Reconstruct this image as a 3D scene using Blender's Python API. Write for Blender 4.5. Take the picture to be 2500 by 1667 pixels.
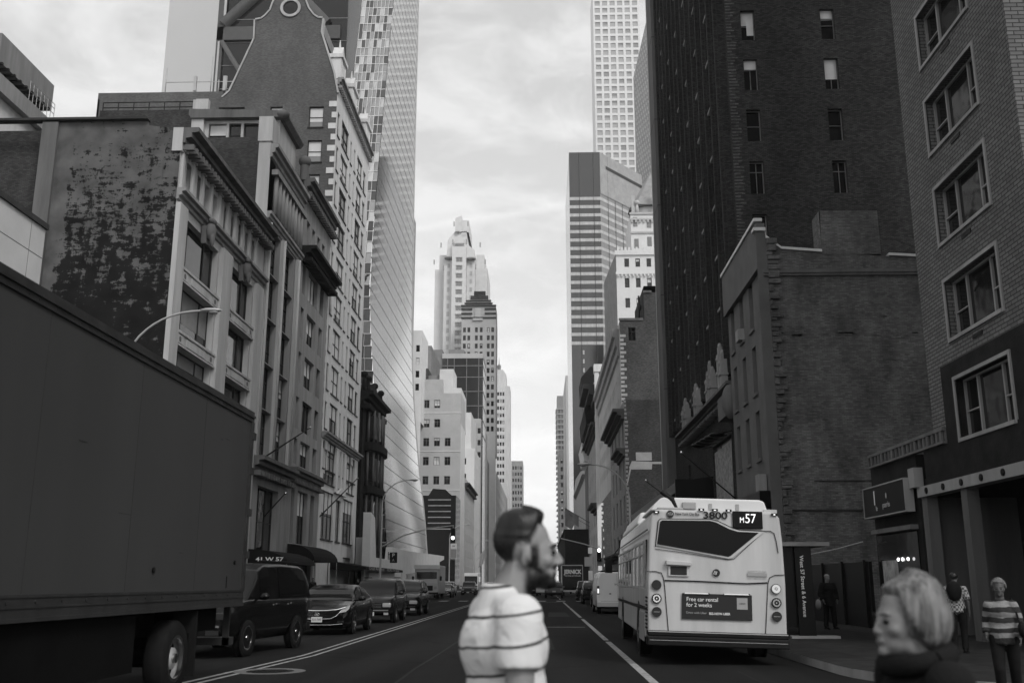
import bpy, bmesh, math, random
from mathutils import Vector, Matrix, noise
random.seed(57)
SC = bpy.context.scene
for o in list(bpy.data.objects): bpy.data.objects.remove(o)
COL = SC.collection
R = math.radians
# ---------------------------------------------------------------- camera
cd = bpy.data.cameras.new('camera'); cam = bpy.data.objects.new('camera', cd); COL.objects.link(cam)
cam.location = (0, 0, 1.5); cam.rotation_euler = (R(90 + 13.611), 0, R(1.649))
cd.lens = 35; cd.sensor_width = 36; cd.clip_start = 0.1; cd.clip_end = 6000
cd.dof.use_dof = True; cd.dof.focus_distance = 60; cd.dof.aperture_fstop = 2.8
SC.camera = cam
# ---------------------------------------------------------------- sky, sun, exposure
SUN_EL, SUN_AZ = 42, 145      # veiled sun over the right shoulder of the camera
w = bpy.data.worlds.new('World'); SC.world = w; w.use_nodes = True
nt = w.node_tree; nt.nodes.clear(); N = nt.nodes.new; LK = nt.links.new
out = N('ShaderNodeOutputWorld'); bg = N('ShaderNodeBackground'); bg.inputs['Strength'].default_value = 0.15
sky = N('ShaderNodeTexSky'); sky.sky_type = 'NISHITA'; sky.sun_disc = False
sky.sun_elevation = R(SUN_EL); sky.sun_rotation = R(SUN_AZ); sky.dust_density = 3; sky.air_density = 1; sky.altitude = 0
bw = N('ShaderNodeRGBToBW'); LK(sky.outputs[0], bw.inputs[0])
tc = N('ShaderNodeTexCoord'); mp = N('ShaderNodeMapping'); mp.inputs['Scale'].default_value = (1, 1, 2.6)
LK(tc.outputs['Generated'], mp.inputs[0])
n1 = N('ShaderNodeTexNoise'); n1.inputs['Scale'].default_value = 8; n1.inputs['Detail'].default_value = 12
n1.inputs['Roughness'].default_value = 0.6; n1.inputs['Distortion'].default_value = 0.35; LK(mp.outputs[0], n1.inputs['Vector'])
rp = N('ShaderNodeValToRGB'); rp.color_ramp.elements[0].position = 0.42; rp.color_ramp.elements[1].position = 0.62
rp.color_ramp.elements[0].color = (0, 0, 0, 1); LK(n1.outputs[0], rp.inputs[0])
# overcast veil: a pale cloud layer mixed over the clear sky
ml = N('ShaderNodeMath'); ml.operation = 'MULTIPLY_ADD'; ml.inputs[1].default_value = 0.3; ml.inputs[2].default_value = 0.52; LK(rp.outputs[0], ml.inputs[0])
mx = N('ShaderNodeMix'); mx.data_type = 'FLOAT'; LK(ml.outputs[0], mx.inputs[0]); LK(bw.outputs[0], mx.inputs[2]); mx.inputs[3].default_value = 5.3
sz = N('ShaderNodeSeparateXYZ'); LK(tc.outputs['Generated'], sz.inputs[0])      # bright milky air towards the horizon
ct = N('ShaderNodeVectorMath'); ct.operation = 'DOT_PRODUCT'; ct.inputs[1].default_value = (0.148, 0.357, -0.922); LK(tc.outputs['Generated'], ct.inputs[0])      # a thin old vapour trail
n2_ = N('ShaderNodeMath'); n2_.operation = 'MULTIPLY_ADD'; n2_.inputs[1].default_value = .02; n2_.inputs[2].default_value = -.01; LK(n1.outputs[0], n2_.inputs[0])
c1_ = N('ShaderNodeMath'); LK(ct.outputs['Value'], c1_.inputs[0]); LK(n2_.outputs[0], c1_.inputs[1]); c2_ = N('ShaderNodeMath'); c2_.operation = 'ABSOLUTE'; LK(c1_.outputs[0], c2_.inputs[0])
c3_ = N('ShaderNodeMapRange'); c3_.inputs[1].default_value = 0; c3_.inputs[2].default_value = .0055; c3_.inputs[3].default_value = .32; c3_.inputs[4].default_value = 0; LK(c2_.outputs[0], c3_.inputs[0])
mx2 = N('ShaderNodeMix'); mx2.data_type = 'FLOAT'; LK(c3_.outputs[0], mx2.inputs[0]); LK(mx.outputs[0], mx2.inputs[2]); mx2.inputs[3].default_value = 5.8
hz_ = N('ShaderNodeMapRange'); hz_.inputs[1].default_value = 0.0; hz_.inputs[2].default_value = 0.55; hz_.inputs[3].default_value = 1.3; hz_.inputs[4].default_value = 1.0; hz_.interpolation_type = 'SMOOTHSTEP'; LK(sz.outputs[2], hz_.inputs[0])
hm_ = N('ShaderNodeMath'); hm_.operation = 'MULTIPLY'; LK(mx2.outputs[0], hm_.inputs[0]); LK(hz_.outputs[0], hm_.inputs[1])
LK(hm_.outputs[0], bg.inputs['Color']); LK(bg.outputs[0], out.inputs[0])
sd = bpy.data.lights.new('sun', 'SUN'); sd.energy = 1.3; sd.angle = R(18); sd.color = (1, 0.985, 0.97)
sun = bpy.data.objects.new('sun', sd); COL.objects.link(sun)
sv = Vector((math.sin(R(SUN_AZ)) * math.cos(R(SUN_EL)), math.cos(R(SUN_AZ)) * math.cos(R(SUN_EL)), math.sin(R(SUN_EL))))
sun.rotation_euler = sv.to_track_quat('Z', 'Y').to_euler(); sun.location = sv * 400
SC.view_settings.view_transform = 'Standard'; SC.view_settings.look = 'None'; SC.view_settings.exposure = 0.3; SC.view_settings.gamma = 1
# ---------------------------------------------------------------- materials
MATS = {}
def nodes(name):
    m = bpy.data.materials.new(name); m.use_nodes = True
    t = m.node_tree; p = t.nodes['Principled BSDF']; MATS[name] = m
    return m, t, p
def G(v): return (v, v, v, 1)
def mat(name, col, rough=.8, var=.25, scale=1.2, bump=.15, metal=0, spec=.12, coat=0, streak=0, bscale=None):
    """plain surface with soft blotches, optional vertical dirt streaks and fine bump"""
    m, t, p = nodes(name); nn = t.nodes.new; lk = t.links.new
    p.inputs['Roughness'].default_value = rough; p.inputs['Metallic'].default_value = metal
    p.inputs['Specular IOR Level'].default_value = spec
    if coat: p.inputs['Coat Weight'].default_value = coat; p.inputs['Coat Roughness'].default_value = .05
    g = nn('ShaderNodeNewGeometry'); mpn = nn('ShaderNodeMapping'); lk(g.outputs['Position'], mpn.inputs[0])
    mpn.inputs['Scale'].default_value = (1, 1, .12 if streak else 1)
    a = nn('ShaderNodeTexNoise'); a.inputs['Scale'].default_value = scale; a.inputs['Detail'].default_value = 7; a.inputs['Roughness'].default_value = .62
    lk(mpn.outputs[0], a.inputs['Vector'])
    r = nn('ShaderNodeMapRange'); r.inputs[1].default_value = .3; r.inputs[2].default_value = .7
    r.inputs[3].default_value = col * (1 - var); r.inputs[4].default_value = col * (1 + var); lk(a.outputs[0], r.inputs[0])
    lk(r.outputs[0], p.inputs['Base Color'])
    if bump:
        b = nn('ShaderNodeBump'); b.inputs['Strength'].default_value = bump; b.inputs['Distance'].default_value = .02
        c = nn('ShaderNodeTexNoise'); c.inputs['Scale'].default_value = bscale or scale * 12; c.inputs['Detail'].default_value = 5
        lk(g.outputs['Position'], c.inputs['Vector']); lk(c.outputs[0], b.inputs['Height']); lk(b.outputs[0], p.inputs['Normal'])
    return m
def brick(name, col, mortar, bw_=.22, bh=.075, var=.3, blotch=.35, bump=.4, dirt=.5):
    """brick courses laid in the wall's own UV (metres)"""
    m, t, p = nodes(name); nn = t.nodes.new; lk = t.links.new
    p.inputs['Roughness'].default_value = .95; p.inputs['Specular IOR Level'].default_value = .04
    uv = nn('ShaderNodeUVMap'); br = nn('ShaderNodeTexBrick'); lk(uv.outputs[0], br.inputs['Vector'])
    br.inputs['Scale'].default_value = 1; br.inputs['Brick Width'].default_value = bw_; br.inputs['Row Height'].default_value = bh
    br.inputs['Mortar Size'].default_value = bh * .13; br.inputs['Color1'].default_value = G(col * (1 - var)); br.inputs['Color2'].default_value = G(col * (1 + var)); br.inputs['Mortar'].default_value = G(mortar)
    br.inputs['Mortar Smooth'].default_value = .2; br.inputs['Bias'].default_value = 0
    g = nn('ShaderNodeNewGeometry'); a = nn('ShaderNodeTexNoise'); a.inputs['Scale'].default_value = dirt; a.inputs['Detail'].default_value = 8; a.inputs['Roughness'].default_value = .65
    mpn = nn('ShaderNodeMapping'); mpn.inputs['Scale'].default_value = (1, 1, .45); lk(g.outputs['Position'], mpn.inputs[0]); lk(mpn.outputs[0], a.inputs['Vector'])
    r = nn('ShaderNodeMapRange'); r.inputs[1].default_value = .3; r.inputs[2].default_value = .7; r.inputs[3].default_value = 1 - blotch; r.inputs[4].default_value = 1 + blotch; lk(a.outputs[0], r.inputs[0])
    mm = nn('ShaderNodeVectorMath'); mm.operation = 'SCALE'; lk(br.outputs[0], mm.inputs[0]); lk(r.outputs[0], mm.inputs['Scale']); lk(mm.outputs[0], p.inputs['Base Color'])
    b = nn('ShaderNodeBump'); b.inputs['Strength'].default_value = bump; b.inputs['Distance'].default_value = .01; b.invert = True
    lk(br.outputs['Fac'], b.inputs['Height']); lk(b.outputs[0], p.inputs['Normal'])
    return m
def peel(name):
    """old light render peeling off dark brick"""
    m, t, p = nodes(name); nn = t.nodes.new; lk = t.links.new
    p.inputs['Roughness'].default_value = .95; p.inputs['Specular IOR Level'].default_value = .1
    uv = nn('ShaderNodeUVMap'); mpn = nn('ShaderNodeMapping'); mpn.inputs['Scale'].default_value = (1.7, .75, 1); lk(uv.outputs[0], mpn.inputs[0])
    a1 = nn('ShaderNodeTexNoise'); a1.inputs['Scale'].default_value = 1.0; a1.inputs['Detail'].default_value = 10; a1.inputs['Roughness'].default_value = .72; lk(mpn.outputs[0], a1.inputs['Vector'])
    mp2 = nn('ShaderNodeMapping'); mp2.inputs['Scale'].default_value = (.9, 2.6, 1); mp2.inputs['Location'].default_value = (7, 3, 0); lk(uv.outputs[0], mp2.inputs[0])
    a2_ = nn('ShaderNodeTexNoise'); a2_.inputs['Scale'].default_value = 1.3; a2_.inputs['Detail'].default_value = 10; a2_.inputs['Roughness'].default_value = .75; lk(mp2.outputs[0], a2_.inputs['Vector'])
    a = nn('ShaderNodeMix'); a.data_type = 'FLOAT'; a.inputs[0].default_value = .5; lk(a1.outputs[0], a.inputs[2]); lk(a2_.outputs[0], a.inputs[3])
    sp = nn('ShaderNodeSeparateXYZ'); lk(uv.outputs[0], sp.inputs[0])
    # more paint is gone lower down
    h = nn('ShaderNodeMapRange'); h.inputs[1].default_value = 12; h.inputs[2].default_value = 26.5; h.inputs[3].default_value = .13; h.inputs[4].default_value = -.045; lk(sp.outputs['Y'], h.inputs[0])
    ad = nn('ShaderNodeMath'); lk(a.outputs[0], ad.inputs[0]); lk(h.outputs[0], ad.inputs[1])
    # keeps its render near both ends of the wall
    ed = nn('ShaderNodeMapRange'); ed.inputs[1].default_value = -27.0; ed.inputs[2].default_value = -26.0; ed.inputs[3].default_value = -.25; ed.inputs[4].default_value = 0; lk(sp.outputs['X'], ed.inputs[0])
    ad2 = nn('ShaderNodeMath'); lk(ad.outputs[0], ad2.inputs[0]); lk(ed.outputs[0], ad2.inputs[1])
    rr = nn('ShaderNodeValToRGB'); rr.color_ramp.elements[0].position = .505; rr.color_ramp.elements[1].position = .535
    rr.color_ramp.elements[0].color = G(.095); rr.color_ramp.elements[1].color = G(.012); lk(ad2.outputs[0], rr.inputs[0])
    c = nn('ShaderNodeTexNoise'); c.inputs['Scale'].default_value = .8; c.inputs['Detail'].default_value = 10; lk(uv.outputs[0], c.inputs['Vector'])
    r = nn('ShaderNodeMapRange'); r.inputs[1].default_value = .3; r.inputs[2].default_value = .7; r.inputs[3].default_value = .65; r.inputs[4].default_value = 1.35; lk(c.outputs[0], r.inputs[0])
    mm = nn('ShaderNodeVectorMath'); mm.operation = 'SCALE'; lk(rr.outputs[0], mm.inputs[0]); lk(r.outputs[0], mm.inputs['Scale']); lk(mm.outputs[0], p.inputs['Base Color'])
    b = nn('ShaderNodeBump'); b.inputs['Strength'].default_value = .6; b.inputs['Distance'].default_value = .03; lk(rr.outputs[0], b.inputs['Height']); lk(b.outputs[0], p.inputs['Normal'])
    return m
def glass(name, base=.02, rough=.06, ior=1.8, metal=0, wave=.04, wscale=.8, col=None, seam=None):
    m, t, p = nodes(name); nn = t.nodes.new; lk = t.links.new
    p.inputs['Base Color'].default_value = G(base); p.inputs['Roughness'].default_value = rough; p.inputs['IOR'].default_value = ior; p.inputs['Metallic'].default_value = metal
    g = nn('ShaderNodeNewGeometry'); a = nn('ShaderNodeTexNoise'); a.inputs['Scale'].default_value = wscale; a.inputs['Detail'].default_value = 2; lk(g.outputs['Position'], a.inputs['Vector'])
    b = nn('ShaderNodeBump'); b.inputs['Strength'].default_value = wave; b.inputs['Distance'].default_value = .3; lk(a.outputs[0], b.inputs['Height']); lk(b.outputs[0], p.inputs['Normal'])
    return m
def emit(name, s, col=1):
    m, t, p = nodes(name); p.inputs['Base Color'].default_value = G(.5); p.inputs['Emission Color'].default_value = G(col); p.inputs['Emission Strength'].default_value = s
    return m
# ---------------------------------------------------------------- mesh builder
class MB:
    def __init__(s): s.v = []; s.f = []; s.m = []; s.uv = []; s.sm = []
    def face(s, pts, mi=0, uv=None, smooth=False):
        i = len(s.v); pts = [tuple(p) for p in pts]; s.v += pts; s.f.append(tuple(range(i, i + len(pts)))); s.m.append(mi); s.sm.append(smooth)
        if uv is None: uv = s.auto(pts)
        s.uv.append(uv)
    @staticmethod
    def auto(pts):
        a, b, c = Vector(pts[0]), Vector(pts[1]), Vector(pts[2]); n = (b - a).cross(c - a)
        if n.length < 1e-12 and len(pts) > 3: n = (c - a).cross(Vector(pts[3]) - a)
        x, y, z = abs(n.x), abs(n.y), abs(n.z)
        if z >= x and z >= y: return [(p[0], p[1]) for p in pts]
        if x >= y: return [(p[1], p[2]) for p in pts]
        return [(p[0], p[2]) for p in pts]
    def box(s, x0, x1, y0, y1, z0, z1, mi=0, skip=''):
        a = [(x0, y0, z0), (x1, y0, z0), (x1, y1, z0), (x0, y1, z0), (x0, y0, z1), (x1, y0, z1), (x1, y1, z1), (x0, y1, z1)]
        F = {'b': (3, 2, 1, 0), 't': (4, 5, 6, 7), 'f': (0, 1, 5, 4), 'r': (1, 2, 6, 5), 'k': (2, 3, 7, 6), 'l': (3, 0, 4, 7)}
        for k, q in F.items():
            if k not in skip: s.face([a[i] for i in q], mi)
    def mbox(s, M, sx, sy, sz, mi=0):
        a = [M @ Vector((x * sx / 2, y * sy / 2, z * sz / 2)) for z in (-1, 1) for y in (-1, 1) for x in (-1, 1)]
        for q in ((2, 3, 1, 0), (4, 5, 7, 6), (0, 1, 5, 4), (1, 3, 7, 5), (3, 2, 6, 7), (2, 0, 4, 6)): s.face([a[i] for i in q], mi)
    def bar(s, p, q, r, r2=None, n=8, mi=0, cap=True, smooth=True):
        p, q = Vector(p), Vector(q); r2 = r if r2 is None else r2; d = (q - p).normalized()
        u = d.orthogonal().normalized(); v = d.cross(u)
        A = [p + (u * math.cos(t) + v * math.sin(t)) * r for t in [2 * math.pi * k / n for k in range(n)]]
        B = [q + (u * math.cos(t) + v * math.sin(t)) * r2 for t in [2 * math.pi * k / n for k in range(n)]]
        s.grid([A + [A[0]], B + [B[0]]], mi, smooth)
        if cap:
            if r > 1e-6: s.face(A[::-1], mi)
            if r2 > 1e-6: s.face(B, mi)
    def tube(s, path, r, n=8, mi=0):
        P = [Vector(p) for p in path]; rs = r if isinstance(r, (list, tuple)) else [r] * len(P)
        rows = []; u = None
        for i, p in enumerate(P):
            d = (P[min(i + 1, len(P) - 1)] - P[max(i - 1, 0)]).normalized()
            if u is None: u = d.orthogonal().normalized()
            u = (u - d * u.dot(d)).normalized(); v = d.cross(u)
            ring = [p + (u * math.cos(t) + v * math.sin(t)) * rs[i] for t in [2 * math.pi * k / n for k in range(n)]]
            rows.append(ring + [ring[0]])
        s.grid(rows, mi, True); s.face(rows[0][:-1][::-1], mi); s.face(rows[-1][:-1], mi)
    def grid(s, rows, mi=0, smooth=True, flip=False):
        i0 = len(s.v); n = len(rows[0])
        for r in rows: s.v += [tuple(p) for p in r]
        for i in range(len(rows) - 1):
            for j in range(n - 1):
                q = (i0 + i * n + j, i0 + i * n + j + 1, i0 + (i + 1) * n + j + 1, i0 + (i + 1) * n + j)
                if flip: q = q[::-1]
                s.f.append(q); s.m.append(mi); s.sm.append(smooth); s.uv.append(s.auto([s.v[k] for k in q]))
    def prism(s, poly, y0, y1, axis='y', mi=0):
        """poly in the plane across the axis, extruded"""
        if axis == 'y': f = lambda a, b, t: (a, t, b)
        elif axis == 'x': f = lambda a, b, t: (t, a, b)
        else: f = lambda a, b, t: (a, b, t)
        A = [f(a, b, y0) for a, b in poly]; B = [f(a, b, y1) for a, b in poly]; n = len(poly)
        s.face(A, mi); s.face(B[::-1], mi)
        for i in range(n): s.face([A[i], B[i], B[(i + 1) % n], A[(i + 1) % n]][::-1], mi)
    def ell(s, c, r, n=16, k=10, mi=0, M=None):
        rows = []
        for i in range(k + 1):
            ph = -math.pi / 2 + math.pi * i / k
            row = []
            for j in range(n + 1):
                th = 2 * math.pi * j / n
                q = Vector((r[0] * math.cos(ph) * math.cos(th), r[1] * math.cos(ph) * math.sin(th), r[2] * math.sin(ph)))
                if M: q = M @ q
                row.append(Vector(c) + q)
            rows.append(row)
        s.grid(rows, mi, True)
    def disc(s, c, n, r, k=24, mi=0, r0=0, th=0):
        c, n = Vector(c), Vector(n).normalized(); u = n.orthogonal().normalized(); v = n.cross(u)
        P = lambda rr, o=0: [c + n * o + (u * math.cos(2 * math.pi * i / k) + v * math.sin(2 * math.pi * i / k)) * rr for i in range(k + 1)]
        if r0: s.grid([P(r, th), P(r0, th)], mi, False)
        else: s.face(P(r, th)[:-1], mi)
        if th:
            s.grid([P(r), P(r, th)], mi, True)
            if r0: s.grid([P(r0, th), P(r0)], mi, True)
    def add(s, o, M=None, mmap=None):
        i = len(s.v); s.v += [tuple(M @ Vector(p)) if M else p for p in o.v]
        s.f += [tuple(k + i for k in f) for f in o.f]; s.m += [mmap[k] if mmap else k for k in o.m]; s.uv += o.uv; s.sm += o.sm
    def mesh(s, name, mats, off=(0, 0, 0)):
        me = bpy.data.meshes.new(name); ox, oy, oz = off
        me.from_pydata([(a - ox, b - oy, c - oz) for a, b, c in s.v], [], s.f)
        for m in (mats if isinstance(mats, (list, tuple)) else [mats]): me.materials.append(MATS[m] if isinstance(m, str) else m)
        l = me.uv_layers.new(name='UVMap'); k = 0; flat = []
        for u in s.uv:
            for a in u: flat += [a[0], a[1]]
        l.data.foreach_set('uv', flat); me.polygons.foreach_set('material_index', s.m); me.polygons.foreach_set('use_smooth', s.sm); me.update()
        return me
    def build(s, name, mats, parent=None, off=None, weld=False, bevel=0, seg=2, subd=0):
        if off is None: off = tuple(parent.location) if parent is not None and parent.get('_abs') else (0, 0, 0)
        me = s.mesh(name, mats, off)
        if weld or bevel or subd:
            b = bmesh.new(); b.from_mesh(me); bmesh.ops.remove_doubles(b, verts=b.verts, dist=1e-4); bmesh.ops.recalc_face_normals(b, faces=b.faces)
            b.to_mesh(me); b.free()
        o = bpy.data.objects.new(name, me); COL.objects.link(o)
        if parent is not None: o.parent = parent
        if bevel: md = o.modifiers.new('bevel', 'BEVEL'); md.width = bevel; md.segments = seg; md.limit_method = 'ANGLE'; md.angle_limit = R(35)
        if subd: md = o.modifiers.new('sub', 'SUBSURF'); md.levels = subd; md.render_levels = subd
        return o
def pieces(m, gap=.03):
    """separate pieces of a builder (touching pieces stay together)"""
    n = len(m.f); bb = []
    par = {}
    def find(a):
        while par[a] != a: par[a] = par[par[a]]; a = par[a]
        return a
    key = {}
    for i in range(n): par[i] = i
    for i, f in enumerate(m.f):
        for v in f:
            q = tuple(round(c, 3) for c in m.v[v])
            if q in key: par[find(i)] = find(key[q])
            else: key[q] = i
    G_ = {}
    for i in range(n): G_.setdefault(find(i), []).append(i)
    gs = []
    for g in G_.values():
        P = [m.v[v] for i in g for v in m.f[i]]; gs.append([g, [min(p[k] for p in P) for k in range(3)], [max(p[k] for p in P) for k in range(3)]])
    ch = len(gs) < 400
    while ch:
        ch = False
        for a in range(len(gs)):
            for b in range(len(gs) - 1, a, -1):
                A, B_ = gs[a], gs[b]
                if all(A[1][k] - gap <= B_[2][k] and B_[1][k] - gap <= A[2][k] for k in range(3)):
                    A[0] += B_[0]; A[1] = [min(x, y) for x, y in zip(A[1], B_[1])]; A[2] = [max(x, y) for x, y in zip(A[2], B_[2])]; gs.pop(b); ch = True
    out_ = []
    for g, _, _ in gs:
        q = MB()
        for i in g: q.face([m.v[v] for v in m.f[i]], m.m[i], m.uv[i], m.sm[i])
        out_.append(q)
    return out_
def tag(o, label=None, cat=None, group=None, kind=None):
    if label: o['label'] = label
    if cat: o['category'] = cat
    if group: o['group'] = group
    if kind: o['kind'] = kind
    return o
def thing(name, label, cat, loc=(0, 0, 0), rz=0, group=None, absolute=False):
    """an Empty at the thing's base; absolute=True: its parts are given in world metres"""
    o = bpy.data.objects.new(name, None); COL.objects.link(o); o.location = loc; o.rotation_euler = (0, 0, R(rz)); o.empty_display_size = .3
    if absolute: o['_abs'] = 1
    return tag(o, label, cat, group)
def kids(o): return [c for c in bpy.data.objects if c.parent == o]
def copy_tree(o, parent=None):
    c = o.copy(); COL.objects.link(c)
    if parent is not None: c.parent = parent
    for k in kids(o): copy_tree(k, c)
    return c
def text(s, parent, matname, loc, rot=(90, 0, 0), size=.2, width=None, depth=.004, align='CENTER', spacing=1, bold=0, name='lettering', shear=0):
    """writing as real mesh letters; width squeezes it to that many metres"""
    cu = bpy.data.curves.new('t', 'FONT'); cu.body = s; cu.size = size; cu.extrude = depth; cu.align_x = align; cu.align_y = 'CENTER'; cu.space_character = spacing; cu.offset = bold; cu.shear = shear
    t = bpy.data.objects.new('t', cu); COL.objects.link(t); bpy.context.view_layer.update()
    me = bpy.data.meshes.new_from_object(t.evaluated_get(bpy.context.evaluated_depsgraph_get())); bpy.data.objects.remove(t)
    me.materials.clear(); me.materials.append(MATS[matname]); me.name = name
    if width and len(me.vertices):
        xs = [v.co.x for v in me.vertices]; k = width / (max(xs) - min(xs))
        for v in me.vertices: v.co.x *= k
    o = bpy.data.objects.new(name, me); COL.objects.link(o); o.location = loc; o.rotation_euler = tuple(R(a) for a in rot)
    if parent is not None:
        o.parent = parent
        if parent.get('_abs'): o.location = Vector(loc) - parent.location
    return o
# ---------------------------------------------------------------- palette (real-world albedos, all grey: the photograph is black and white)
peel('peeling_render')
brick('brick_dark', .055, .03); brick('brick_dark_plain', .07, .045, blotch=.3)
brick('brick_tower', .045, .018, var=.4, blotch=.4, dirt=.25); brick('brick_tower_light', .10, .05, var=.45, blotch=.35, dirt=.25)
brick('brick_blank', .125, .095, var=.28, blotch=.5, dirt=.8, bump=.8)
brick('brick_corner', .14, .045, var=.15, blotch=.12, bw_=.3, bh=.1, bump=.6)
brick('brick_mid', .09, .055, var=.35, blotch=.3, dirt=.2); brick('brick_gable', .12, .09, var=.2, blotch=.25, dirt=.3)
mat('limestone', .42, streak=1, var=.2); mat('limestone_light', .62, streak=1, var=.12); mat('limestone_grey', .26, streak=1, var=.25)
mat('limestone_dark', .12, streak=1, var=.3); mat('stone_white', .6, var=.07, scale=.3, bump=0); mat('stone_pale', .42, var=.1, scale=.3, bump=0)
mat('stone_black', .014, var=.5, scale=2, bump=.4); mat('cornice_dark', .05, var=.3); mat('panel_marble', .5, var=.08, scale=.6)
mat('travertine', .62, var=.08, scale=.7); mat('facade_grey', .3, var=.15, scale=.4); mat('facade_mid', .2, var=.2, scale=.4)
mat('render_grey', .12, var=.15, scale=.8); mat('render_light', .42, var=.15, scale=.8); mat('dark_metal', .015, rough=.4, bump=0); mat('black_paint', .006, rough=.35, bump=0)
mat('frame_dark', .035, rough=.5, bump=0); mat('undercarriage', .006, spec=.05)
mat('frame_light', .45, rough=.6, bump=0); mat('frame_mid', .16, rough=.6, bump=0)
mat('blind', .62, rough=.9, var=.08, bump=0); mat('blind_grey', .25, rough=.9, var=.15, bump=0)
mat('white_mullion', .75, rough=.5, var=.05, bump=0)
glass('window_glass', .01, .05, 1.5); glass('dark_glass', .01, .08, 1.5, wave=.02); glass('tower_glass', .16, .12, 1.9, wave=.02); glass('pale_glass', .45, .2, 1.8, wave=0)
glass('mirror_glass', .62, .06, 1.5, metal=1, wave=.008, wscale=.3)
glass('mirror_dark', .38, .03, 1.5, metal=1, wave=.12, wscale=1.2)
mat('steel_brace', .09, rough=.5, var=.1, bump=0); mat('galvanised', .42, rough=.45, metal=.4, var=.1, bump=0)
mat('roof_slate', .3, var=.2, scale=.5, bump=0); mat('truck_paint', .045, rough=.34, var=.16, scale=.5, bump=.08, bscale=1.5, streak=1, spec=.2); mat('truck_rail', .03, rough=.45, var=.3, scale=3, bump=0)
mat('rubber', .01, rough=.85, var=.3, scale=8, bump=.2); mat('chrome', .75, rough=.12, metal=1, var=.05, bump=0); mat('alloy', .5, rough=.25, metal=1, var=.1, bump=0)
mat('bus_white', .43, rough=.34, var=.2, scale=1.5, bump=0, streak=1, coat=.3); mat('bus_roof', .58, rough=.35, var=.05, bump=0); mat('bus_grey', .3, rough=.4, var=.1, bump=0)
for n_, v_ in (('car_black', .004), ('car_dark', .010), ('car_grey', .12), ('car_silver', .35), ('car_white', .6), ('van_cream', .55)):
    mat(n_, v_, rough=.22, var=.05, bump=0, coat=.12, spec=.2)
glass('car_glass', .006, .04, 1.32, wave=0); glass('bus_window', .004, .12, 1.22, wave=0); glass('lamp_glass', .3, .12, 1.5, wave=.3, wscale=20)
mat('paint_white', .26, var=.45, scale=6, bump=.1); mat('lettering_white', .75, var=.03, bump=0); mat('lettering_black', .02, var=.03, bump=0); mat('ad_grey', .028, var=.05, bump=0, rough=.4); mat('lettering_grey', .35, var=.03, bump=0)
mat('plastic_black', .01, rough=.5, bump=0); mat('plate', .45, var=.05, bump=0, rough=.5)
emit('lit_white', 3.0); emit('lit_soft', .8); emit('lit_sign', .75); emit('lit_faint', .28)
def skin_stubble():
    m = mat('skin_stubble', .22, rough=.5, var=.08, scale=14, bump=.05, spec=.3); t = m.node_tree; p = t.nodes['Principled BSDF']; src = p.inputs['Base Color'].links[0].from_socket
    at = t.nodes.new('ShaderNodeAttribute'); at.attribute_name = 'stubble'; ns = t.nodes.new('ShaderNodeTexNoise'); ns.inputs['Scale'].default_value = 160; tc_ = t.nodes.new('ShaderNodeTexCoord'); t.links.new(tc_.outputs['Object'], ns.inputs['Vector'])
    ad = t.nodes.new('ShaderNodeMath'); ad.operation = 'MULTIPLY_ADD'; ad.inputs[1].default_value = .3; ad.inputs[2].default_value = -.15; t.links.new(ns.outputs[0], ad.inputs[0])
    a2 = t.nodes.new('ShaderNodeMath'); a2.use_clamp = True; t.links.new(at.outputs['Fac'], a2.inputs[0]); t.links.new(ad.outputs[0], a2.inputs[1])
    x = t.nodes.new('ShaderNodeMix'); x.data_type = 'RGBA'; t.links.new(a2.outputs[0], x.inputs[0]); t.links.new(src, x.inputs[6]); x.inputs[7].default_value = G(.006); t.links.new(x.outputs[2], p.inputs['Base Color'])
skin_stubble()
mat('skin', .17, rough=.5, var=.08, scale=14, bump=.05, spec=.35); mat('skin_dark', .08, rough=.5, var=.1, scale=14, bump=0)
glass('tower_dark', .02, .12, 1.7, wave=.01)
mat('tower_side', .24, var=.05, bump=0)
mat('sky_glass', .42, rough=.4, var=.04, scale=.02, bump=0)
glass('grid_glass', .3, .2, 1.8, wave=.01)
def strands(name, a, b, sc=(70, 70, 7)):
    m, t, p = nodes(name); nn = t.nodes.new; lk = t.links.new; tc_ = nn('ShaderNodeTexCoord'); mp_ = nn('ShaderNodeMapping'); mp_.inputs['Scale'].default_value = sc; lk(tc_.outputs['Object'], mp_.inputs[0])
    ns = nn('ShaderNodeTexNoise'); ns.inputs['Scale'].default_value = 1; ns.inputs['Detail'].default_value = 6; ns.inputs['Distortion'].default_value = .6; lk(mp_.outputs[0], ns.inputs['Vector'])
    r_ = nn('ShaderNodeMapRange'); r_.inputs[1].default_value = .3; r_.inputs[2].default_value = .7; r_.inputs[3].default_value = a; r_.inputs[4].default_value = b; lk(ns.outputs[0], r_.inputs[0]); lk(r_.outputs[0], p.inputs['Base Color'])
    bp_ = nn('ShaderNodeBump'); bp_.inputs['Strength'].default_value = .6; bp_.inputs['Distance'].default_value = .004; lk(ns.outputs[0], bp_.inputs['Height']); lk(bp_.outputs[0], p.inputs['Normal']); p.inputs['Roughness'].default_value = .42; p.inputs['Specular IOR Level'].default_value = .3
strands('hair_dark', .004, .014); strands('hair_blond', .025, .2); mat('beard', .05, rough=.7, var=.5, scale=90, bump=.6, bscale=220)
mat('lip', .16, rough=.4, var=.1, bump=0); mat('cloth_black', .01, rough=.95, var=.3, scale=8, bump=.3); mat('cloth_jeans', .035, rough=.95, var=.3, scale=8); mat('eye_dark', .015, rough=.15, bump=0); mat('headscarf', .14, rough=.9, var=.5, scale=22, bump=.4)
mat('banner', .5, var=.15, scale=2, bump=0); mat('water_tank', .22, var=.3, scale=1, streak=1)
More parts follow.
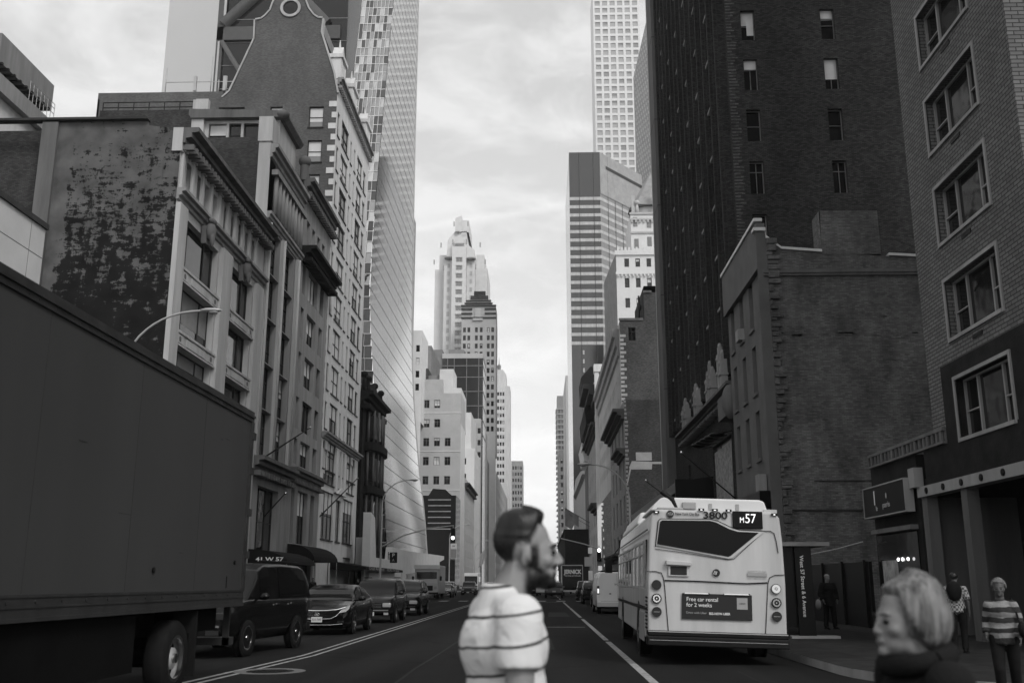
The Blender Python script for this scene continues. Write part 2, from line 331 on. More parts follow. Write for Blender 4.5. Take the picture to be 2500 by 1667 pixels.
mat('poster_light', .3, var=.5, scale=4, bump=0)
def asphalt():
    m, t, p = nodes('asphalt'); nn = t.nodes.new; lk = t.links.new
    g = nn('ShaderNodeNewGeometry'); a = nn('ShaderNodeTexNoise'); a.inputs['Scale'].default_value = 40; a.inputs['Detail'].default_value = 6; lk(g.outputs['Position'], a.inputs['Vector'])
    mpn = nn('ShaderNodeMapping'); mpn.inputs['Scale'].default_value = (1.1, .07, 1); lk(g.outputs['Position'], mpn.inputs[0])
    b = nn('ShaderNodeTexNoise'); b.inputs['Scale'].default_value = .9; b.inputs['Detail'].default_value = 8; lk(mpn.outputs[0], b.inputs['Vector'])
    vo = nn('ShaderNodeTexVoronoi'); vo.feature = 'DISTANCE_TO_EDGE'; vo.inputs['Scale'].default_value = .22
    d0 = nn('ShaderNodeTexNoise'); d0.inputs['Scale'].default_value = 1.5; lk(g.outputs['Position'], d0.inputs['Vector'])
    mxv = nn('ShaderNodeMix'); mxv.data_type = 'VECTOR'; mxv.inputs[0].default_value = .25; lk(g.outputs['Position'], mxv.inputs[4]); lk(d0.outputs['Color'], mxv.inputs[5]); lk(mxv.outputs[1], vo.inputs['Vector'])
    cr = nn('ShaderNodeMapRange'); cr.inputs[1].default_value = 0; cr.inputs[2].default_value = .008; cr.inputs[3].default_value = .55; cr.inputs[4].default_value = 1; lk(vo.outputs['Distance'], cr.inputs[0])
    r1 = nn('ShaderNodeMapRange'); r1.inputs[1].default_value = .3; r1.inputs[2].default_value = .7; r1.inputs[3].default_value = .7; r1.inputs[4].default_value = 1.3; lk(a.outputs[0], r1.inputs[0])
    r2 = nn('ShaderNodeMapRange'); r2.inputs[1].default_value = .3; r2.inputs[2].default_value = .7; r2.inputs[3].default_value = .010; r2.inputs[4].default_value = .021; lk(b.outputs[0], r2.inputs[0])
    m1 = nn('ShaderNodeMath'); m1.operation = 'MULTIPLY'; lk(r1.outputs[0], m1.inputs[0]); lk(r2.outputs[0], m1.inputs[1])
    m2 = nn('ShaderNodeMath'); m2.operation = 'MULTIPLY'; lk(m1.outputs[0], m2.inputs[0]); lk(cr.outputs[0], m2.inputs[1]); lk(m2.outputs[0], p.inputs['Base Color'])
    p.inputs['Roughness'].default_value = .9; p.inputs['Specular IOR Level'].default_value = .05
    bp = nn('ShaderNodeBump'); bp.inputs['Strength'].default_value = .35; bp.inputs['Distance'].default_value = .01; lk(a.outputs[0], bp.inputs['Height']); lk(bp.outputs[0], p.inputs['Normal'])
asphalt()
def paving():
    m, t, p = nodes('paving'); nn = t.nodes.new; lk = t.links.new
    uv = nn('ShaderNodeUVMap'); br = nn('ShaderNodeTexBrick'); lk(uv.outputs[0], br.inputs['Vector']); br.offset = 0
    br.inputs['Scale'].default_value = 1; br.inputs['Brick Width'].default_value = 1.5; br.inputs['Row Height'].default_value = 1.5; br.inputs['Mortar Size'].default_value = .012
    br.inputs['Color1'].default_value = G(.020); br.inputs['Color2'].default_value = G(.028); br.inputs['Mortar'].default_value = G(.01)
    g = nn('ShaderNodeNewGeometry'); a = nn('ShaderNodeTexNoise'); a.inputs['Scale'].default_value = 3; a.inputs['Detail'].default_value = 8; lk(g.outputs['Position'], a.inputs['Vector'])
    r = nn('ShaderNodeMapRange'); r.inputs[1].default_value = .3; r.inputs[2].default_value = .7; r.inputs[3].default_value = .7; r.inputs[4].default_value = 1.3; lk(a.outputs[0], r.inputs[0])
    mm = nn('ShaderNodeVectorMath'); mm.operation = 'SCALE'; lk(br.outputs[0], mm.inputs[0]); lk(r.outputs[0], mm.inputs['Scale']); lk(mm.outputs[0], p.inputs['Base Color']); p.inputs['Roughness'].default_value = .9; p.inputs['Specular IOR Level'].default_value = .05
paving()
def stripes(name, light, dark, z0, pitch, duty, slope=0.0, wob=.012):
    """knitted stripes around a shirt, set by the wearer's own height"""
    m, t, p = nodes(name); nn = t.nodes.new; lk = t.links.new
    tcn = nn('ShaderNodeTexCoord'); s = nn('ShaderNodeSeparateXYZ'); lk(tcn.outputs['Object'], s.inputs[0])
    ns = nn('ShaderNodeTexNoise'); ns.inputs['Scale'].default_value = 5; lk(tcn.outputs['Object'], ns.inputs['Vector'])
    a = nn('ShaderNodeMath'); a.operation = 'MULTIPLY_ADD'; a.inputs[1].default_value = wob * 6; lk(ns.outputs[0], a.inputs[0]); lk(s.outputs['Z'], a.inputs[2])
    a2 = nn('ShaderNodeMath'); a2.operation = 'MULTIPLY_ADD'; a2.inputs[1].default_value = slope; lk(s.outputs['Y'], a2.inputs[0]); lk(a.outputs[0], a2.inputs[2])
    b = nn('ShaderNodeMath'); b.operation = 'SUBTRACT'; b.inputs[1].default_value = z0; lk(a2.outputs[0], b.inputs[0])
    d = nn('ShaderNodeMath'); d.operation = 'DIVIDE'; d.inputs[1].default_value = pitch; lk(b.outputs[0], d.inputs[0])
    f = nn('ShaderNodeMath'); f.operation = 'FRACT'; lk(d.outputs[0], f.inputs[0])
    c = nn('ShaderNodeMath'); c.operation = 'LESS_THAN'; c.inputs[1].default_value = duty; lk(f.outputs[0], c.inputs[0])
    mx_ = nn('ShaderNodeMix'); mx_.data_type = 'RGBA'; lk(c.outputs[0], mx_.inputs[0]); mx_.inputs[6].default_value = G(light); mx_.inputs[7].default_value = G(dark); lk(mx_.outputs[2], p.inputs['Base Color'])
    p.inputs['Roughness'].default_value = .95; p.inputs['Specular IOR Level'].default_value = .1
    bp = nn('ShaderNodeBump'); bp.inputs['Strength'].default_value = .5; bp.inputs['Distance'].default_value = .03; n2 = nn('ShaderNodeTexNoise'); n2.inputs['Scale'].default_value = 9; n2.inputs['Distortion'].default_value = 1.2
    lk(tcn.outputs['Object'], n2.inputs['Vector']); lk(n2.outputs[0], bp.inputs['Height']); lk(bp.outputs[0], p.inputs['Normal'])
stripes('shirt_thin_stripes', .58, .03, 1.068, .088, .10, .14, .006)
stripes('shirt_bold_stripes', .2, .03, 0, .13, .5)
def plaid():
    m, t, p = nodes('shirt_plaid'); nn = t.nodes.new; lk = t.links.new
    tcn = nn('ShaderNodeTexCoord'); ck = nn('ShaderNodeTexChecker'); ck.inputs['Scale'].default_value = 22; ck.inputs['Color1'].default_value = G(.32); ck.inputs['Color2'].default_value = G(.06)
    lk(tcn.outputs['Object'], ck.inputs['Vector']); lk(ck.outputs[0], p.inputs['Base Color']); p.inputs['Roughness'].default_value = .95
plaid()
# ---------------------------------------------------------------- windows and buildings
WC = {}
MANY = ()
MANY = {'attic_pilaster', 'bay_window', 'quoin', 'edge_trim', 'coping', 'pilaster', 'column', 'bay_column', 'roof_ornament', 'chimney', 'antenna', 'edge_fin', 'lantern', 'side_window', 'wall_vent', 'window_blind', 'sill', 'lit_lamp', 'upper_window', 'balcony', 'lit_window', 'band', 'floor_line', 'broken_brick', 'crown_band', 'floor_joint', 'corner_brick', 'string_course', 'carved_pinnacle', 'wall_seam', 'doorway_surround', 'blank_panel', 'faded_sign', 'chimney_pipe', 'turret_roof', 'balcony_slab', 'fascia'}
def win_parts(w, h, style, blind, inset, fr, t=.06):
    """local: x along the wall, z up, -y outwards; origin at the opening's lower left corner"""
    p = MB(); f = MB(); y = inset
    p.face([(0, y, 0), (w, y, 0), (w, y, h), (0, y, h)], 0)
    if blind > 0: p.face([(t, y - .012, h * (1 - blind)), (w - t, y - .012, h * (1 - blind)), (w - t, y - .012, h - t), (t, y - .012, h - t)], 1)
    a, b = y - .07, y - .005
    def bx(x0, x1, z0, z1): f.box(x0, x1, a, b, z0, z1, skip='k')
    bx(0, t, 0, h); bx(w - t, w, 0, h); bx(t, w - t, 0, t); bx(t, w - t, h - t, h)
    s = style if isinstance(style, tuple) else (style,); k = s[0]; q = t * .7; I = (t, w - t); J = (t, h - t)
    if k == 'sash': bx(*I, h * .5 - q / 2, h * .5 + q / 2)
    elif k == 'low': bx(*I, h * .42 - q / 2, h * .42 + q / 2)
    elif k == 'cross':
        bx(w / 2 - q / 2, w / 2 + q / 2, *J); bx(t, w / 2 - q / 2, h * .7 - q / 2, h * .7 + q / 2); bx(w / 2 + q / 2, w - t, h * .7 - q / 2, h * .7 + q / 2)
    elif k == 'trip':
        c0, c1 = w * s[1], w * (1 - s[1])
        bx(c0 - q, c0 + q, *J); bx(c1 - q, c1 + q, *J)
        if len(s) > 2: bx(t, c0 - q, h * s[2] - q / 2, h * s[2] + q / 2); bx(c1 + q, w - t, h * s[2] - q / 2, h * s[2] + q / 2)
    elif k == 'grid':
        nx, ny = s[1], s[2]; q *= .8
        for i in range(1, nx): bx(w * i / nx - q / 2, w * i / nx + q / 2, *J)
        for j in range(1, ny):
            for i in range(nx):
                l = t if i == 0 else w * i / nx + q / 2; r = w - t if i == nx - 1 else w * (i + 1) / nx - q / 2
                bx(l, r, h * j / ny - q / 2, h * j / ny + q / 2)
    if fr.get('surround'):
        e = fr['surround']; f.box(-e, 0, -.04, .03, -e, h + e); f.box(w, w + e, -.04, .03, -e, h + e); f.box(0, w, -.04, .03, h, h + e); f.box(0, w, -.06, .03, -e, 0)
    if fr.get('sill'): e = fr['sill']; f.box(-.08, w + .08, -.10, .02, -e, -.002)
    return p, f
class Building:
    def __init__(s, name, label, cat, x, y, mats, glass_='window_glass', blindm='blind', framem='frame_dark', near=False, group=None, sill=0, surround=0, bp=.3, t=.06, full=.06):
        s.root = thing(name, label, cat, (x, y, 0), group=group, absolute=True); s.w = MB(); s.mats = mats if isinstance(mats, list) else [mats]
        s.win = []; s.pm = [glass_, blindm]; s.fm = framem; s.near = near; s.fr = {'sill': sill, 'surround': surround}; s.bp = bp; s.t = t; s.full = full
        s.rnd = random.Random(len(label) * 7 + int(abs(x * 13 + y * 5)))
    def facade(s, ox, oy, rz, W, z0, z1, wins=(), depth=.22, mi=0, keep=True):
        """one wall plane with real openings; wins = [(u, z, w, h, style)]"""
        M = Matrix.Translation((ox, oy, 0)) @ Matrix.Rotation(R(rz), 4, 'Z')
        us = sorted({0, round(W, 4)} | {round(a, 4) for q in wins for a in (q[0], q[0] + q[2])}); vs = sorted({z0, z1} | {round(a, 4) for q in wins for a in (q[1], q[1] + q[3])})
        us = [u for u in us if -1e-6 <= u <= W + 1e-6]; vs = [v for v in vs if z0 - 1e-6 <= v <= z1 + 1e-6]
        def hole(u, v):
            return any(q[0] < u < q[0] + q[2] and q[1] < v < q[1] + q[3] for q in wins)
        for j in range(len(vs) - 1):
            i = 0
            while i < len(us) - 1:
                vm = (vs[j] + vs[j + 1]) / 2
                if hole((us[i] + us[i + 1]) / 2, vm): i += 1; continue
                k = i
                while k + 1 < len(us) - 1 and not hole((us[k + 1] + us[k + 2]) / 2, vm): k += 1
                a, b, c, d = us[i], us[k + 1], vs[j], vs[j + 1]
                s.w.face([M @ Vector(p) for p in ((a, 0, c), (b, 0, c), (b, 0, d), (a, 0, d))], mi, [(a, c), (b, c), (b, d), (a, d)]); i = k + 1
        for q in wins:
            u, v, w, h = q[:4]; D = depth
            for P in (((u, 0, v), (u, D, v), (u, D, v + h), (u, 0, v + h)), ((u + w, D, v), (u + w, 0, v), (u + w, 0, v + h), (u + w, D, v + h)), ((u, 0, v), (u + w, 0, v), (u + w, D, v), (u, D, v)), ((u, D, v + h), (u + w, D, v + h), (u + w, 0, v + h), (u, 0, v + h))):
                s.w.face([M @ Vector(p) for p in P], mi)
            s.win.append((M, u, v, w, h, q[4] if len(q) > 4 else 'sash', depth))
    def west(s, x0, x1, y, z0, z1, wins=(), **k): s.facade(x0, y, 0, x1 - x0, z0, z1, wins, **k)      # looks back at the camera
    def north(s, x, y0, y1, z0, z1, wins=(), **k):                                                    # right-hand side of the street, looks -x; u runs from y1 to y0
        s.facade(x, y1, -90, y1 - y0, z0, z1, [(y1 - q[0] - q[2],) + tuple(q[1:]) for q in wins], **k)
    def south(s, x, y0, y1, z0, z1, wins=(), **k):                                                    # left-hand side, looks +x
        s.facade(x, y0, 90, y1 - y0, z0, z1, [(q[0] - y0,) + tuple(q[1:]) for q in wins], **k)
    def shell(s, x0, x1, y0, y1, z0, z1, skip='', mi=0):
        """remaining walls and the roof"""
        s.w.box(x0, x1, y0, y1, z0, z1, mi, skip + 'b')
    def part(s, name, mb, mats, **k):
        P = pieces(mb) if name in MANY else [mb]
        if len(P) > 100: P = [mb]
        for q in P:
            o = q.build(name, mats, s.root, weld=name in MANY, **k)
            if len(P) == 1 and name in MANY and len(mb.f) > 600: o['kind'] = 'stuff'
        return o
    def box(s, name, mats, *b, **k): m = MB(); m.box(*b); return m.build(name, mats, s.root, **k)
    def finish(s):
        s.w.build('wall', s.mats, s.root)
        ro = s.root.location
        s.win.sort(key=lambda q: (q[0] @ Vector((q[1], 0, q[2]))).length / max(.3, (q[3] * q[4]) ** .5))
        rest = MB(); mats3 = s.pm + [s.fm]
        for i, (M, u, v, w, h, st, dep) in enumerate(s.win):
            r = s.rnd.random(); b = 0
            if r < s.full: b = .97
            elif r < s.bp: b = s.rnd.choice((.3, .45, .5, .7))
            key = (round(w, 2), round(h, 2), st, b, dep, s.near, tuple(s.pm), s.fm, s.fr['sill'], s.fr['surround'], s.t)
            if key not in WC:
                p, f = win_parts(w, h, st, b, dep - .01, s.fr, s.t)
                if s.near: WC[key] = (p.mesh('window', s.pm), f.mesh('frame', s.fm), None)
                else:
                    c = MB(); c.add(p); c.add(f, mmap={0: 2}); WC[key] = (c.mesh('window', mats3), None, c)
            if i < 100:
                o = bpy.data.objects.new('window', WC[key][0]); COL.objects.link(o); o.parent = s.root
                T = M @ Matrix.Translation((u, 0, v)); o.location = T.to_translation() - ro; o.rotation_euler = M.to_euler()
                if s.near:
                    f = bpy.data.objects.new('frame', WC[key][1]); COL.objects.link(f); f.parent = o
            else:
                c = WC[key][2]
                if c is None:
                    p, f = win_parts(w, h, st, b, dep - .01, s.fr, s.t); c = MB(); c.add(p); c.add(f, mmap={0: 2})
                rest.add(c, M @ Matrix.Translation((u, 0, v)))
        if rest.v: tag(rest.build('window', mats3, s.root), kind='stuff')
        return s.root
def cells(u0, u1, n, w, zs, h, style='sash'):
    """n equal windows between u0 and u1 on each storey in zs"""
    p = (u1 - u0) / n
    return [(u0 + p * (i + .5) - w / 2, z, w, h, style) for z in zs for i in range(n)]
def cornice(x, y0, y1, z0, z1, out, side, dent=0, steps=3):
    """moulded cornice along the street; side +1 projects to +x"""
    m = MB(); pts = [(0, z0)]
    for i in range(steps):
        o = out * ((i + 1) / steps) ** 1.2; a = z0 + (z1 - z0) * (i / steps); b = z0 + (z1 - z0) * ((i + 1) / steps)
        pts += [(o, a + (z1 - z0) * .06), (o, b)]
    pts += [(0, z1)]
    P = [(x + side * a, b) for a, b in pts]
    m.prism(P if side > 0 else P[::-1], y0, y1, 'y')
    if dent:
        y = y0 + .15
        while y < y1 - .2:
            m.box(*sorted((x + side * .01, x + side * out * .72)), y, y + dent * .45, z0 - (z1 - z0) * .35, z0 - .003); y += dent
    return m
# ---------------------------------------------------------------- the setting: ground, road, pavements, markings
XL, XR = -20.0, 10.5
def sheet(name, x0, x1, y0, y1, z, m):
    s = MB(); s.face([(x0, y0, z), (x1, y0, z), (x1, y1, z), (x0, y1, z)]); return tag(s.build(name, m), kind='structure')
sheet('ground', -400, 400, -150, 1400, -.012, 'facade_mid')
r = MB(); r.face([(-14.2, -60, 0), (5.0, -60, 0), (5.0, 1300, 0), (-14.2, 1300, 0)]); r.face([(5.0, -60, 0), (160, -60, 0), (160, 14.2, 0), (5.0, 14.2, 0)]); r.face([(-14.2, 14.2, 0), (-160, 14.2, 0), (-160, -60, 0), (-14.2, -60, 0)])
r.face([(5.0, 14.2, 0), (8.6, 14.2, 0), (5.0, 17.8, 0)])
tag(r.build('road', 'asphalt'), kind='structure')
def walk(poly):
    m = MB(); m.face([(x, y, .14) for x, y in poly])
    for i in range(len(poly)):
        a, b = poly[i], poly[(i + 1) % len(poly)]; m.face([(a[0], a[1], -.01), (b[0], b[1], -.01), (b[0], b[1], .14), (a[0], a[1], .14)], 1)
    return tag(m.build('pavement', ['paving', 'limestone_grey']), kind='structure')
arc = [(8.6 - 3.6 * math.cos(R(a)) , 17.8 - 3.6 * math.sin(R(a))) for a in range(0, 91, 10)]
walk([(5.0, 1300)] + arc + [(160, 14.2), (160, 20), (42, 20), (42, 46), (10.8, 46), (10.8, 1300)])
walk([(-14.2, 1300), (-20.3, 1300), (-20.3, 26), (-160, 26), (-160, 14.2), (-17.8, 14.2)] + [(-17.8 + 3.6 * math.sin(R(a)), 17.8 - 3.6 * math.cos(R(a))) for a in range(0, 91, 10)])
mk = MB()
for dx in (-.16, .08):
    mk.face([(-4.96 + dx, 22, .004), (-4.88 + dx, 22, .004), (-4.88 + dx, 84, .004), (-4.96 + dx, 84, .004)])
    mk.face([(-5.5 + dx, 15, .004), (-5.4 + dx, 15, .004), (-4.88 + dx, 22, .004), (-4.96 + dx, 22, .004)])
    mk.face([(-4.96 + dx, 92, .004), (-4.88 + dx, 92, .004), (-4.88 + dx, 290, .004), (-4.96 + dx, 290, .004)])
tag(mk.build('road_marking', 'paint_white'), 'double solid centre line running down the middle of the asphalt', 'road marking')
mk = MB(); y = 6.5
for a, b in ((5, 27.3), (27.9, 44), (46, 63), (64, 82)): mk.face([(1.66, a, .004), (1.80, a, .004), (1.80, b, .004), (1.66, b, .004)])
for k in range(8): mk.face([(1.67, 95 + k * 12, .004), (1.79, 95 + k * 12, .004), (1.79, 101 + k * 12, .004), (1.67, 101 + k * 12, .004)])
tag(mk.build('road_marking', 'paint_white'), 'white lane line right of centre leading towards the bus lane', 'road marking')
mk = MB()
for k in range(11):
    x = -13.6 + k * 1.65
    if abs(x + 4.9) > .8: mk.face([(x, 85.5, .004), (x + .75, 85.5, .004), (x + .75, 88.5, .004), (x, 88.5, .004)])
mk.face([(-4.7, 82.5, .004), (1.6, 82.5, .004), (1.6, 82.9, .004), (-4.7, 82.9, .004)]); mk.face([(.2, 36, .004), (1.5, 36, .004), (1.5, 36.2, .004), (.2, 36.2, .004)])
tag(mk.build('road_marking', 'paint_white'), 'short white crossing bars painted across the far road', 'road marking')
rn = random.Random(12); mk = MB()      # tar seams and darker repair patches in the asphalt
def seam(pts, w_=.03):
    for (xa, ya), (xb, yb) in zip(pts, pts[1:]): mk.face([(xa - w_, ya, .0025), (xa + w_, ya, .0025), (xb + w_, yb, .0025), (xb - w_, yb, .0025)])
x = -2.2; P = []
for k in range(40): x += rn.uniform(-.05, .05); P.append((x, 8 + k * 1.8))
seam(P); x = 3.4; P = []
for k in range(20): x += rn.uniform(-.04, .04); P.append((x, 7 + k * .6))
seam(P, .02)
for x, y, a, b in ((-1.2, 24, 1.5, 5), (-7.5, 34, 1.2, 4), (.3, 47, 1.0, 7), (-3.4, 60, 1.4, 9), (2.6, 12.5, 1.6, 2.4)): mk.face([(x, y, .0015), (x + a, y + .1, .0015), (x + a - .05, y + b, .0015), (x + .04, y + b - .1, .0015)])
tag(mk.build('road_patch', 'stone_black'), kind='structure')
m = MB(); m.disc((-1.0, 31, .003), (0, 0, 1), .38, 24, 1); tag(m.build('manhole_cover', ['render_grey', 'dark_metal']), 'small plain manhole cover in the middle lane', 'manhole cover')
m = MB(); m.disc((-4.75, 18.1, .003), (0, 0, 1), .62, 32, 0, .42, .003); m.disc((-4.75, 18.1, .004), (0, 0, 1), .41, 32, 1)
for k in range(-3, 4): m.box(-4.75 - .34 + abs(k) * .04, -4.75 + .34 - abs(k) * .04, 18.1 + k * .1 - .02, 18.1 + k * .1 + .02, .004, .009, 1)
tag(m.build('manhole_cover', ['render_grey', 'dark_metal']), 'round iron manhole cover with a paler ring in the near road', 'manhole cover')
# ================================================================ LEFT SIDE OF THE STREET
# --- low marble-panelled block, near left
B = Building('marble_building', 'low pale marble panelled building at the left edge behind the truck', 'building', XL, 30, ['panel_marble'])
B.shell(-34, XL, 20, 37.6, 0, 15.4)
m = MB()
for k in range(8):
    z = 1.2 + k * 1.85; m.box(XL - .01, XL + .006, 20, 37.6, z, z + .03)
for k in range(6): m.box(XL - .01, XL + .005, 21.5 + k * 3, 21.52 + k * 3, 0, 15.4)
B.part('panel_joint', m, 'limestone_dark'); B.box('coping', 'frame_dark', -34.1, XL + .1, 19.9, 37.7, 15.4, 15.62)
B.finish()
# --- L1: house with the peeling party wall
B = Building('peeling_building', 'old stone building whose blank side wall is dark brick with pale paint peeling off', 'building', XL, 51, ['peeling_render', 'limestone', 'brick_dark', 'limestone_dark'], near=True, bp=.18, full=0, blindm='blind_grey', t=.07)
prof = [(-27.3, 26.72), (-23.5, 26.82), (-21.95, 26.78), (-21.9, 26.5), (-20.75, 26.35), (-20.7, 26.18), (XL - .001, 26.15)]
B.w.face([(-27.3, 51, 0), (XL, 51, 0)] + [(x, 51, z) for x, z in prof[::-1]], 0)
B.w.face([(-26.75, 50.94, 0), (-20.9, 50.94, 0)] + [(-20.9, 50.94, 24.7), (-26.4, 50.94, 25.4), (-26.75, 50.94, 24.9)], 0)
B.w.box(-27.9, -27.0, 50.8, 51.2, 0, 26.7, 3, 'b')                     # rendered chimney strip
B.w.box(-45, -27.9, 52.0, 70, 0, 26.75, 2, 'b')
att = []
for a, b in ((52.15, 53.05), (53.95, 54.75), (55.3, 56.1), (56.85, 57.65), (59.0, 59.8), (60.5, 61.3), (62.1, 62.9), (63.6, 64.4), (65.2, 66.0)): att.append((a, 23.15, b - a, 1.6, 'sash'))
bays = []
for a, b in ((52.2, 58.75), (60.6, 66.3)):
    for z0, z1 in ((18.6, 21.55), (15.05, 17.75), (11.5, 14.15), (7.95, 10.6)): bays.append((a + .25, z0, b - a - .5, z1 - z0, ('trip', .26)))
    bays.append((a + .25, 1.0, b - a - .5, 5.4, ('trip', .3)))
B.south(XL, 51, 68.3, 0, 26.15, att + bays, depth=.45, mi=1)
B.w.box(-27.3, XL - .02, 51.02, 68.3, 26.0, 26.1, 2, 'bfr')
m = MB()
for a, b in ((51.0, 52.2), (58.75, 60.6), (66.3, 67.9)): m.box(XL, XL + .28, a, b, 0, 21.9)
B.part('pilaster', m, 'limestone')
for a, b in ((52.2, 58.75), (60.6, 66.3)):
    for z in (17.76, 14.16, 10.61):
        m = MB(); m.box(XL, XL + .12, a, b, z, z + .86); m.box(XL + .12, XL + .2, a, b, z + .72, z + .86); m.box(XL + .12, XL + .2, a, b, z, z + .1)
        n = 4; L_ = (b - a)
        m.box(XL + .12, XL + .16, a + L_ * .26, a + L_ * .74, z + .2, z + .62)
        for u in (.1, .9):
            c = a + L_ * u; m.box(XL + .12, XL + .15, c - .45, c + .45, z + .18, z + .64); m.disc((XL + .151, c, z + .41), (1, 0, 0), .17, 12, 1)
        m.box(XL + .12, XL + .15, a + .02, b - .02, z + .145, z + .155, 1)
        B.part('spandrel', m, ['limestone', 'limestone_dark'])
B.part('cornice', cornice(XL, 50.9, 68.35, 25.35, 26.3, 1.0, 1, dent=.55), 'limestone_dark')
B.part('cornice', cornice(XL, 50.95, 68.3, 22.05, 22.75, .5, 1), 'limestone_grey')
m = MB()
for k in range(10): y = 51.35 + k * 1.62; m.box(XL, XL + .16, y - .14, y + .14, 22.8, 25.3); m.box(XL, XL + .26, y - .2, y + .2, 24.95, 25.3)
B.part('attic_pilaster', m, 'limestone')
for y in (55.3, 62.8):                                                 # carved shields under the attic
    m = MB(); m.ell((XL + .55, y, 21.7), (.3, .42, .62), 12, 8); m.ell((XL + .62, y, 22.3), (.22, .5, .2), 10, 6); m.box(XL + .1, XL + .4, y - .3, y + .3, 20.9, 22.0); m.ell((XL + .7, y - .12, 21.2), (.16, .2, .5), 8, 6)
    B.part('carved_shield', m, 'limestone_dark')
m = MB(); m.box(-20.45, XL + .12, 50.88, 51.4, 24.9, 26.3); B.part('corner_block', m, 'limestone')
B.box('coping', 'frame_dark', -45, -21.9, 50.7, 51.2, 26.78, 26.92)
B.finish()
# --- L2: tall narrow studio building with penthouse
B = Building('studio_building', 'narrow grey stone building with two tall many-paned window strips and a windowed penthouse', 'building', XL, 69, ['limestone_grey', 'brick_dark', 'limestone', 'limestone_dark'], near=True, bp=.15, framem='frame_dark', t=.05)
B.w.box(-28, -20.93, 71.4, 79, 26, 35.4, 1, 'b')
B.w.box(-38.9, -28, 80.0, 89, 20, 42.2, 1, 'b')
B.w.box(-30.2, -29.1, 79.6, 80.1, 26, 43, 2, 'b')
B.west(-27.6, -20.9, 73.6, 35.4, 37.9, [(.9, .2 + 35.5, 1.45, 1.95, 'sash'), (2.55, 35.7, 1.0, 1.95, 'sash'), (3.75, 35.7, 1.5, 1.95, 'none')], depth=.3, mi=2)
B.w.box(-27.6, -20.9, 73.61, 79, 35.4, 37.9, 2, 'bf')
B.w.box(-20.92, XL, 68.4, 70.0, 20, 33.6, 2, 'b'); B.w.box(-21.0, XL + .08, 68.3, 70.1, 33.6, 35.6, 2, 'b')
wn = []
for a, b in ((69.95, 72.6), (73.25, 76.9)):
    for k in range(5): wn.append((a, 10.35 + k * 3.38, b - a, 3.3, ('grid', 3 if b - a < 3 else 4, 3)))
wn += [(70.2, 28.6, 1.0, 2.0, 'sash'), (72.1, 28.6, 1.0, 2.0, 'sash'), (74.0, 28.6, 1.0, 2.0, 'sash'), (75.9, 28.6, 1.0, 2.0, 'sash')]
wn += [(70.3, 1.0, 5.6, 7.2, ('grid', 3, 3))]
B.south(XL, 68.4, 78.75, 0, 33.2, wn, depth=.5, mi=0)
B.shell(-30, XL - .02, 68.45, 78.7, 25, 33.1, 'r', 1)
B.part('cornice', cornice(XL, 68.3, 78.8, 32.3, 33.4, .6, 1), 'limestone_grey')
B.part('cornice', cornice(XL, 68.4, 78.8, 27.3, 28.1, .35, 1), 'limestone_grey')
B.part('cornice', cornice(XL, 68.3, 78.6, 9.1, 10.1, .9, 1, dent=.7), 'limestone_dark')
m = MB()
for k in range(9): m.bar((XL + .22, 69.6 + k * 1.0, 28.2), (XL + .22, 69.6 + k * 1.0, 31.2), .2, .17, 10)
m.box(XL, XL + .5, 69.0, 78.5, 31.2, 31.6); B.part('column', m, 'limestone_grey')
m = MB()
for y in (68.8, 72.92, 77.7): m.box(XL, XL + .22, y - .3, y + .3, 10.1, 27.3); m.bar((XL + .25, y, 10.1), (XL + .25, y, 27.3), .12, n=8)
B.part('pilaster', m, 'limestone')
m = MB(); m.prism([(-28.0, 37.9), (-20.6, 37.9), (-20.3, 38.25), (-20.3, 38.45), (-28.2, 38.7), (-28.2, 38.2)], 73.0, 79.2); B.part('roof', m, 'limestone_dark')
m = MB(); m.ell((-20.6, 73.3, 38.2), (.55, .55, .4), 12, 8); m.bar((-20.6, 73.3, 38.4), (-20.6, 73.3, 39.1), .16, .03); B.part('finial', m, 'limestone_dark')
m = MB(); m.prism([(-28.0, 35.6), (-27.0, 35.6), (-27.0, 38.9), (-27.6, 39.6), (-28.0, 39.6)], 73.2, 79); B.part('chimney', m, 'limestone')
m = MB()
for z in (42.5, 43.0): m.bar((-38.7, 80.1, z), (-30.4, 80.1, z), .05, n=6)
for k in range(7): m.bar((-38.7 + k * 1.38, 80.1, 42.2), (-38.7 + k * 1.38, 80.1, 43.0), .05, n=6)
B.part('roof_railing', m, 'dark_metal')
B.finish()
# --- L3
B = Building('triple_window_building', 'grey stone building with windows in threes under a heavy dark projecting cornice', 'building', XL, 79, ['limestone_grey', 'brick_dark'], near=True, bp=.35, full=.1, t=.06)
wn = []
for z0, z1 in ((25.2, 27.8), (21.4, 24.0), (17.6, 20.2), (13.8, 16.4), (10.9, 13.0), (4.6, 8.9)):
    for a, b in ((79.9, 80.95), (82.1, 85.6), (86.7, 88.2)): wn.append((a, z0, b - a, z1 - z0, 'sash' if b - a < 2 else ('trip', .33)))
for a in (80.6, 82.6, 84.6, 86.6): wn.append((a, 29.3, 1.1, 2.6, 'sash'))
wn += [(80.2, .5, 3.4, 3.2, 'none'), (84.6, .5, 3.4, 3.2, 'none')]
B.south(XL, 78.8, 89.9, 0, 35, wn, depth=.4); B.shell(-32, XL - .02, 78.85, 89.8, 20, 34.9, 'r', 1)
B.part('cornice', cornice(XL, 78.8, 90, 33.9, 35.1, .9, 1, dent=.6), 'limestone_dark'); B.part('cornice', cornice(XL, 79.0, 90, 28.1, 29.1, 1.3, 1, dent=.5), 'stone_black')
B.part('cornice', cornice(XL, 78.9, 89.9, 9.6, 10.5, .7, 1, dent=.5), 'limestone_dark')
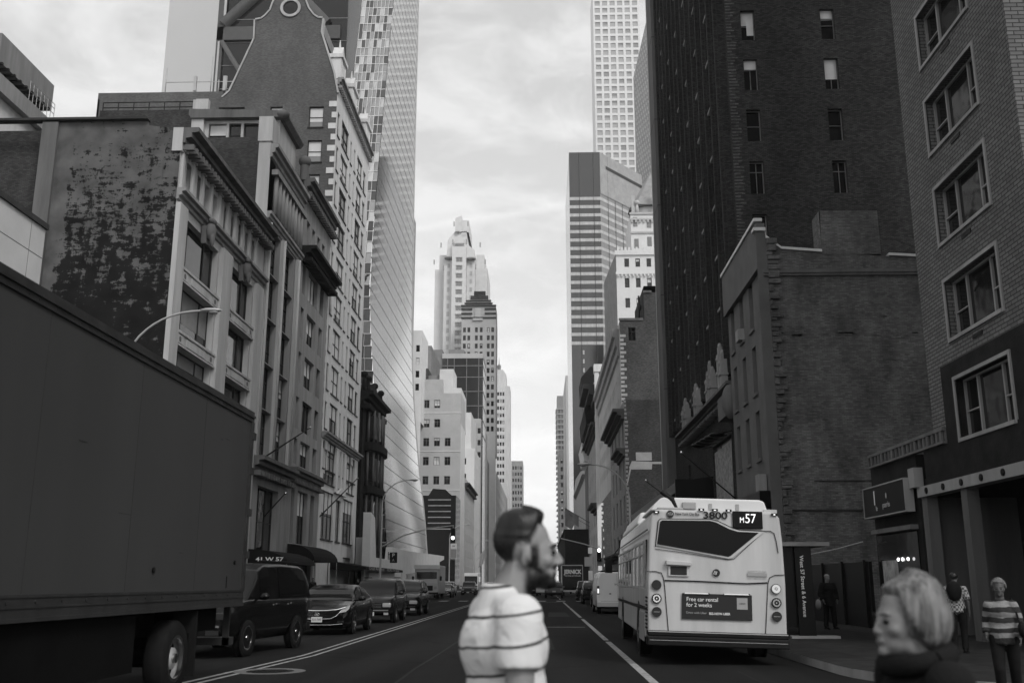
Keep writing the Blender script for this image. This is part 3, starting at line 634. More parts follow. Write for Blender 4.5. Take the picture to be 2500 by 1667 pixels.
m = MB(); m.bar((XL - .1, 79.1, 34.9), (XL - .1, 79.1, 36.3), .4, .35, 10); m.ell((XL - .1, 79.1, 36.7), (.55, .55, .5), 12, 8); B.part('finial', m, 'limestone_dark')
m = MB(); m.box(-20.6, XL + .05, 79.6, 89.6, 35.1, 35.9); B.part('parapet', m, 'limestone_dark')
B.finish()
# --- L4: pale loft building with the shaped gable
B = Building('gabled_building', 'tall building with curved gable, round window, brick side wall and pale gridded front', 'building', XL, 90, ['brick_gable', 'limestone_light', 'limestone_grey'], near=True, bp=.75, full=.35, blindm='blind', glass_='tower_glass', framem='frame_dark', sill=.12, t=.08)
gable = [(-31.5, 48.5), (-30.8, 49.2), (-28.66, 55.0), (-28.71, 57.1), (-28.1, 57.2), (-27.69, 57.56), (-27.2, 58.2), (-27.0, 59.0), (-26.7, 59.7), (-26.1, 60.3), (-25.3, 60.6), (-24.5, 60.3), (-23.95, 59.8), (-23.7, 59.2), (-23.38, 58.36), (-22.82, 57.57), (-22.3, 57.2), (-21.84, 57.17), (-21.95, 55.64), (-20.46, 51.07), (XL, 48.85)]
B.west(-44.1, XL, 90, 15, 48.5, [(44.1 - 26.62, 45.25, 1.4, 2.2, 'sash'), (44.1 - 22.72, 45.2, 1.45, 2.2, 'sash'), (44.1 - 22.7, 41.5, 1.4, 2.3, 'sash'), (44.1 - 26.6, 41.5, 1.4, 2.3, 'sash'), (44.1 - 22.65, 38.05, 1.3, 2.15, 'sash'), (44.1 - 31.8, 45.5, 2.6, 1.95, ('trip', .5))], depth=.25, mi=0)
B.w.face([(x, 90, z) for x, z in [(-31.5, 48.5), (XL, 48.5)] + gable[::-1][0:]], 0)
B.w.prism([(x, z) for x, z in gable[1:-1]] , 90.02, 107.0, 'y', 2)
B.w.box(-44.1, -31.5, 90, 108, 48.5, 49.2, 0, 'b'); B.w.box(-44.1, -43.9, 90, 108, 15, 48.5, 0, 'b')
m = MB()
for i in range(len(gable) - 1):
    a, b = Vector((gable[i][0], 0, gable[i][1])), Vector((gable[i + 1][0], 0, gable[i + 1][1])); d = (b - a); n = Vector((-d.z, 0, d.x)).normalized() * .16
    m.face([(p.x, y, p.z) for p, y in ((a + n, 89.9), (b + n, 89.9), (b, 89.9), (a, 89.9))]); m.face([(p.x, y, p.z) for p, y in ((a + n, 90.6), (b + n, 90.6), (b + n, 89.9), (a + n, 89.9))])
B.part('coping', m, 'limestone')
m = MB(); m.disc((-25.16, 89.97, 58.4), (0, -1, 0), .82, 28, 1); m.disc((-25.16, 89.96, 58.4), (0, -1, 0), 1.05, 28, 0, .78, .12); B.part('round_window', m, ['limestone', 'window_glass'])
rows = [47.0 - k * 3.66 for k in range(10)]
wn = []
for z in rows:
    for a, w in ((90.75, .95), (92.9, 3.7), (97.55, .75), (99.65, .75), (101.5, 3.2), (105.35, 1.5)): wn.append((a, z - 2.9 + .6, w, 2.55 if w < 2 else 2.75, 'low' if w < 2 else ('trip', .5, .5)))
wn += [(91.2, 10.5, 5.2, 3.1, ('trip', .35)), (97.6, 10.5, .9, 2.8, 'none'), (99.1, 10.5, .9, 2.8, 'none'), (101.2, 10.5, 5.2, 3.1, ('trip', .35)), (91.2, 5.4, 5.2, 4.4, ('grid', 3, 2)), (97.7, 5.4, 2.2, 4.0, 'none'), (101.2, 5.4, 5.2, 4.4, ('grid', 3, 2)), (91.5, .4, 4.5, 3.6, 'none'), (102, .4, 4.5, 3.6, 'none')]
B.south(XL, 90, 108.5, 0, 50.5, wn, depth=.22, mi=1)
B.w.box(XL - .6, XL - .02, 90.1, 108.4, 45, 50.4, 1, 'br'); B.w.box(-43, -20.6, 107, 108.5, 0, 50, 1, 'b')
m = MB()
for k in range(28): z = 15.5 + k * 1.18; m.box(XL - .75 if k % 2 else XL - .45, XL + .02, 89.93, 90.1, z, z + .6)
B.part('quoin', m, 'limestone_light')
for a, b in ((90.1, 92.4), (96.3, 98.9), (104.6, 107.4)):
    m = MB(); m.box(-20.9, XL + .25, a, b, 50.5, 52.8); m.box(-21.0, XL + .45, a - .15, b + .15, 52.8, 53.2); m.bar((XL + .1, a + .35, 50.5), (XL + .1, a + .35, 52.8), .22, n=8); m.bar((XL + .1, b - .35, 50.5), (XL + .1, b - .35, 52.8), .22, n=8)
    m.prism([(a + .3, 53.2), (b - .3, 53.2), ((a + b) / 2, 54.6)], -20.8, XL + .2, 'x'); m.bar((XL - .2, (a + b) / 2, 54.4), (XL - .2, (a + b) / 2, 55.4), .15, .04, 6)
    B.part('dormer', m, 'limestone_light')
B.part('cornice', cornice(XL, 90, 108.5, 49.8, 50.6, .6, 1, dent=.5), 'limestone_grey'); B.part('cornice', cornice(XL, 90, 108.5, 14.4, 15.0, .6, 1), 'limestone_grey')
m = MB()
for a, b in ((96.2, 97.3), (98.6, 99.2), (100.2, 101.3)): m.box(XL, XL + .2, a, b, 10, 14.2)
m.prism([(96.6, 9.9), (101.2, 9.9), (98.9, 10.6)], XL, XL + .35, 'x'); B.part('doorway_surround', m, 'limestone_light')
m = MB()
for k in range(12): m.bar((-22.6 + k * .02, 91 + k * 1.3, 57.5 - k * .1), (-20.4, 91 + k * 1.3, 51.5), .05, n=5)
for k in range(6): m.bar((-22.3 + k * .38, 91, 57 - k * 1.05), (-22.3 + k * .38, 106, 57 - k * 1.05), .06, n=5)
B.part('roof_ironwork', m, 'dark_metal')
m = MB()
for x, h in ((-35.6, 3.0), (-32.6, 2.1), (-31.0, 4.2), (-30.2, 1.6), (-29.4, 2.0), (-27.6, 2.4)): m.bar((x - 2, 90.6, 49.2), (x - 2, 90.6, 49.2 + h), .05, n=6)
m.bar((-37.6, 90.6, 50.6), (-29.6, 90.6, 50.6), .035, n=6)
for x in (-34.6, -31.6, -29.7): m.box(x - .15, x + .15, 90.5, 90.7, 49.6, 51.2)
B.part('antenna', m, 'galvanised')
B.finish()
# --- L5: ornate dark house with a bow front
B = Building('ornate_dark_building', 'narrow soot-dark ornate house with a curved bay front beside the sloping mirror tower', 'building', XL, 109, ['stone_black'], near=True, bp=.05, framem='limestone_dark')
B.shell(-32, XL, 108.6, 121.5, 0, 21.8)
def bow(z0, z1, r, out, seg=14, mi=0):
    m = MB(); cy = 115.6; rows = [[(XL + out * math.sin(math.pi * i / seg) ** .6, cy - r * math.cos(math.pi * i / seg), z) for i in range(seg + 1)] for z in (z0, z1)]
    m.grid(rows, mi, False); m.face([p for p in rows[1]], mi); m.face([p for p in rows[0]][::-1], mi); return m
for z0, z1, r, o_ in ((3.8, 4.6, 4.9, 1.7), (4.6, 11.2, 4.4, 1.3), (11.2, 11.9, 5.0, 1.8), (11.9, 16.0, 4.4, 1.3), (16.0, 16.8, 5.1, 1.9), (16.8, 20.8, 4.3, 1.1)): B.part('bay', bow(z0, z1, r, o_), 'stone_black')
m = MB()
for z0, z1 in ((5, 11), (12.1, 15.8), (17, 20.6)):
    for i in range(7):
        t = math.pi * (i + .5) / 7; m.bar((XL + 1.42 * math.sin(t) ** .6, 115.6 - 4.5 * math.cos(t), z0), (XL + 1.42 * math.sin(t) ** .6, 115.6 - 4.5 * math.cos(t), z1), .14, n=7)
B.part('bay_column', m, 'limestone_dark')
m = MB()
for z0, z1 in ((5.6, 10.4), (12.6, 15.2), (17.4, 20.0)):
    for i in range(6):
        t = math.pi * (i + 1) / 7; c = Vector((XL + 1.36 * math.sin(t) ** .6, 115.6 - 4.42 * math.cos(t), 0)); a = .5
        d = Vector((1.36 * .6 * math.cos(t) * math.sin(t) ** -.4, 4.42 * math.sin(t), 0)).normalized()
        m.face([c - d * a + Vector((0.03, 0, z0)), c + d * a + Vector((0.03, 0, z0)), c + d * a + Vector((.03, 0, z1)), c - d * a + Vector((.03, 0, z1))])
B.part('bay_window', m, 'window_glass')
B.part('cornice', cornice(XL, 108.5, 121.6, 20.9, 22.3, 1.5, 1, dent=.8), 'stone_black')
m = MB()
for y in (108.9, 111.5, 116, 120.6): m.bar((XL + .3, y, 22.3), (XL + .3, y, 24), .35, .2, 8); m.ell((XL + .3, y, 24.2), (.45, .45, .4), 10, 6)
m.prism([(113, 22.3), (118.5, 22.3), (115.7, 24.4)], XL - .6, XL + .5, 'x'); B.part('roof_ornament', m, 'stone_black')
m = MB(); m.box(XL, XL + .3, 109, 111, 0, 20.8); m.box(XL, XL + .3, 120.3, 121.5, 0, 20.8); B.part('pilaster', m, 'stone_black')
B.finish()
# --- L6: slab tower whose mirror front sweeps out at the foot
B = Building('mirror_tower', 'tall mirror glass slab tower with a front that sweeps out to the pavement', 'tower', XL, 131, ['mirror_glass', 'mirror_dark'])
prof = [(-18.3, 3.0), (-18.6, 6.2), (-18.95, 10.5), (-19.4, 14.5), (-20.15, 19.6), (-20.8, 25.6), (-21.3, 31), (-21.7, 37), (-21.95, 45), (-22.1, 58), (-22.2, 80), (-22.2, 130)]
Y1 = 165.0
def yn(z): return max(121.8, 120 + (z - 32) * .29)      # the end wall leans back as it rises
fr_ = []
for i in range(len(prof) - 1):
    for t in range(3): fr_.append((prof[i][0] + (prof[i + 1][0] - prof[i][0]) * t / 3, prof[i][1] + (prof[i + 1][1] - prof[i][1]) * t / 3))
fr_.append(prof[-1])
for i in range(len(prof)):      # smooth front
    pass
B.w.grid([[(x, y, z) for y in (yn(z), (yn(z) + Y1) / 2, Y1)] for x, z in prof], 0, True, flip=True)
B.w.face([(-27.1, yn(60), 60), (-27.1, Y1, 60), (-27.1, Y1, 130), (-27.1, yn(130), 130)], 1); back = [(-27, 130), (-27, 60), (-27.6, 40), (-29, 20), (-33, 3)]
B.w.face([(x, Y1, z) for x, z in prof] + [(x, Y1, z) for x, z in back], 1); B.w.face([(-27.1, yn(130), 130), (-22.2, yn(130), 130), (-22.2, Y1, 130), (-27.1, Y1, 130)], 1)
m = MB(); rn = random.Random(3)     # the narrow end wall: every pane sits at its own slight tilt
def px_(z):
    for i in range(len(prof) - 1):
        if prof[i][1] <= z <= prof[i + 1][1]: k = (z - prof[i][1]) / (prof[i + 1][1] - prof[i][1]); return prof[i][0] + k * (prof[i + 1][0] - prof[i][0])
    return prof[-1][0]
z = 3.0; m2 = MB(); bars = [-27.3 + .8 * k for k in range(8)]
while z < 129:
    x1 = px_(z + .8) - .05; x0 = -27 if z > 60 else -27 - (60 - z) * .05; n = 8; w_ = (x1 - x0) / n; h = 1.5
    for k in range(n):
        a, b, c, d = [rn.uniform(-.05, .05) for _ in range(4)]; ya, yb = yn(z), yn(z + h); j1, j2, j3 = [rn.uniform(-.04, .04) for _ in range(3)]
        m.face([(x0 + k * w_, ya + a, z), (x0 + (k + 1) * w_, ya + b, z), (x0 + (k + 1) * w_, yb + c, z + h + .12), (x0 + k * w_, yb + d, z + h + .12)], rn.choice((0, 0, 1, 2)))
        X0 = x0 + k * w_; m2.face([(X0 - .04 + j1, ya - .1, z), (X0 + .03 + j1, ya - .1, z), (X0 + .03 + j2, yb - .1, z + 1.62), (X0 - .03 + j2, yb - .1, z + 1.62)])
        if rn.random() < .9: m2.face([(X0, ya - .11, z - .05 + j3), (X0 + w_, ya - .11, z - .05 + j1), (X0 + w_, ya - .11, z + .06 + j2), (X0, ya - .11, z + .05 + j3)])
    z += 1.62
B.part('end_wall', m, ['mirror_dark', 'steel_brace', 'mirror_glass']); tag(B.part('reflected_grid', m2, 'limestone_light'), kind='stuff')  # pale bars and mixed pane tones paint a broken reflected grid
m = MB(); z = 4.5
while z < 128:
    x = px_(z); m.box(x - .1, x + .015, yn(z), Y1, z, z + .07)
    z += 2.25
B.part('floor_joint', m, 'steel_brace')
m = MB()
for k in range(30):
    y = 122.4 + k * 1.42
    for i in range(len(prof) - 1):
        (xa, za), (xb, zb) = prof[i], prof[i + 1]
        if y > yn(zb): m.face([(xa + .012, y, za), (xa + .012, y + .035, za), (xb + .012, y + .035, zb), (xb + .012, y, zb)])
tag(B.part('mullion', m, 'facade_mid'), kind='stuff')
m = MB()
for i in range(len(prof) - 1):
    (xa, za), (xb, zb) = prof[i], prof[i + 1]; ya = yb = Y1
    m.face([(xa + .08, ya, za), (xa + .08, ya + .35, za), (xb + .08, yb + .35, zb), (xb + .08, yb, zb)]); m.face([(xa - .3, ya - .01, za), (xa + .08, ya - .01, za), (xb + .08, yb - .01, zb), (xb - .3, yb - .01, zb)])
B.part('edge_trim', m, 'stone_pale')
B.finish()
m = MB(); m.prism([(104.0, 0), (132, 0), (132, 5.55), (120, 5.6), (119.2, 4.1), (108, 4.1), (106.6, 8.2), (104.0, 8.6)], -18.4, -17.6, 'x'); m.prism([(132, 2.6), (176, 3.6), (176, 5.0), (184, 5.6), (184, 6.2), (132, 5.55)], -18.4, -17.6, 'x')
tag(m.build('travertine_wall', 'travertine'), 'pale stone wall with a sloping top at the foot of the mirror tower', 'wall')
# --- beyond
B = Building('slender_tower', 'slim pale grey tower edge showing just beside the mirror tower', 'tower', -32, 240, ['facade_grey'], near=False); B.shell(-38, -31.9, 241, 243, 0, 92); m = MB()
for k in range(45): m.box(-38, -31.88, 240.9, 241.0, 4 + k * 2, 4.5 + k * 2)
B.part('band', m, 'stone_pale'); B.finish()
B = Building('pale_annex_building', 'pale building with few small windows seen just right of the mirror tower edge', 'building', -30, 244, ['stone_white'], bp=.3)
B.west(-38, -29.6, 243, 0, 63.4, [(5.2, 48 + k * 3.3, .9, 1.7, 'sash') for k in range(4)] + [(6.9, 48 + k * 3.3, .9, 1.7, 'sash') for k in range(4)]); B.shell(-38, -29.6, 243.05, 256, 40, 63.3, 'f'); B.finish()
B = Building('dark_slab', 'dark slab block wedged behind the pale stepped building', 'building', -27, 300, ['facade_mid', 'brick_dark_plain']); B.shell(-35.5, -33.6, 300, 330, 0, 73); B.shell(-39, -37.5, 301, 320, 0, 76, mi=1); B.finish()  # both slabs have plain dark base colours
# --- L8: pale stepped block
B = Building('stepped_building', 'pale stepped masonry building with dark square windows right of the mirror tower', 'building', XL, 250, ['stone_pale', 'stone_white', 'brick_dark_plain'], bp=.4, full=.15, t=.12, framem='frame_mid')
wn = []
for k, z in enumerate((44.75, 39.8, 35.0, 30.2, 25.4, 20.5, 15.6)):
    for j in range(4):
        u = 1.0 + j * 2.72 + (.0 if k < 1 else .1)
        if z > 38 and j > 2: continue
        wn.append((u - .1, z, 1.5, 2.1, 'cross'))
B.west(-33.4, -20.2, 250, 0, 48.6, wn, depth=.3); B.west(-33.4, -24.9, 250.02, 48.6, 52.2)
B.shell(-33.4, -24.9, 250.05, 262, 48.6, 52.2, 'f'); B.shell(-33.4, -20.2, 250.03, 264, 0, 48.6, 'f')
B.south(XL - .15, 250, 264, 0, 40.7, [(252 + 2.6 * j, z, 1.0, 1.8, 'sash') for j in range(4) for z in (36, 31.2, 26.4, 21.6, 16.8)], mi=1)
B.w.box(-20.2, XL - .151, 250, 264, 0, 40.7, 1, 'bl')
for z in (43.4, 33.6, 23.9): B.box('string_course', 'stone_white', -33.45, XL - .1, 249.9, 250.0, z, z + .22)
B.w.box(-26.0, -22.4, 252, 262, 48.6, 55.3, 1, 'b'); B.w.box(-22.4, -20.4, 253, 270, 40.7, 50.5, 1, 'b')
B.box('penthouse', 'brick_dark_plain', -33.4, -29.0, 252, 262, 52.2, 55.5); B.box('penthouse', 'facade_mid', -29.0, -24.0, 253, 262, 52.2, 53.9)
m = MB(); m.bar((-31.8, 250.8, 52.2), (-31.8, 250.8, 53.2), 1.1, n=16); m.ell((-31.8, 250.8, 53.2), (1.1, 1.1, .6), 16, 8); B.part('roof_tank', m, 'stone_white')
B.finish()
B = Building('dark_glass_block', 'low black glass block with pale floor bands under the stepped building', 'building', XL, 236, ['dark_glass']); B.shell(-28.5, XL, 236, 249.6, 0, 21.5)
B.w.prism([(-26.5, 21.5), (-21, 21.5), (-22.5, 22.9), (-25.5, 23.1)], 236.2, 249, 'y')
for k in range(6): B.box('floor_band', 'limestone_grey', -26.5, XL - 1.2, 235.8, 236, 13.6 + k * 1.35, 13.85 + k * 1.35)
B.finish()
# --- street wall on the left running away
def row_block(name, label, y0, y1, z1, m, wins, x=XL, corn=None, xin=-16, **kw):
    b = Building(name, label, 'building', x, y0, [m], **kw)
    b.south(x, y0, y1, 0, z1, wins, depth=.25); b.west(x + xin, x, y0, 0, z1, kw.get('_w', ())); b.w.box(x + xin, x - .01, y0 + .02, y1, z1 - 1, z1, 0, 'bfr')
    if corn: b.part('cornice', cornice(x, y0, y1, z1 - corn, z1 + .1, corn * .9, 1), 'cornice_dark')
    b.finish(); return b
B = Building('corniced_building', 'mid-height pale stone building with a dark projecting cornice along the street', 'building', XL, 264, ['stone_pale'], bp=.2, t=.1); B.south(XL, 264.2, 300, 0, 28.5, cells(265, 299, 7, 1.6, (22.5, 18.3, 14.1, 9.9, 5.7), 2.4), depth=.3); B.w.box(-36, XL, 264.2, 264.4, 0, 28.5, 0, 'b')
B.w.box(-36, XL - .01, 264.5, 300, 28, 28.5, 0, 'bf'); B.part('cornice', cornice(XL, 264, 300, 26.0, 27.2, 1.2, 1, dent=1), 'cornice_dark'); B.finish()
B = Building('white_setback_building', 'bright white building with setbacks further along the left side', 'building', XL, 300, ['stone_white'], bp=.2, t=.1)
B.south(XL, 300.3, 330, 0, 41, cells(301, 329, 5, 1.0, (36, 31.5, 27, 22.5, 18, 13.5, 9, 4.5), 2.0), depth=.3); B.west(-34, XL, 300.3, 28, 41, [(7, 36.2, 1, 1.9, 'sash'), (10.5, 36.2, 1, 1.9, 'sash'), (10.5, 31.5, 1, 1.9, 'sash')]); B.w.box(-34, XL - .01, 300.4, 330, 40, 41, 0, 'bf')
B.w.box(-34, -21.5, 306, 330, 41, 53, 0, 'b'); B.finish()
B = Building('grey_loft_building', 'plain pale grey building with scattered small windows beyond the white setbacks', 'building', XL, 330, ['stone_pale'], bp=.2); B.south(XL, 330.3, 372, 0, 55, cells(331, 371, 4, 1.1, [4 + 4 * k for k in range(12)], 1.8), depth=.3)
B.west(-34, XL, 330.3, 38, 55, [(3 + 5 * i, 42 + 4 * k, 1, 1.8, 'sash') for i in range(3) for k in range(3)]); B.w.box(-34, XL - .01, 330.4, 372, 54, 55, 0, 'bf'); B.box('water_tank_house', 'brick_dark_plain', -29, -21.5, 338, 350, 55, 60); B.finish()
B = Building('dark_mansard_building', 'dark building with a slanted roof between the white blocks and the far towers', 'building', XL, 372, ['facade_mid'], bp=.2); B.south(XL + .1, 372.3, 410, 0, 46, cells(373, 409, 6, 1.4, [4 + 4 * k for k in range(10)], 2.2), depth=.3); B.west(-30, XL + .1, 372.3, 30, 46, [(3 + 3 * i, 32 + 4.3 * k, 1.2, 2.2, 'sash') for i in range(2) for k in range(3)])
B.w.prism([(-30, 46), (XL, 46), (-21.8, 51), (-28, 52)], 372.3, 410, 'y'); B.finish()
B = Building('narrow_white_building', 'narrow white fronted building behind the dark slanted roof', 'building', XL, 410, ['stone_white'], bp=.2); B.south(XL + .2, 410.3, 440, 0, 58, cells(411, 439, 4, 1.4, [4 + 4.2 * k for k in range(13)], 2.2), depth=.3); B.west(-30, XL + .2, 410.3, 40, 58); B.w.box(-30, XL, 410.4, 440, 57, 58, 0, 'bf'); B.finish()
B = Building('long_grey_building', 'long grey building near the far end of the left side', 'building', XL, 440, ['facade_grey'], bp=.2); B.south(XL + .3, 440.3, 590, 0, 49, cells(442, 588, 16, 3, [5 + 5 * k for k in range(9)], 2.6), depth=.3); B.west(-30, XL + .3, 440.3, 30, 49); B.w.box(-30, XL + .2, 440.4, 590, 48, 49, 0, 'bf'); B.finish()
# --- L9 glass box
k = 1.117; Z = lambda z: 1.5 + (z - 1.5) * k
B = Building('glass_box_building', 'dark glass box building with a pale roof frame above the white blocks', 'building', -26, 335, ['tower_dark', 'stone_pale', 'facade_mid'])
B.shell(-33.7, -19.6, 335, 352, 0, Z(68.9)); B.w.box(-36.7, -33.75, 335.5, 352, 0, Z(71.8), 2, 'b'); B.box('roof_plant', 'facade_mid', -31.9, -26.5, 338, 350, Z(70.4), Z(72.3))
B.box('roof_frame', 'stone_pale', -33.8, -19.5, 334.9, 352.1, Z(68.9), Z(70.4))
m = MB()
for x in (-32, -29.7, -25.4, -21.2): m.box(x, x + .25, 334.9, 335.0, 40, Z(68.8))
for z in (50, 55, 60, 65, 70, 74): m.box(-33.7, -19.6, 334.85, 334.98, z, z + .3); m.box(-19.6, -19.5, 335, 352, z, z + .3)
B.part('mullion', m, 'frame_mid'); B.finish()
# --- L10 postmodern stone skyscraper
B = Building('stepped_skyscraper', 'very tall pale stone skyscraper with a tapering crown and small lanterns', 'skyscraper', -34, 400, ['travertine', 'stone_white'], glass_='tower_glass', bp=0, full=0, framem='stone_pale', t=.25)
B.west(-36.9, -30.9, 400, 60, 140, [(1.6, 62 + 3.55 * i, 2.8, 2.2, ('trip', .5)) for i in range(21)], depth=.4, mi=0)
B.w.box(-36.9, -30.9, 400.05, 430, 60, 140, 0, 'bf')
B.w.box(-40.5, -36.95, 403, 430, 60, 135.5, 1, 'b'); B.w.box(-30.85, -27.4, 403, 430, 60, 136.5, 0, 'b'); B.w.box(-44.8, -40.55, 407, 432, 60, 132, 1, 'b'); B.w.box(-27.35, -22.3, 407, 432, 60, 132.5, 0, 'b')
B.w.box(-43.3, -39.9, 410, 428, 132, 139.5, 1, 'b'); B.w.box(-27.3, -23.8, 410, 428, 132.5, 139.5, 0, 'b')
B.w.prism([(-39.8, 135.5), (-27.6, 136.5), (-27.8, 140), (-31.2, 143), (-31.2, 148.3), (-36.1, 148.6), (-39.3, 144.6)], 405, 428, 'y', 0)
B.w.box(-36.1, -33.3, 404, 426, 148, 154.2, 1, 'b'); B.w.box(-33.3, -30.3, 405, 426, 148, 153.6, 0, 'b'); B.w.prism([(-36.1, 154.2), (-33.3, 154.2), (-33.3, 155.4)], 404, 426, 'y', 1)
B.w.prism([(-36.0, 142), (-32.1, 142), (-32.1, 144.2), (-34, 145.3), (-36, 144.2)], 401.5, 404.5, 'y', 1)
m = MB()
for x, z in ((-44.4, 132), (-41.6, 139.5), (-40.3, 129.5), (-36.6, 141), (-30.9, 141), (-26.8, 129.8), (-25.0, 139.5), (-22.8, 132), (-36.2, 149), (-30.3, 149)): m.box(x - .22, x + .22, 399.4, 400.0, z, z + 2.0)
B.part('lantern', m, 'facade_grey')
m = MB(); m.ell((-38.3, 402, 135.4), (2.2, 1.5, .7), 12, 6); m.ell((-29.0, 402, 135.0), (2.2, 1.5, .7), 12, 6); m.box(-35.6, -34.2, 403.6, 404, 147.6, 148.1); m.box(-32.4, -31.0, 403.6, 404, 147.6, 148.1); B.part('balcony', m, 'facade_mid')
m = MB()
for i in range(20):
    for x in (-39.2, -29.6): m.box(x, x + 1.1, 402.94, 402.99, 64 + 3.55 * i, 66 + 3.55 * i)
B.part('side_window', m, 'limestone'); B.finish()
# --- L11 banded-crown office tower, in front of the tall pale one
B = Building('banded_crown_tower', 'slim office tower with dark square windows and a dark stepped banded crown', 'tower', -24, 385, ['stone_pale'], bp=.25, full=.05, t=.2)
q9 = .917; X_ = lambda v: v * q9; Z = lambda v: 1.5 + (v - 1.5) * q9
wn = [(u * q9, Z(64 + 3.62 * i), 1.1, 2.0, 'sash') for i in range(13) for u in (.7, 2.6, 5.9, 8.0, 11.1, 13.0)]
B.west(X_(-34.1), X_(-19.1), 385, 0, Z(113.5), wn, depth=.4); B.shell(X_(-34.1), X_(-19.1), 385.05, 399, 50, Z(113.5), 'f')
for x0, x1, y, z0, z1 in ((-34.2, -19.2, 385.3, 113.5, 119.5), (-32.3, -21.4, 386, 119.5, 122), (-30.3, -22.8, 387, 122, 124.2), (-28.9, -24, 388, 124.2, 126.6)): B.w.box(X_(x0), X_(x1), y, 399, Z(z0), Z(z1), 0, 'b')
m = MB()
for x0, x1, y, z in ((-34.4, -19.0, 384.6, 113.6), (-34.3, -29.5, 384.7, 115.6), (-24, -19.1, 384.7, 115.6), (-34.3, -29.5, 384.7, 117.6), (-24, -19.1, 384.7, 117.6), (-34.4, -19.0, 384.6, 119.1), (-33, -20.6, 385.5, 120.4), (-32.4, -21.3, 385.6, 121.6), (-30.5, -22.7, 386.5, 123), (-30.4, -22.7, 386.6, 123.9), (-29, -23.9, 387.5, 124.6), (-29, -23.9, 387.5, 125.4), (-29, -23.9, 387.5, 126.2)): m.box(X_(x0), X_(x1), y, y + .9, Z(z), Z(z + .62))
B.part('crown_band', m, 'frame_dark'); m = MB(); m.box(X_(-29.2), X_(-24.8), 384.3, 385, Z(112.6), Z(113.6)); m.box(X_(-28.3), X_(-25.6), 384.6, 385.2, Z(113.6), Z(118.2)); B.part('balcony', m, 'stone_pale'); B.finish()
# --- L12 cupola tower, L14
k = 1.25; X_ = lambda x: x * k; Z = lambda z: 1.5 + (z - 1.5) * k
B = Building('cupola_tower', 'stone tower stepping up to a small roof cupola with a spire', 'tower', X_(-18), 600, ['limestone_light'], bp=.3, t=.2)
B.west(X_(-22), X_(-16.7), 600, 0, Z(95.5), [(u, 60 + 4.4 * i, 1.1, 2.2, 'sash') for i in range(13) for u in (1.2, 2.8, 4.4)], depth=.4); B.shell(X_(-22), X_(-16.7), 600.05, 625, 40, Z(95.5), 'f')
B.w.box(X_(-16.7), X_(-14.9), 601, 625, 0, Z(95.4), 0, 'b'); B.w.box(X_(-21.8), X_(-16.8), 603, 620, Z(95.5), Z(101.6), 0, 'b'); B.w.prism([(X_(-21.8), Z(101.6)), (X_(-16.8), Z(101.6)), (X_(-18.4), Z(104)), (X_(-21), Z(104))], 603, 620, 'y', 0)
m = MB(); m.bar((X_(-20.4), 606, Z(104)), (X_(-20.4), 606, Z(106)), 1.1, .9, 8); m.ell((X_(-20.4), 606, Z(106)), (1.2, 1.2, 1.6), 10, 8); m.bar((X_(-20.4), 606, Z(107)), (X_(-20.4), 606, Z(111)), .35, .05, 6); B.part('cupola', m, 'facade_mid'); B.finish()
B = Building('end_block_left', 'grey office block closing the left side near the vanishing point', 'building', -17, 812, ['facade_grey'], bp=.3, t=.2, blindm='blind_grey')
B.west(-24, -14.6, 812, 0, 98, [(1 + 2.1 * j, 6 + 5.0 * i, 1.3, 2.8, 'sash') for i in range(18) for j in range(4)], depth=.4); B.shell(-24, -14.6, 812.05, 850, 0, 98, 'f'); B.finish()
# --- roofline behind the near left houses
B = Building('braced_glass_tower', 'dark glass tower with heavy diagonal steel braces behind the curved gable', 'tower', -45, 140, ['tower_glass', 'dark_glass'])
B.shell(-50.4, -30, 140, 165, 40, 140, mi=1)
m = MB(); m.box(-50.5, -31, 139.5, 139.95, 84.3, 86.6); m.box(-50.5, -49.5, 139.5, 139.9, 40, 140)
m.bar((-49.6, 139.6, 87), (-41, 139.6, 96), .9, n=4); m.bar((-41, 139.6, 96), (-33, 139.6, 87), .9, n=4); m.bar((-49.6, 139.6, 84), (-41, 139.6, 70), .5, n=4)
B.part('steel_brace', m, 'steel_brace'); m = MB(); m.box(-49.6, -49.25, 139.4, 139.6, 87, 100); m.box(-50.2, -49.9, 139.4, 139.6, 60, 84); B.part('edge_fin', m, 'stone_pale')
m = MB()
for z in range(60, 130, 4): m.box(-50.4, -30, 139.93, 139.98, z, z + .15)
B.part('floor_line', m, 'frame_mid'); B.finish()
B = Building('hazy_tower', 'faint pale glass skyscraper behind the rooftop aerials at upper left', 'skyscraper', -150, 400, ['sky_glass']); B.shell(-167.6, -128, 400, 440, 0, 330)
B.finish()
B = Building('rooftop_plant_building', 'stone corner building top with a dark roof plant box at the far left edge', 'building', -42, 69, ['limestone_light', 'water_tank'])
B.w.box(-58, -42.6, 69.5, 82, 20, 38.8, 0, 'b'); B.box('cornice', 'limestone_grey', -58, -42, 69, 83, 38.8, 40.2)
m = MB(); m.box(-58, -42.2, 69.4, 78, 41.2, 43.6); B.part('roof_plant', m, 'water_tank'); m = MB(); m.box(-58, -43, 69.9, 77.6, 40.2, 41.2)
for k in range(9): m.box(-43, -42, 69.6 + k * .95, 69.8 + k * .95, 41.0, 41.18)
B.part('plant_base', m, 'dark_metal'); m = MB()
for k in range(8): m.bar((-42.05, 74 + k * .6, 40.2), (-42.05, 74 + k * .6, 41.9), .03, n=5)
for z in (41, 41.5, 41.9): m.bar((-42.05, 74, z), (-42.05, 78.2, z), .03, n=5)
B.part('railing', m, 'galvanised'); B.finish()
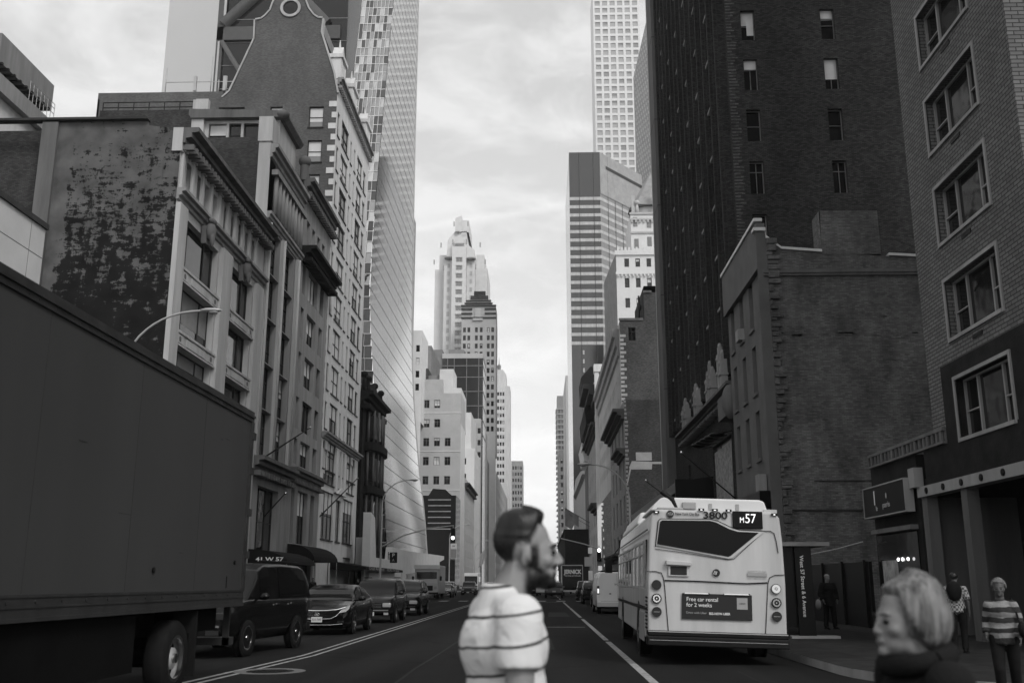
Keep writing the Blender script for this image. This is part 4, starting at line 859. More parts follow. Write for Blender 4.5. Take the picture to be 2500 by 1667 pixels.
# ================================================================ RIGHT SIDE OF THE STREET
# --- R1: pale brick corner building
B = Building('corner_brick_building', 'pale brick corner building with wide framed three-part windows at the right edge', 'building', XR, 22, ['brick_corner', 'stone_black', 'render_grey'], near=True, bp=0, full=0, surround=.09, framem='limestone_grey', t=.045, sill=0)
wn = [(22.05, 5.0 + 2.545 * k, 3.0, 1.5, ('trip', .27, .45)) for k in range(12) if k]
B.north(XR, 20.35, 26.75, 6.98, 85, wn, depth=.28)  # unseen upper floors raised to shade the walls beyond
B.north(XR, 20.35, 25.9, 4.3, 6.98, [(22.05, 5.0, 3.0, 1.48, ('trip', .27, .45))], depth=.28, mi=1); B.north(XR, 25.9, 26.75, 5.4, 6.98)
B.facade(XR, 20.35, 0, 30, 0, 85, [(4 + 6 * i, 8.0 + 2.545 * k, 2.6, 1.5, 'sash') for i in range(3) for k in range(10)], depth=.25)
B.w.box(XR, 40.5, 26.74, 26.75, 4.3, 85, 0, 'fb'); B.w.box(40.5, 40.6, 20.35, 26.75, 0, 85, 0, 'b'); B.w.box(XR, 40, 20.4, 26.74, 4.29, 4.3, 1, 'tfkr')
m = MB()
for k in range(8): m.box(XR - .02, XR, 23.2, 23.75, 7.25 + 2.545 * (k - 1) - .02, 7.33 + 2.545 * (k - 1))
B.part('wall_vent', m, 'black_paint')
m = MB()
def beam(m, y0, y1, z0, z1, x, holes, r):      # pale fascia; black discs stand in for its dark round holes
    m.box(x, x + .35, y0, y1, z0, z1)
    for h in holes: m.disc((x - .002, h, (z0 + z1) / 2), (-1, 0, 0), r, 16, 1, 0, .03)
beam(m, 14.0, 28.1, 3.78, 4.06, XR - .08, [27.4 - 1.15 * k for k in range(11)], .085); B.part('fascia', m, ['limestone_grey', 'black_paint'])
for y in (27.72, 25.1, 21.5): B.box('column', 'limestone_dark', XR + .02, XR + .32, y, y + .36, .14, 3.78)
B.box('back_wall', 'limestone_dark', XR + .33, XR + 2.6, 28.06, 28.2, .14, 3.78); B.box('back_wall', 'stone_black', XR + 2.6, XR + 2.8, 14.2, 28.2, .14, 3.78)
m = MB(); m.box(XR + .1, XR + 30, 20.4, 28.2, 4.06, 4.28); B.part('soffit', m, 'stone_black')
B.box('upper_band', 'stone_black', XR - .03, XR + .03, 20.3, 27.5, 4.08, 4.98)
B.finish()
# --- R1b: cafe frontage with the rail above
B = Building('cafe_frontage', 'low dark cafe frontage with a framed name board and pale parapet rail', 'shop', XR, 29, ['stone_black', 'render_grey'])
B.shell(XR, 30, 28.2, 32.1, 0, 5.0)
m = MB(); m.box(XR - .12, XR - .04, 25.9, 31.95, 5.33, 5.42); m.box(XR - .12, XR - .04, 25.9, 31.95, 5.0, 5.06)
for k in range(20): y = 26.0 + k * .31; m.box(XR - .11, XR - .05, y, y + (.06 if k % 3 else .13), 5.06, 5.33)
B.part('parapet_rail', m, 'limestone_dark'); B.box('parapet_board', 'render_grey', XR - .03, XR + .05, 25.95, 31.9, 5.0, 5.4)
m = MB(); m.box(XR - .32, XR - .1, 28.4, 32.0, 3.47, 4.33); sg = B.part('name_board', m, 'black_paint')
m = MB()
for a in ((28.38, 32.02, 3.43, 3.47), (28.38, 32.02, 4.33, 4.37), (28.36, 28.4, 3.43, 4.37), (32.0, 32.04, 3.43, 4.37)): m.box(XR - .34, XR - .08, a[0], a[1], a[2], a[3])
B.part('board_frame', m, 'limestone_grey'); B.box('end_block', 'limestone_grey', XR - .2, XR + .05, 27.9, 28.35, 4.06, 4.6)
o = text('l', B.root, 'lettering_white', (XR - .335, 30.95, 3.98), (90, 0, -90), .62, None, .006); o = text('le', B.root, 'lettering_grey', (XR - .335, 30.8, 3.68), (90, 0, -90), .22, None, .006)
o = text('paris', B.root, 'lettering_grey', (XR - .335, 29.95, 3.74), (90, 0, -90), .24, .62, .006); m = MB(); m.ell((XR - .335, 29.9, 4.0), (.004, .06, .09), 10, 6); B.part('drop_mark', m, 'lettering_grey')
B.box('lower_band', 'limestone_dark', XR - .25, XR - .02, 28.4, 31.8, 2.95, 3.08); B.box('shop_glass', 'dark_glass', XR - .04, XR - .01, 28.5, 31.9, .5, 2.9)
m = MB(); m.box(XR - .07, XR - .05, 30.2, 31.5, 1.35, 2.15); B.part('menu_poster', m, 'poster_light')
m = MB()
for y in (29.15, 29.6, 29.95): m.ell((XR - .12, y, 2.16), (.035, .05, .05), 10, 6)
B.part('lit_lamp', m, 'lit_white'); B.finish()
m = MB(); m.box(10.2, 10.3, 32.1, 44.9, .14, 2.15)
for k in range(6): m.box(10.12, 10.2, 32.4 + 2.4 * k, 32.5 + 2.4 * k, .14, 2.2)
tag(m.build('hoarding', 'black_paint'), 'dark hoarding closing the empty lot under the blank brick wall', 'fence')
m = MB(); m.tube([(10.1, 32.2, 2.75), (10.1, 35, 2.62), (10.1, 38, 2.55), (10.1, 40.5, 2.5), (10.1, 44.8, 2.4)], .018, 6); m.bar((10.1, 40.5, .14), (10.1, 40.5, 3.0), .025, n=6)
tag(m.build('cable', 'galvanised'), 'thin pale cable strung above the hoarding', 'cable')
# --- R2: blank gable wall building
B = Building('blank_wall_building', 'lower grey building with a big blank rough brick side wall and slanting pale coping', 'building', XR, 46, ['brick_blank', 'render_grey', 'brick_dark_plain', 'limestone_dark'], near=True, bp=.1, framem='frame_dark', t=.06)
prof = [(10.2, 17.7), (10.7, 17.7), (10.72, 17.35), (11.4, 16.78), (13.3, 16.62), (18.5, 16.25), (30, 15.6)]
B.w.face([(10.75, 45, 0), (30, 45, 0)] + [(x, 45, z) for x, z in prof[::-1] if x >= 10.7], 0)
B.w.face([(10.25, 45.01, 0), (10.75, 45.01, 0), (10.75, 45.01, 17.6), (10.25, 45.01, 17.6)], 1)
m = MB(); m.face([(13.3, 44.98, 16.5), (16.05, 44.98, 16.5), (16.05, 44.98, 18.66), (13.35, 44.98, 18.69)]); m.box(13.3, 16.05, 44.985, 46.2, 16.4, 18.66, 0, 'fb'); B.part('chimney_stack', m, 'brick_blank')
m = MB(); m.box(10.5, 30, 44.82, 45.0, 15.58, 15.74); m.box(10.5, 30, 44.88, 45.0, 15.46, 15.58); B.part('string_course', m, 'limestone_dark')
m = MB()
for i in range(1, len(prof) - 1):
    (xa, za), (xb, zb) = prof[i], prof[i + 1]
    if i == 4: xb = 12.6 + .7; zb = 16.62
    if i < 5: m.prism([(xa, za), (xb, zb), (xb, zb + .12), (xa, za + .12)], 44.9, 45.5, 'y')
m.prism([(16.4, 16.42), (18.4, 16.3), (18.4, 16.42), (16.4, 16.54)], 44.9, 45.4, 'y'); m.box(10.15, 10.72, 44.9, 45.4, 17.7, 17.86); B.part('coping', m, 'limestone_light')
rn = random.Random(8); m = MB(); z = 1.2                # ragged toothed brick ends where a house once joined
while z < 17.3:
    h = rn.uniform(.12, .4); a = rn.uniform(.02, .5); m.box(10.72, 10.78 + a, 44.86 - rn.uniform(0, .12), 45.0, z, z + h * .8); z += h
for k in range(30): x = 10.9 + rn.random() * 7.5; z = rn.choice([12.6, 12.62, 12.7, 12.5]) + rn.uniform(-.06, .06); m.box(x, x + rn.uniform(.1, .5), 44.98, 45, z, z + rn.uniform(.05, .12))
for k in range(26): x = 11 + rn.random() * 12; z = 4 + rn.random() * 10; m.box(x, x + rn.uniform(.08, .3), 44.96, 45, z, z + rn.uniform(.04, .1))
B.part('broken_brick', m, 'brick_blank')
wn = [(y, z, .92, 2.3, 'sash') for z in (13.6, 10.42, 7.25) for y in (47.5, 49.9, 52.3)] + [(46.5, .4, 7, 3.9, 'none')]
B.north(XR, 45.02, 54, 0, 15.9, wn, depth=.32, mi=1)
m = MB(); m.prism([(45.0, 15.9), (54.1, 15.9), (54.1, 18.25), (45.0, 18.1)], XR - .22, XR + .2, 'x'); B.part('fascia', m, 'render_grey')
m = MB(); m.box(XR - .3, XR + .1, 45.0, 54.1, 18.2, 18.36); B.part('fascia_coping', m, 'limestone_light')
m = MB()
for z in (13.6, 10.42, 7.25):
    for y in (47.5, 49.9, 52.3): m.box(XR - .1, XR, y - .08, y + 1.0, z - .14, z)
B.part('sill', m, 'render_grey')
m = MB(); m.box(XR - .3, XR + .1, 49.95, 50.75, 13.62, 14.2); B.part('air_conditioner', m, 'limestone_grey'); m = MB(); m.box(XR - .5, XR, 46.2, 53.5, 4.4, 5.6); B.part('shop_canopy', m, 'black_paint')
m = MB(); m.box(XR - .42, XR - .05, 46.6, 47.3, 5.62, 6.4); B.part('fan_unit', m, 'limestone_grey')
m = MB(); m.box(10.75, 30, 44.93, 45, 4.6, 4.66); m.box(12.2, 30, 44.95, 45, 5.9, 5.94); B.part('wall_seam', m, 'frame_dark')
B.w.box(10.75, 30, 45.01, 54, 15, 15.7, 2, 'fb'); B.finish()
# --- R3: the tall dark brick tower
XT = 11.3
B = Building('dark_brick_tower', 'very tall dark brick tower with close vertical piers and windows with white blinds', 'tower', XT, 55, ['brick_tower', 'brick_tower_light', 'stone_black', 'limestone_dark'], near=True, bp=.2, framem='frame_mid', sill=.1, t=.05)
wn = []
for k in range(17):
    z = 20.9 - .85 + 3.26 * k - .1
    for x in (12.2, 16.95): wn.append((x - XT, z, .82, 2.0, 'cross' if k % 2 else 'sash'))
B.west(XT, 34, 54, 0, 78, wn, depth=.3, mi=0)
m = MB(); rn = random.Random(2)
for k in range(0, 320): z = 16 + k * .2; m.box(XT - .01, XT + .35 + rn.uniform(-.12, .25), 53.985, 54, z, z + .1)
B.part('corner_brick', m, 'brick_tower_light')
bl = MB()
def blind(x0, x1, z0, z1): bl.face([(x0, 54.2, z0), (x1, 54.2, z0), (x1, 54.2, z1), (x0, 54.2, z1)])
blind(12.55, 12.95, 33.4, 34.4); blind(12.26, 12.96, 31.15, 31.95); blind(17.0, 17.7, 34.45, 35.0); blind(17.0, 17.7, 30.45, 31.95)
B.part('window_blind', bl, 'blind')
wn = []; ys = [55.6 + 2.12 * i for i in range(13)]
for k in range(18):
    for y in ys: wn.append((y, 14.3 + 3.26 * k, .95, 1.95, 'sash'))
wn += [(y, 6.2, 1.0, 4.0, 'sash') for y in (56.4, 75.6)] + [(59.0, 5.2, 6.6, 4.9, ('trip', .22))] + [(66, .3, 8, 3.6, 'none'), (56, .3, 8, 3.6, 'none')]
B.fr = {'sill': 0, 'surround': 0}; B.north(XT, 54, 83.5, 0, 78, wn, depth=.35, mi=0)
for i in range(14):
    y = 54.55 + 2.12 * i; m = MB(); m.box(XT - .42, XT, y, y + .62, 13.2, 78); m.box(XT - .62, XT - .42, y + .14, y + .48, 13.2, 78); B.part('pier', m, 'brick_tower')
m = MB()
for k in range(18):
    for y in ys[1::2]: m.box(XT - .5, XT, y - .05, y + 1.0, 14.3 + 3.26 * k - .16, 14.3 + 3.26 * k)
B.part('sill', m, 'limestone_grey')
B.part('cornice', cornice(XT, 55, 77, 11.9, 12.5, .9, -1, dent=.8), 'limestone_dark')
rn = random.Random(4)
for (y, n_, h) in ((57.0, 2, 2.9), (60.6, 3, 2.6), (66.5, 2, 2.3), (71.6, 3, 2.2)):       # pale carved pinnacles on the ledge
    m = MB()
    for j in range(n_):
        yy = y + j * .75; hh = h * (1 if j == 1 else .78); m.box(XT - .85, XT - .45, yy - .26, yy + .26, 12.5, 12.5 + hh * .72)
        m.box(XT - .78, XT - .52, yy - .17, yy + .17, 12.5 + hh * .72, 12.5 + hh * .88); m.ell((XT - .65, yy, 12.5 + hh * .9), (.13, .15, .2), 8, 6); m.box(XT - .92, XT - .4, yy - .32, yy + .32, 12.5 + hh * .3, 12.5 + hh * .36); m.ell((XT - .7, yy, 12.5 + hh * .62), (.24, .3, .22), 8, 6)
    B.part('carved_pinnacle', m, 'limestone_grey')
m = MB(); m.box(XT - .9, XT - .05, 54.6, 58.0, 10.6, 11.9); m.ell((XT - .7, 55.0, 11.3), (.5, .6, 1.0), 10, 8); B.part('carved_bracket', m, 'limestone_dark')
for i in range(5): m = MB(); m.ell((XT - .9, 58.6 + i * 1.75, 9.95 + .08 * i), (.5, .42, .17), 12, 6); m.bar((XT, 58.6 + i * 1.75, 10.2), (XT - .7, 58.6 + i * 1.75, 10.05), .04, n=6); B.part('shop_lamp', m, 'black_paint')
m = MB(); m.face([(XT + .05, 65.2, 5.4), (XT + .05, 59.4, 5.4), (XT + .05, 59.4, 9.7), (XT + .05, 65.2, 9.7)]); B.part('window_art', m, 'poster_light')
B.w.box(34, 34.1, 54, 83.5, 0, 78, 0, 'b'); B.finish()
B = Building('stone_edge_building', 'tall narrow smooth stone building edge beside the dark brick tower', 'building', XT, 84, ['limestone_dark', 'stone_black'])
B.w.box(XT - .75, 34, 83.6, 86.8, 0, 80, 0, 'b'); B.w.box(12.2, 34, 86.8, 119, 0, 7, 1, 'b')
m = MB()
for k in range(8): m.box(XT - .77, XT, 83.58, 86.82, 9.2 + k * 8.3, 9.26 + k * 8.3)
B.part('stone_joint', m, 'frame_dark'); m = MB(); m.box(XT - .78, XT - .5, 86.8, 87.05, 0, 80); B.part('edge_strip', m, 'stone_pale'); B.finish()
for (y, L_, l) in ((58.5, 3.0, 'dark flagpole slanting from the wall above the carved shop window'), (75, 3.4, 'dark flagpole slanting out near the canopy edge')):
    m = MB(); m.bar((XT, y, 6.2), (XT - L_, y + .3, 8.9), .045, .03, 8); m.ell((XT - L_, y + .3, 8.95), (.1, .1, .1), 8, 6, 1); tag(m.build('flagpole', ['black_paint', 'chrome']), l, 'flagpole')
m = MB(); m.prism([(XR - 1.6, 7.3), (XT, 7.3), (XT, 8.3), (XR - 1.6, 7.95)], 66, 104, 'y'); m.box(XR - 1.7, XT, 65.9, 66.1, 6.6, 8.1)
for y in (70, 80, 90, 100): m.bar((XR - 1.2, y, .14), (XR - 1.2, y, 7.3), .12, n=8)
tag(m.build('canopy', 'black_paint'), 'long black canopy over the pavement behind the bus', 'canopy')
B = Building('pale_kiosk_front', 'small pale panelled front under the black canopy just above the bus roof', 'building', XR, 70, ['limestone_grey']); B.w.box(XR - 1.1, XR + .7, 67, 80, 0, 7.2, 0, 'b'); m = MB()
for k in range(3): m.box(XR - 1.12, XR - 1.1, 69 + 3 * k, 69.1 + 3 * k, 0, 7.1)
m.box(XR - 1.13, XR - 1.1, 67, 80, 6.1, 6.15); B.part('panel_joint', m, 'frame_dark'); B.finish()
# --- R4b, R4
B = Building('low_brick_building', 'dark brick building with a faded painted sign and heavy cornices', 'building', XR, 121, ['brick_dark_plain', 'limestone_grey', 'limestone'], near=False, bp=.15, t=.08)
B.w.face([(10.2, 120, 0), (17, 120, 0), (17, 120, 23.1), (10.2, 120, 23.2)], 0)
B.north(10.2, 120, 146, 0, 23.2, [(y, z, 2.0, h, 'sash') for z, h in ((17.6, 3.4), (13.0, 3.2), (8.6, 3.2), (4.4, 3)) for y in (122, 128, 134, 140)], depth=.5, mi=1)
B.w.box(10.2, 17, 120.02, 146, 22, 23, 0, 'fbl'); B.part('cornice', cornice(10.2, 120, 146, 20.8, 22.1, 1.4, -1), 'cornice_dark'); B.part('cornice', cornice(10.2, 120, 130, 16.3, 17.3, 1.1, -1), 'cornice_dark'); B.part('cornice', cornice(10.2, 120, 146, 4.0, 4.9, 1.5, -1), 'cornice_dark')
m = MB(); m.box(11.45, 13.35, 119.96, 120, 15.75, 16.75); m.prism([(10.9, 14.7), (13.3, 14.7), (13.4, 15.6), (10.95, 15.7), (10.6, 14.9)], 119.965, 120, 'y'); m.box(13.35, 14.7, 119.965, 120, 15.35, 15.6); m.prism([(10.25, 13), (10.4, 13), (10.95, 15.2), (10.75, 15.2)], 119.97, 120, 'y'); B.part('faded_sign', m, 'render_light')
m = MB(); m.box(14.7, 15.2, 119.9, 120, 5, 23); B.part('downpipe', m, 'brick_mid')
m = MB(); rn = random.Random(5)
for k in range(46): z = .3 + k * .5; m.box(10.19, 10.5 + rn.uniform(-.1, .12), 119.95, 120, z, z + .3)
B.part('quoin', m, 'limestone_grey'); B.finish()
B = Building('stepped_brick_building', 'mid-height brick building with a stepped side wall and one small window', 'building', XR, 128, ['brick_mid', 'limestone', 'brick_dark_plain'], near=False, bp=.2, t=.1)
k_ = 127 / 118; zz = lambda z: 1.5 + (z - 1.5) * k_
B.west(XR, 18, 127, 15, zz(32.66), [(11.6 - XR, zz(30.1), .95, 1.75, 'cross')], depth=.3); B.west(12.8 * k_ , 18, 127.01, zz(32.66), zz(36.18)); B.west(13.75 * k_, 18, 127.02, zz(36.18), zz(37.1)); B.w.box(13.8, 18, 127.05, 140, 34, zz(37.0), 2, 'f'); B.w.box(XR, 18, 127.05, 165, 34, zz(32.5), 2, 'fl')
B.north(XR + .02, 127, 178, 15, zz(32.66), [(128.5 + 3.1 * j, z, .9, 1.4, 'sash') for j in range(16) for z in (18, 21, 24, 27, 30)], depth=.35, mi=1)
B.part('cornice', cornice(XR + .02, 129, 178, 30.6, 34.4, .9, -1), 'limestone_grey'); m = MB(); rn = random.Random(6)
for k in range(32): z = 15.4 + k * .56; m.box(XR - .02, XR + .45 + (.3 if k % 2 else 0), 126.96, 127, z, z + .34)
B.part('quoin', m, 'limestone'); m = MB(); m.box(XR - .1, 13.6, 126.85, 127, zz(32.6), zz(32.9)); m.box(13.7, 14.8, 126.85, 127.02, zz(36.1), zz(36.4)); B.part('coping', m, 'limestone_dark')
m = MB(); m.bar((13.2, 128, zz(32.8)), (13.2, 128, zz(36)), .12, n=6); m.ell((13.3, 128, zz(34.5)), (.25, .25, .5), 8, 6); B.part('chimney_pipe', m, 'dark_metal'); B.finish()
# --- R9 group
B = Building('quoined_building', 'narrow grey brick building with pale toothed corner stones and a flat pale pier top', 'building', XR, 178, ['brick_mid', 'limestone', 'facade_grey'], bp=.2, t=.1)
B.w.box(XR, 16, 178, 222, 0, 37.6, 0, 'bl'); B.north(XR, 178, 222, 0, 33, [(y, z, 1.6, 2.6, 'sash') for y in (181, 186, 191, 198, 205, 212, 218) for z in (4, 8, 12, 16, 20, 24, 28)], depth=.5, mi=2); m = MB(); m.box(XR - .6, XR + .15, 177.8, 179, 0, 39.5); m.box(XR - .7, 13, 177.6, 180, 38.8, 40.2)
for k in range(50): m.box(XR, XR + (.5 if k % 2 else .3), 177.9, 178, .5 + k * .75, .95 + k * .75)
B.part('quoin', m, 'limestone_light'); B.part('cornice', cornice(XR, 180, 200, 34, 37, 2.6, -1), 'cornice_dark'); B.part('cornice', cornice(XR, 180, 222, 28.5, 30, 1.4, -1), 'cornice_dark'); B.part('cornice', cornice(XR, 180, 195, 14, 15.4, 1.6, -1), 'cornice_dark')
B.finish()
B = Building('mansard_building', 'building with a dark bulging mansard roof edge stepping up the right side', 'building', XR, 200, ['facade_mid', 'stone_black', 'limestone_light'], bp=.1)
m = MB(); m.prism([(XR, 30.5), (XR - 1.6, 31.5), (XR - 1.9, 34.5), (XR - .5, 37), (XR + 3, 37)], 192, 218, 'y'); B.part('mansard_roof', m, 'stone_black'); m = MB(); m.prism([(XR, 27.0), (XR - 1.0, 27.5), (XR - 1.5, 31), (XR - .8, 33.5), (XR + 2, 33.5)], 218.1, 236, 'y'); B.part('mansard_roof', m, 'limestone_light')
m = MB(); m.prism([(XR, 41.5), (XR - 1.4, 42), (XR - 1.6, 45), (XR + .5, 47.5), (XR + 3, 47.5)], 214, 226, 'y'); B.part('mansard_roof', m, 'stone_black'); B.w.box(XR + .1, 16, 214.1, 226, 33, 46, 2, 'b'); B.w.box(XR + .05, 16, 192, 240, 20, 31, 0, 'b'); B.finish()
B = Building('smooth_stone_building', 'plain smooth light grey building front without windows near the vanishing point', 'building', XR, 236, ['limestone']); B.w.prism([(236, 0), (322, 0), (322, 28.5), (300, 31.5), (262, 29.8), (236, 27.5)], XR - .1, XR + 5, 'x')
B.part('cornice', cornice(XR - .1, 236, 300, 25.5, 26.4, .7, -1), 'limestone_grey'); B.box('side_strip', 'limestone_dark', XR - .1, XR + 5, 222.1, 236, 0, 26.5); B.finish()
m = MB(); m.box(5.2, XR - .2, 222, 320, 5.2, 12.4); m.box(5.0, XR - .2, 221.8, 320, 12.4, 12.9, 0)
for k in range(5): m.bar((5.4, 224 + k * 20, .1), (5.4, 224 + k * 20, 5.3), .2, n=8)
m.box(6.4, XR - .2, 221.95, 222, .14, 5.2)
tag(m.build('sidewalk_shed', 'stone_black'), 'black boarded pavement shed projecting over the far right pavement', 'scaffold')
# --- R5 turreted building
B = Building('turreted_building', 'white ornate building with a steep pointed turret roof behind the brick blocks', 'building', 30, 280, ['stone_white', 'stone_pale', 'facade_mid'], bp=.35, t=.18, framem='frame_dark')
B.west(22.6, 38, 280, 30, 96, [(2.4 + 3.25 * j, 91.4 - 6.1 * i - (0 if i else -.2), 1.35, 2.9 if i else 2.6, 'sash') for i in range(7) for j in range(4)], depth=.5)
B.w.box(22.6, 38, 280.05, 300, 90, 96, 0, 'bfl'); B.w.face([(22.6, 280, 30), (20.9, 310, 30), (20.9, 310, 96), (22.6, 280, 96)], 2)
m = MB(); m.box(22.2, 38.2, 279.5, 280, 95.2, 96.6); m.box(22.4, 38.1, 279.7, 280, 89.3, 90.1)
for j in range(14): m.box(22.9 + j * 1.1, 23.3 + j * 1.1, 279.4, 280, 88.6, 89.3); m.box(22.9 + j * 1.1, 23.5 + j * 1.1, 279.6, 280, 96.6, 97.6)
B.part('cornice', m, 'stone_white'); B.w.box(27.5, 39, 283, 300, 96.6, 109, 0, 'b')
m = MB()
for x, z in ((28.4, 98.4), (32.3, 99.0), (35.6, 99.0), (28.2, 105.2), (32.3, 104.8), (35.6, 104.8)): m.box(x, x + 1.3, 282.9, 282.98, z, z + 2.9)
B.part('upper_window', m, 'facade_mid')
m = MB()
for z in (103, 107.2, 109): m.box(27.2, 39.2, 282.6, 283, z, z + .6)
for j in range(10): m.box(27.6 + j * 1.2, 28.1 + j * 1.2, 282.5, 283, 106.4, 107.2)
B.part('band', m, 'stone_pale'); m = MB(); m.bar((33.5, 292, 109.6), (33.5, 292, 113.2), 5.2, 5.2, 12); B.part('turret', m, 'stone_pale'); m = MB(); m.bar((33.5, 292, 113.1), (33.5, 292, 113.7), 6.0, 5.6, 12)
B.part('turret_cornice', m, 'cornice_dark'); m = MB(); m.bar((33.5, 292, 113.7), (36.2, 292, 126.5), 5.3, 1.0, 8, smooth=False); m.bar((36.2, 292, 126.5), (36.4, 292, 131), .9, .2, 6); m.ell((36.3, 292, 130.5), (.8, .8, .8), 8, 6); B.part('turret_roof', m, 'roof_slate')
m = MB(); m.box(34.9, 36.0, 284, 285, 109, 119); m.box(34.6, 36.3, 283.8, 285, 117, 118); m.bar((29.6, 284, 109.5), (29.6, 284, 113), .8, .3, 8); m.ell((29.6, 284, 113.2), (.9, .9, .8), 8, 6); m.box(28, 29, 284, 285, 109, 115.5); B.part('chimney', m, 'stone_pale'); B.finish()
# --- R6 banded tower with angled side
B = Building('banded_glass_tower', 'tall glass tower wrapped in pale and dark floor bands with an angled side', 'skyscraper', 16, 345, ['tower_dark', 'facade_mid', 'tower_side'])
P = [(11.3, 345), (22.6, 345), (40.4, 367.5), (40.4, 400), (11.3, 400)]
B.w.face([(P[0][0], 345, 0), (P[1][0], 345, 0), (P[1][0], 345, 157.4), (P[0][0], 345, 157.4)], 0); B.w.face([(P[1][0], 345, 0), (P[2][0], 367.5, 0), (P[2][0], 367.5, 157.4), (P[1][0], 345, 157.4)], 2); B.w.face([(x, y, 157.4) for x, y in P], 1); B.w.face([(11.3, 400, 0), (11.3, 345, 0), (11.3, 345, 157.4), (11.3, 400, 157.4)], 0)
m = MB(); m2 = MB(); z = 146
def skin(mm, z0, z1, o):
    dx, dy = 17.8, 22.5; L_ = math.hypot(dx, dy); nx, ny = dy / L_ * o, -dx / L_ * o
    mm.box(P[0][0] - o, P[1][0], 345 - o, 345, z0, z1, 0, 'k'); mm.face([(P[1][0], 345 - o, z0), (P[2][0] + nx, 367.5 + ny, z0), (P[2][0] + nx, 367.5 + ny, z1), (P[1][0], 345 - o, z1)])
z = 139.6
while z > 84: skin(m, z - 1.2, z, .12); z -= 3.22
B.part('floor_band', m, 'limestone')
m = MB()
while z > 6:
    m.box(15.2, 15.8, 344.85, 345, z - 1.5, z); z -= 3.22
B.part('lit_window', m, 'stone_pale')
m = MB()
for x in (14.9, 20.2): m.box(x - .08, x + .08, 344.8, 345, 0, 157.4)
dx, dy = 17.8, 22.5; L_ = math.hypot(dx, dy)
for k in range(1, 6): c = Vector((P[1][0] + dx * k / 6, 345 + dy * k / 6, 0)); m.face([c + Vector((.1, -.18, 84)), c + Vector((.25, -.0, 84)), c + Vector((.25, 0, 157)), c + Vector((.1, -.18, 157))])
B.part('mullion', m, 'frame_dark')
m = MB(); m.face([(P[1][0] + .14, 344.88, 141), (P[2][0] + .14, 367.3, 141), (P[2][0] + .14, 367.3, 157.4), (P[1][0] + .14, 344.88, 157.4)]); B.part('blank_panel', m, 'facade_grey'); m = MB(); m.face([(P[1][0] + 2.5, 347.7, 151.7), (P[2][0] + .2, 367.2, 151.7), (P[2][0] + .2, 367.2, 153), (P[1][0] + 2.5, 347.7, 153)]); B.part('louvre_slot', m, 'frame_dark'); B.finish()
# --- R7 gridded supertall
B = Building('gridded_skyscraper', 'immensely tall slender white skyscraper with a regular grid of big square windows', 'skyscraper', 54, 620, ['stone_white'], glass_='grid_glass', blindm='blind_grey', framem='frame_mid', bp=.35, full=.12, t=.12)
wn = [(1.2 + 5.18 * j, 180 + 5.42 * i, 3.5, 3.6, 'none') for i in range(42) for j in range(6)]
B.west(38.5, 70.5, 620, 100, 408, wn, depth=.5); B.shell(38.5, 70.5, 620.05, 652, 100, 408, 'f'); B.finish()
# --- R8
B = Building('patterned_glass_tower', 'glass tower with a finely patterned slanting side face beside the gridded skyscraper', 'skyscraper', 62, 500, ['tower_glass', 'render_light', 'limestone_grey'])
B.w.box(61.5, 90, 500, 520, 100, 309.8, 1, 'b'); B.w.face([(61.5, 500, 100), (61.5, 500, 309.8), (54.5, 520, 282), (54.5, 520, 100)], 2)
m = MB()
for k in range(34): z = 108 + k * 6; m.box(61.6, 90, 499.8, 500, z, z + .5); m.box(61.6, 90, 499.8, 500, z + 1.6, z + 1.9); m.box(66, 66.3, 499.8, 500, z - 1, z + 2.4)
m.box(61.4, 61.7, 499.7, 500, 100, 309.8); m.box(62.9, 63.1, 499.8, 500, 100, 309.8); B.part('mullion', m, 'frame_mid')
m = MB(); rn = random.Random(9)
for k in range(60):
    z = 110 + k * 3.2
    for j in range(8):
        t = (j + (k % 2) * .5) / 8.5; zt = 309.8 - t * 27.8
        if z < zt - 3: x = 61.5 - 7 * t; y = 500 + 20 * t; m.face([(x - .05, y - .02, z), (x - .45, y + 1.12, z + .6), (x - .45, y + 1.12, z + 2.2), (x - .05, y - .02, z + 1.6)])
B.part('pattern_panel', m, 'stone_pale'); B.finish()
# --- small far ones on the right
B = Building('pale_slab_tower', 'very narrow white slab edge beside the dark banded tower foot', 'tower', 12, 420, ['stone_white']); B.w.box(10.9, 12.7, 420, 470, 0, 88, 0, 'b'); B.finish()
B = Building('dark_narrow_building', 'dark narrow building between the balcony tower and the white slab', 'building', 11, 560, ['facade_mid'], bp=.4, t=.15)
B.west(10.4, 14.6, 560, 0, 74, [(.8 + 1.9 * j, 5 + 4.4 * i, 1.2, 2.4, 'sash') for i in range(15) for j in range(2)], depth=.4); B.shell(10.4, 14.6, 560.05, 600, 0, 74, 'f'); B.finish()
B = Building('balcony_tower', 'pale distant apartment tower ringed with balcony slabs', 'tower', 15, 700, ['stone_pale'], bp=.2, t=.2, glass_='tower_glass')
B.west(11.9, 20, 700, 0, 131, [(.8 + 2.3 * j, 4 + 3.7 * i, 1.5, 2.3, 'none') for i in range(32) for j in range(3)], depth=.4); B.shell(11.9, 20, 700.05, 720, 0, 131, 'f'); m = MB()
for i in range(33): m.box(10.9, 20, 699, 720, 2.6 + 3.7 * i, 3.1 + 3.7 * i)
B.part('balcony_slab', m, 'stone_white'); B.finish()

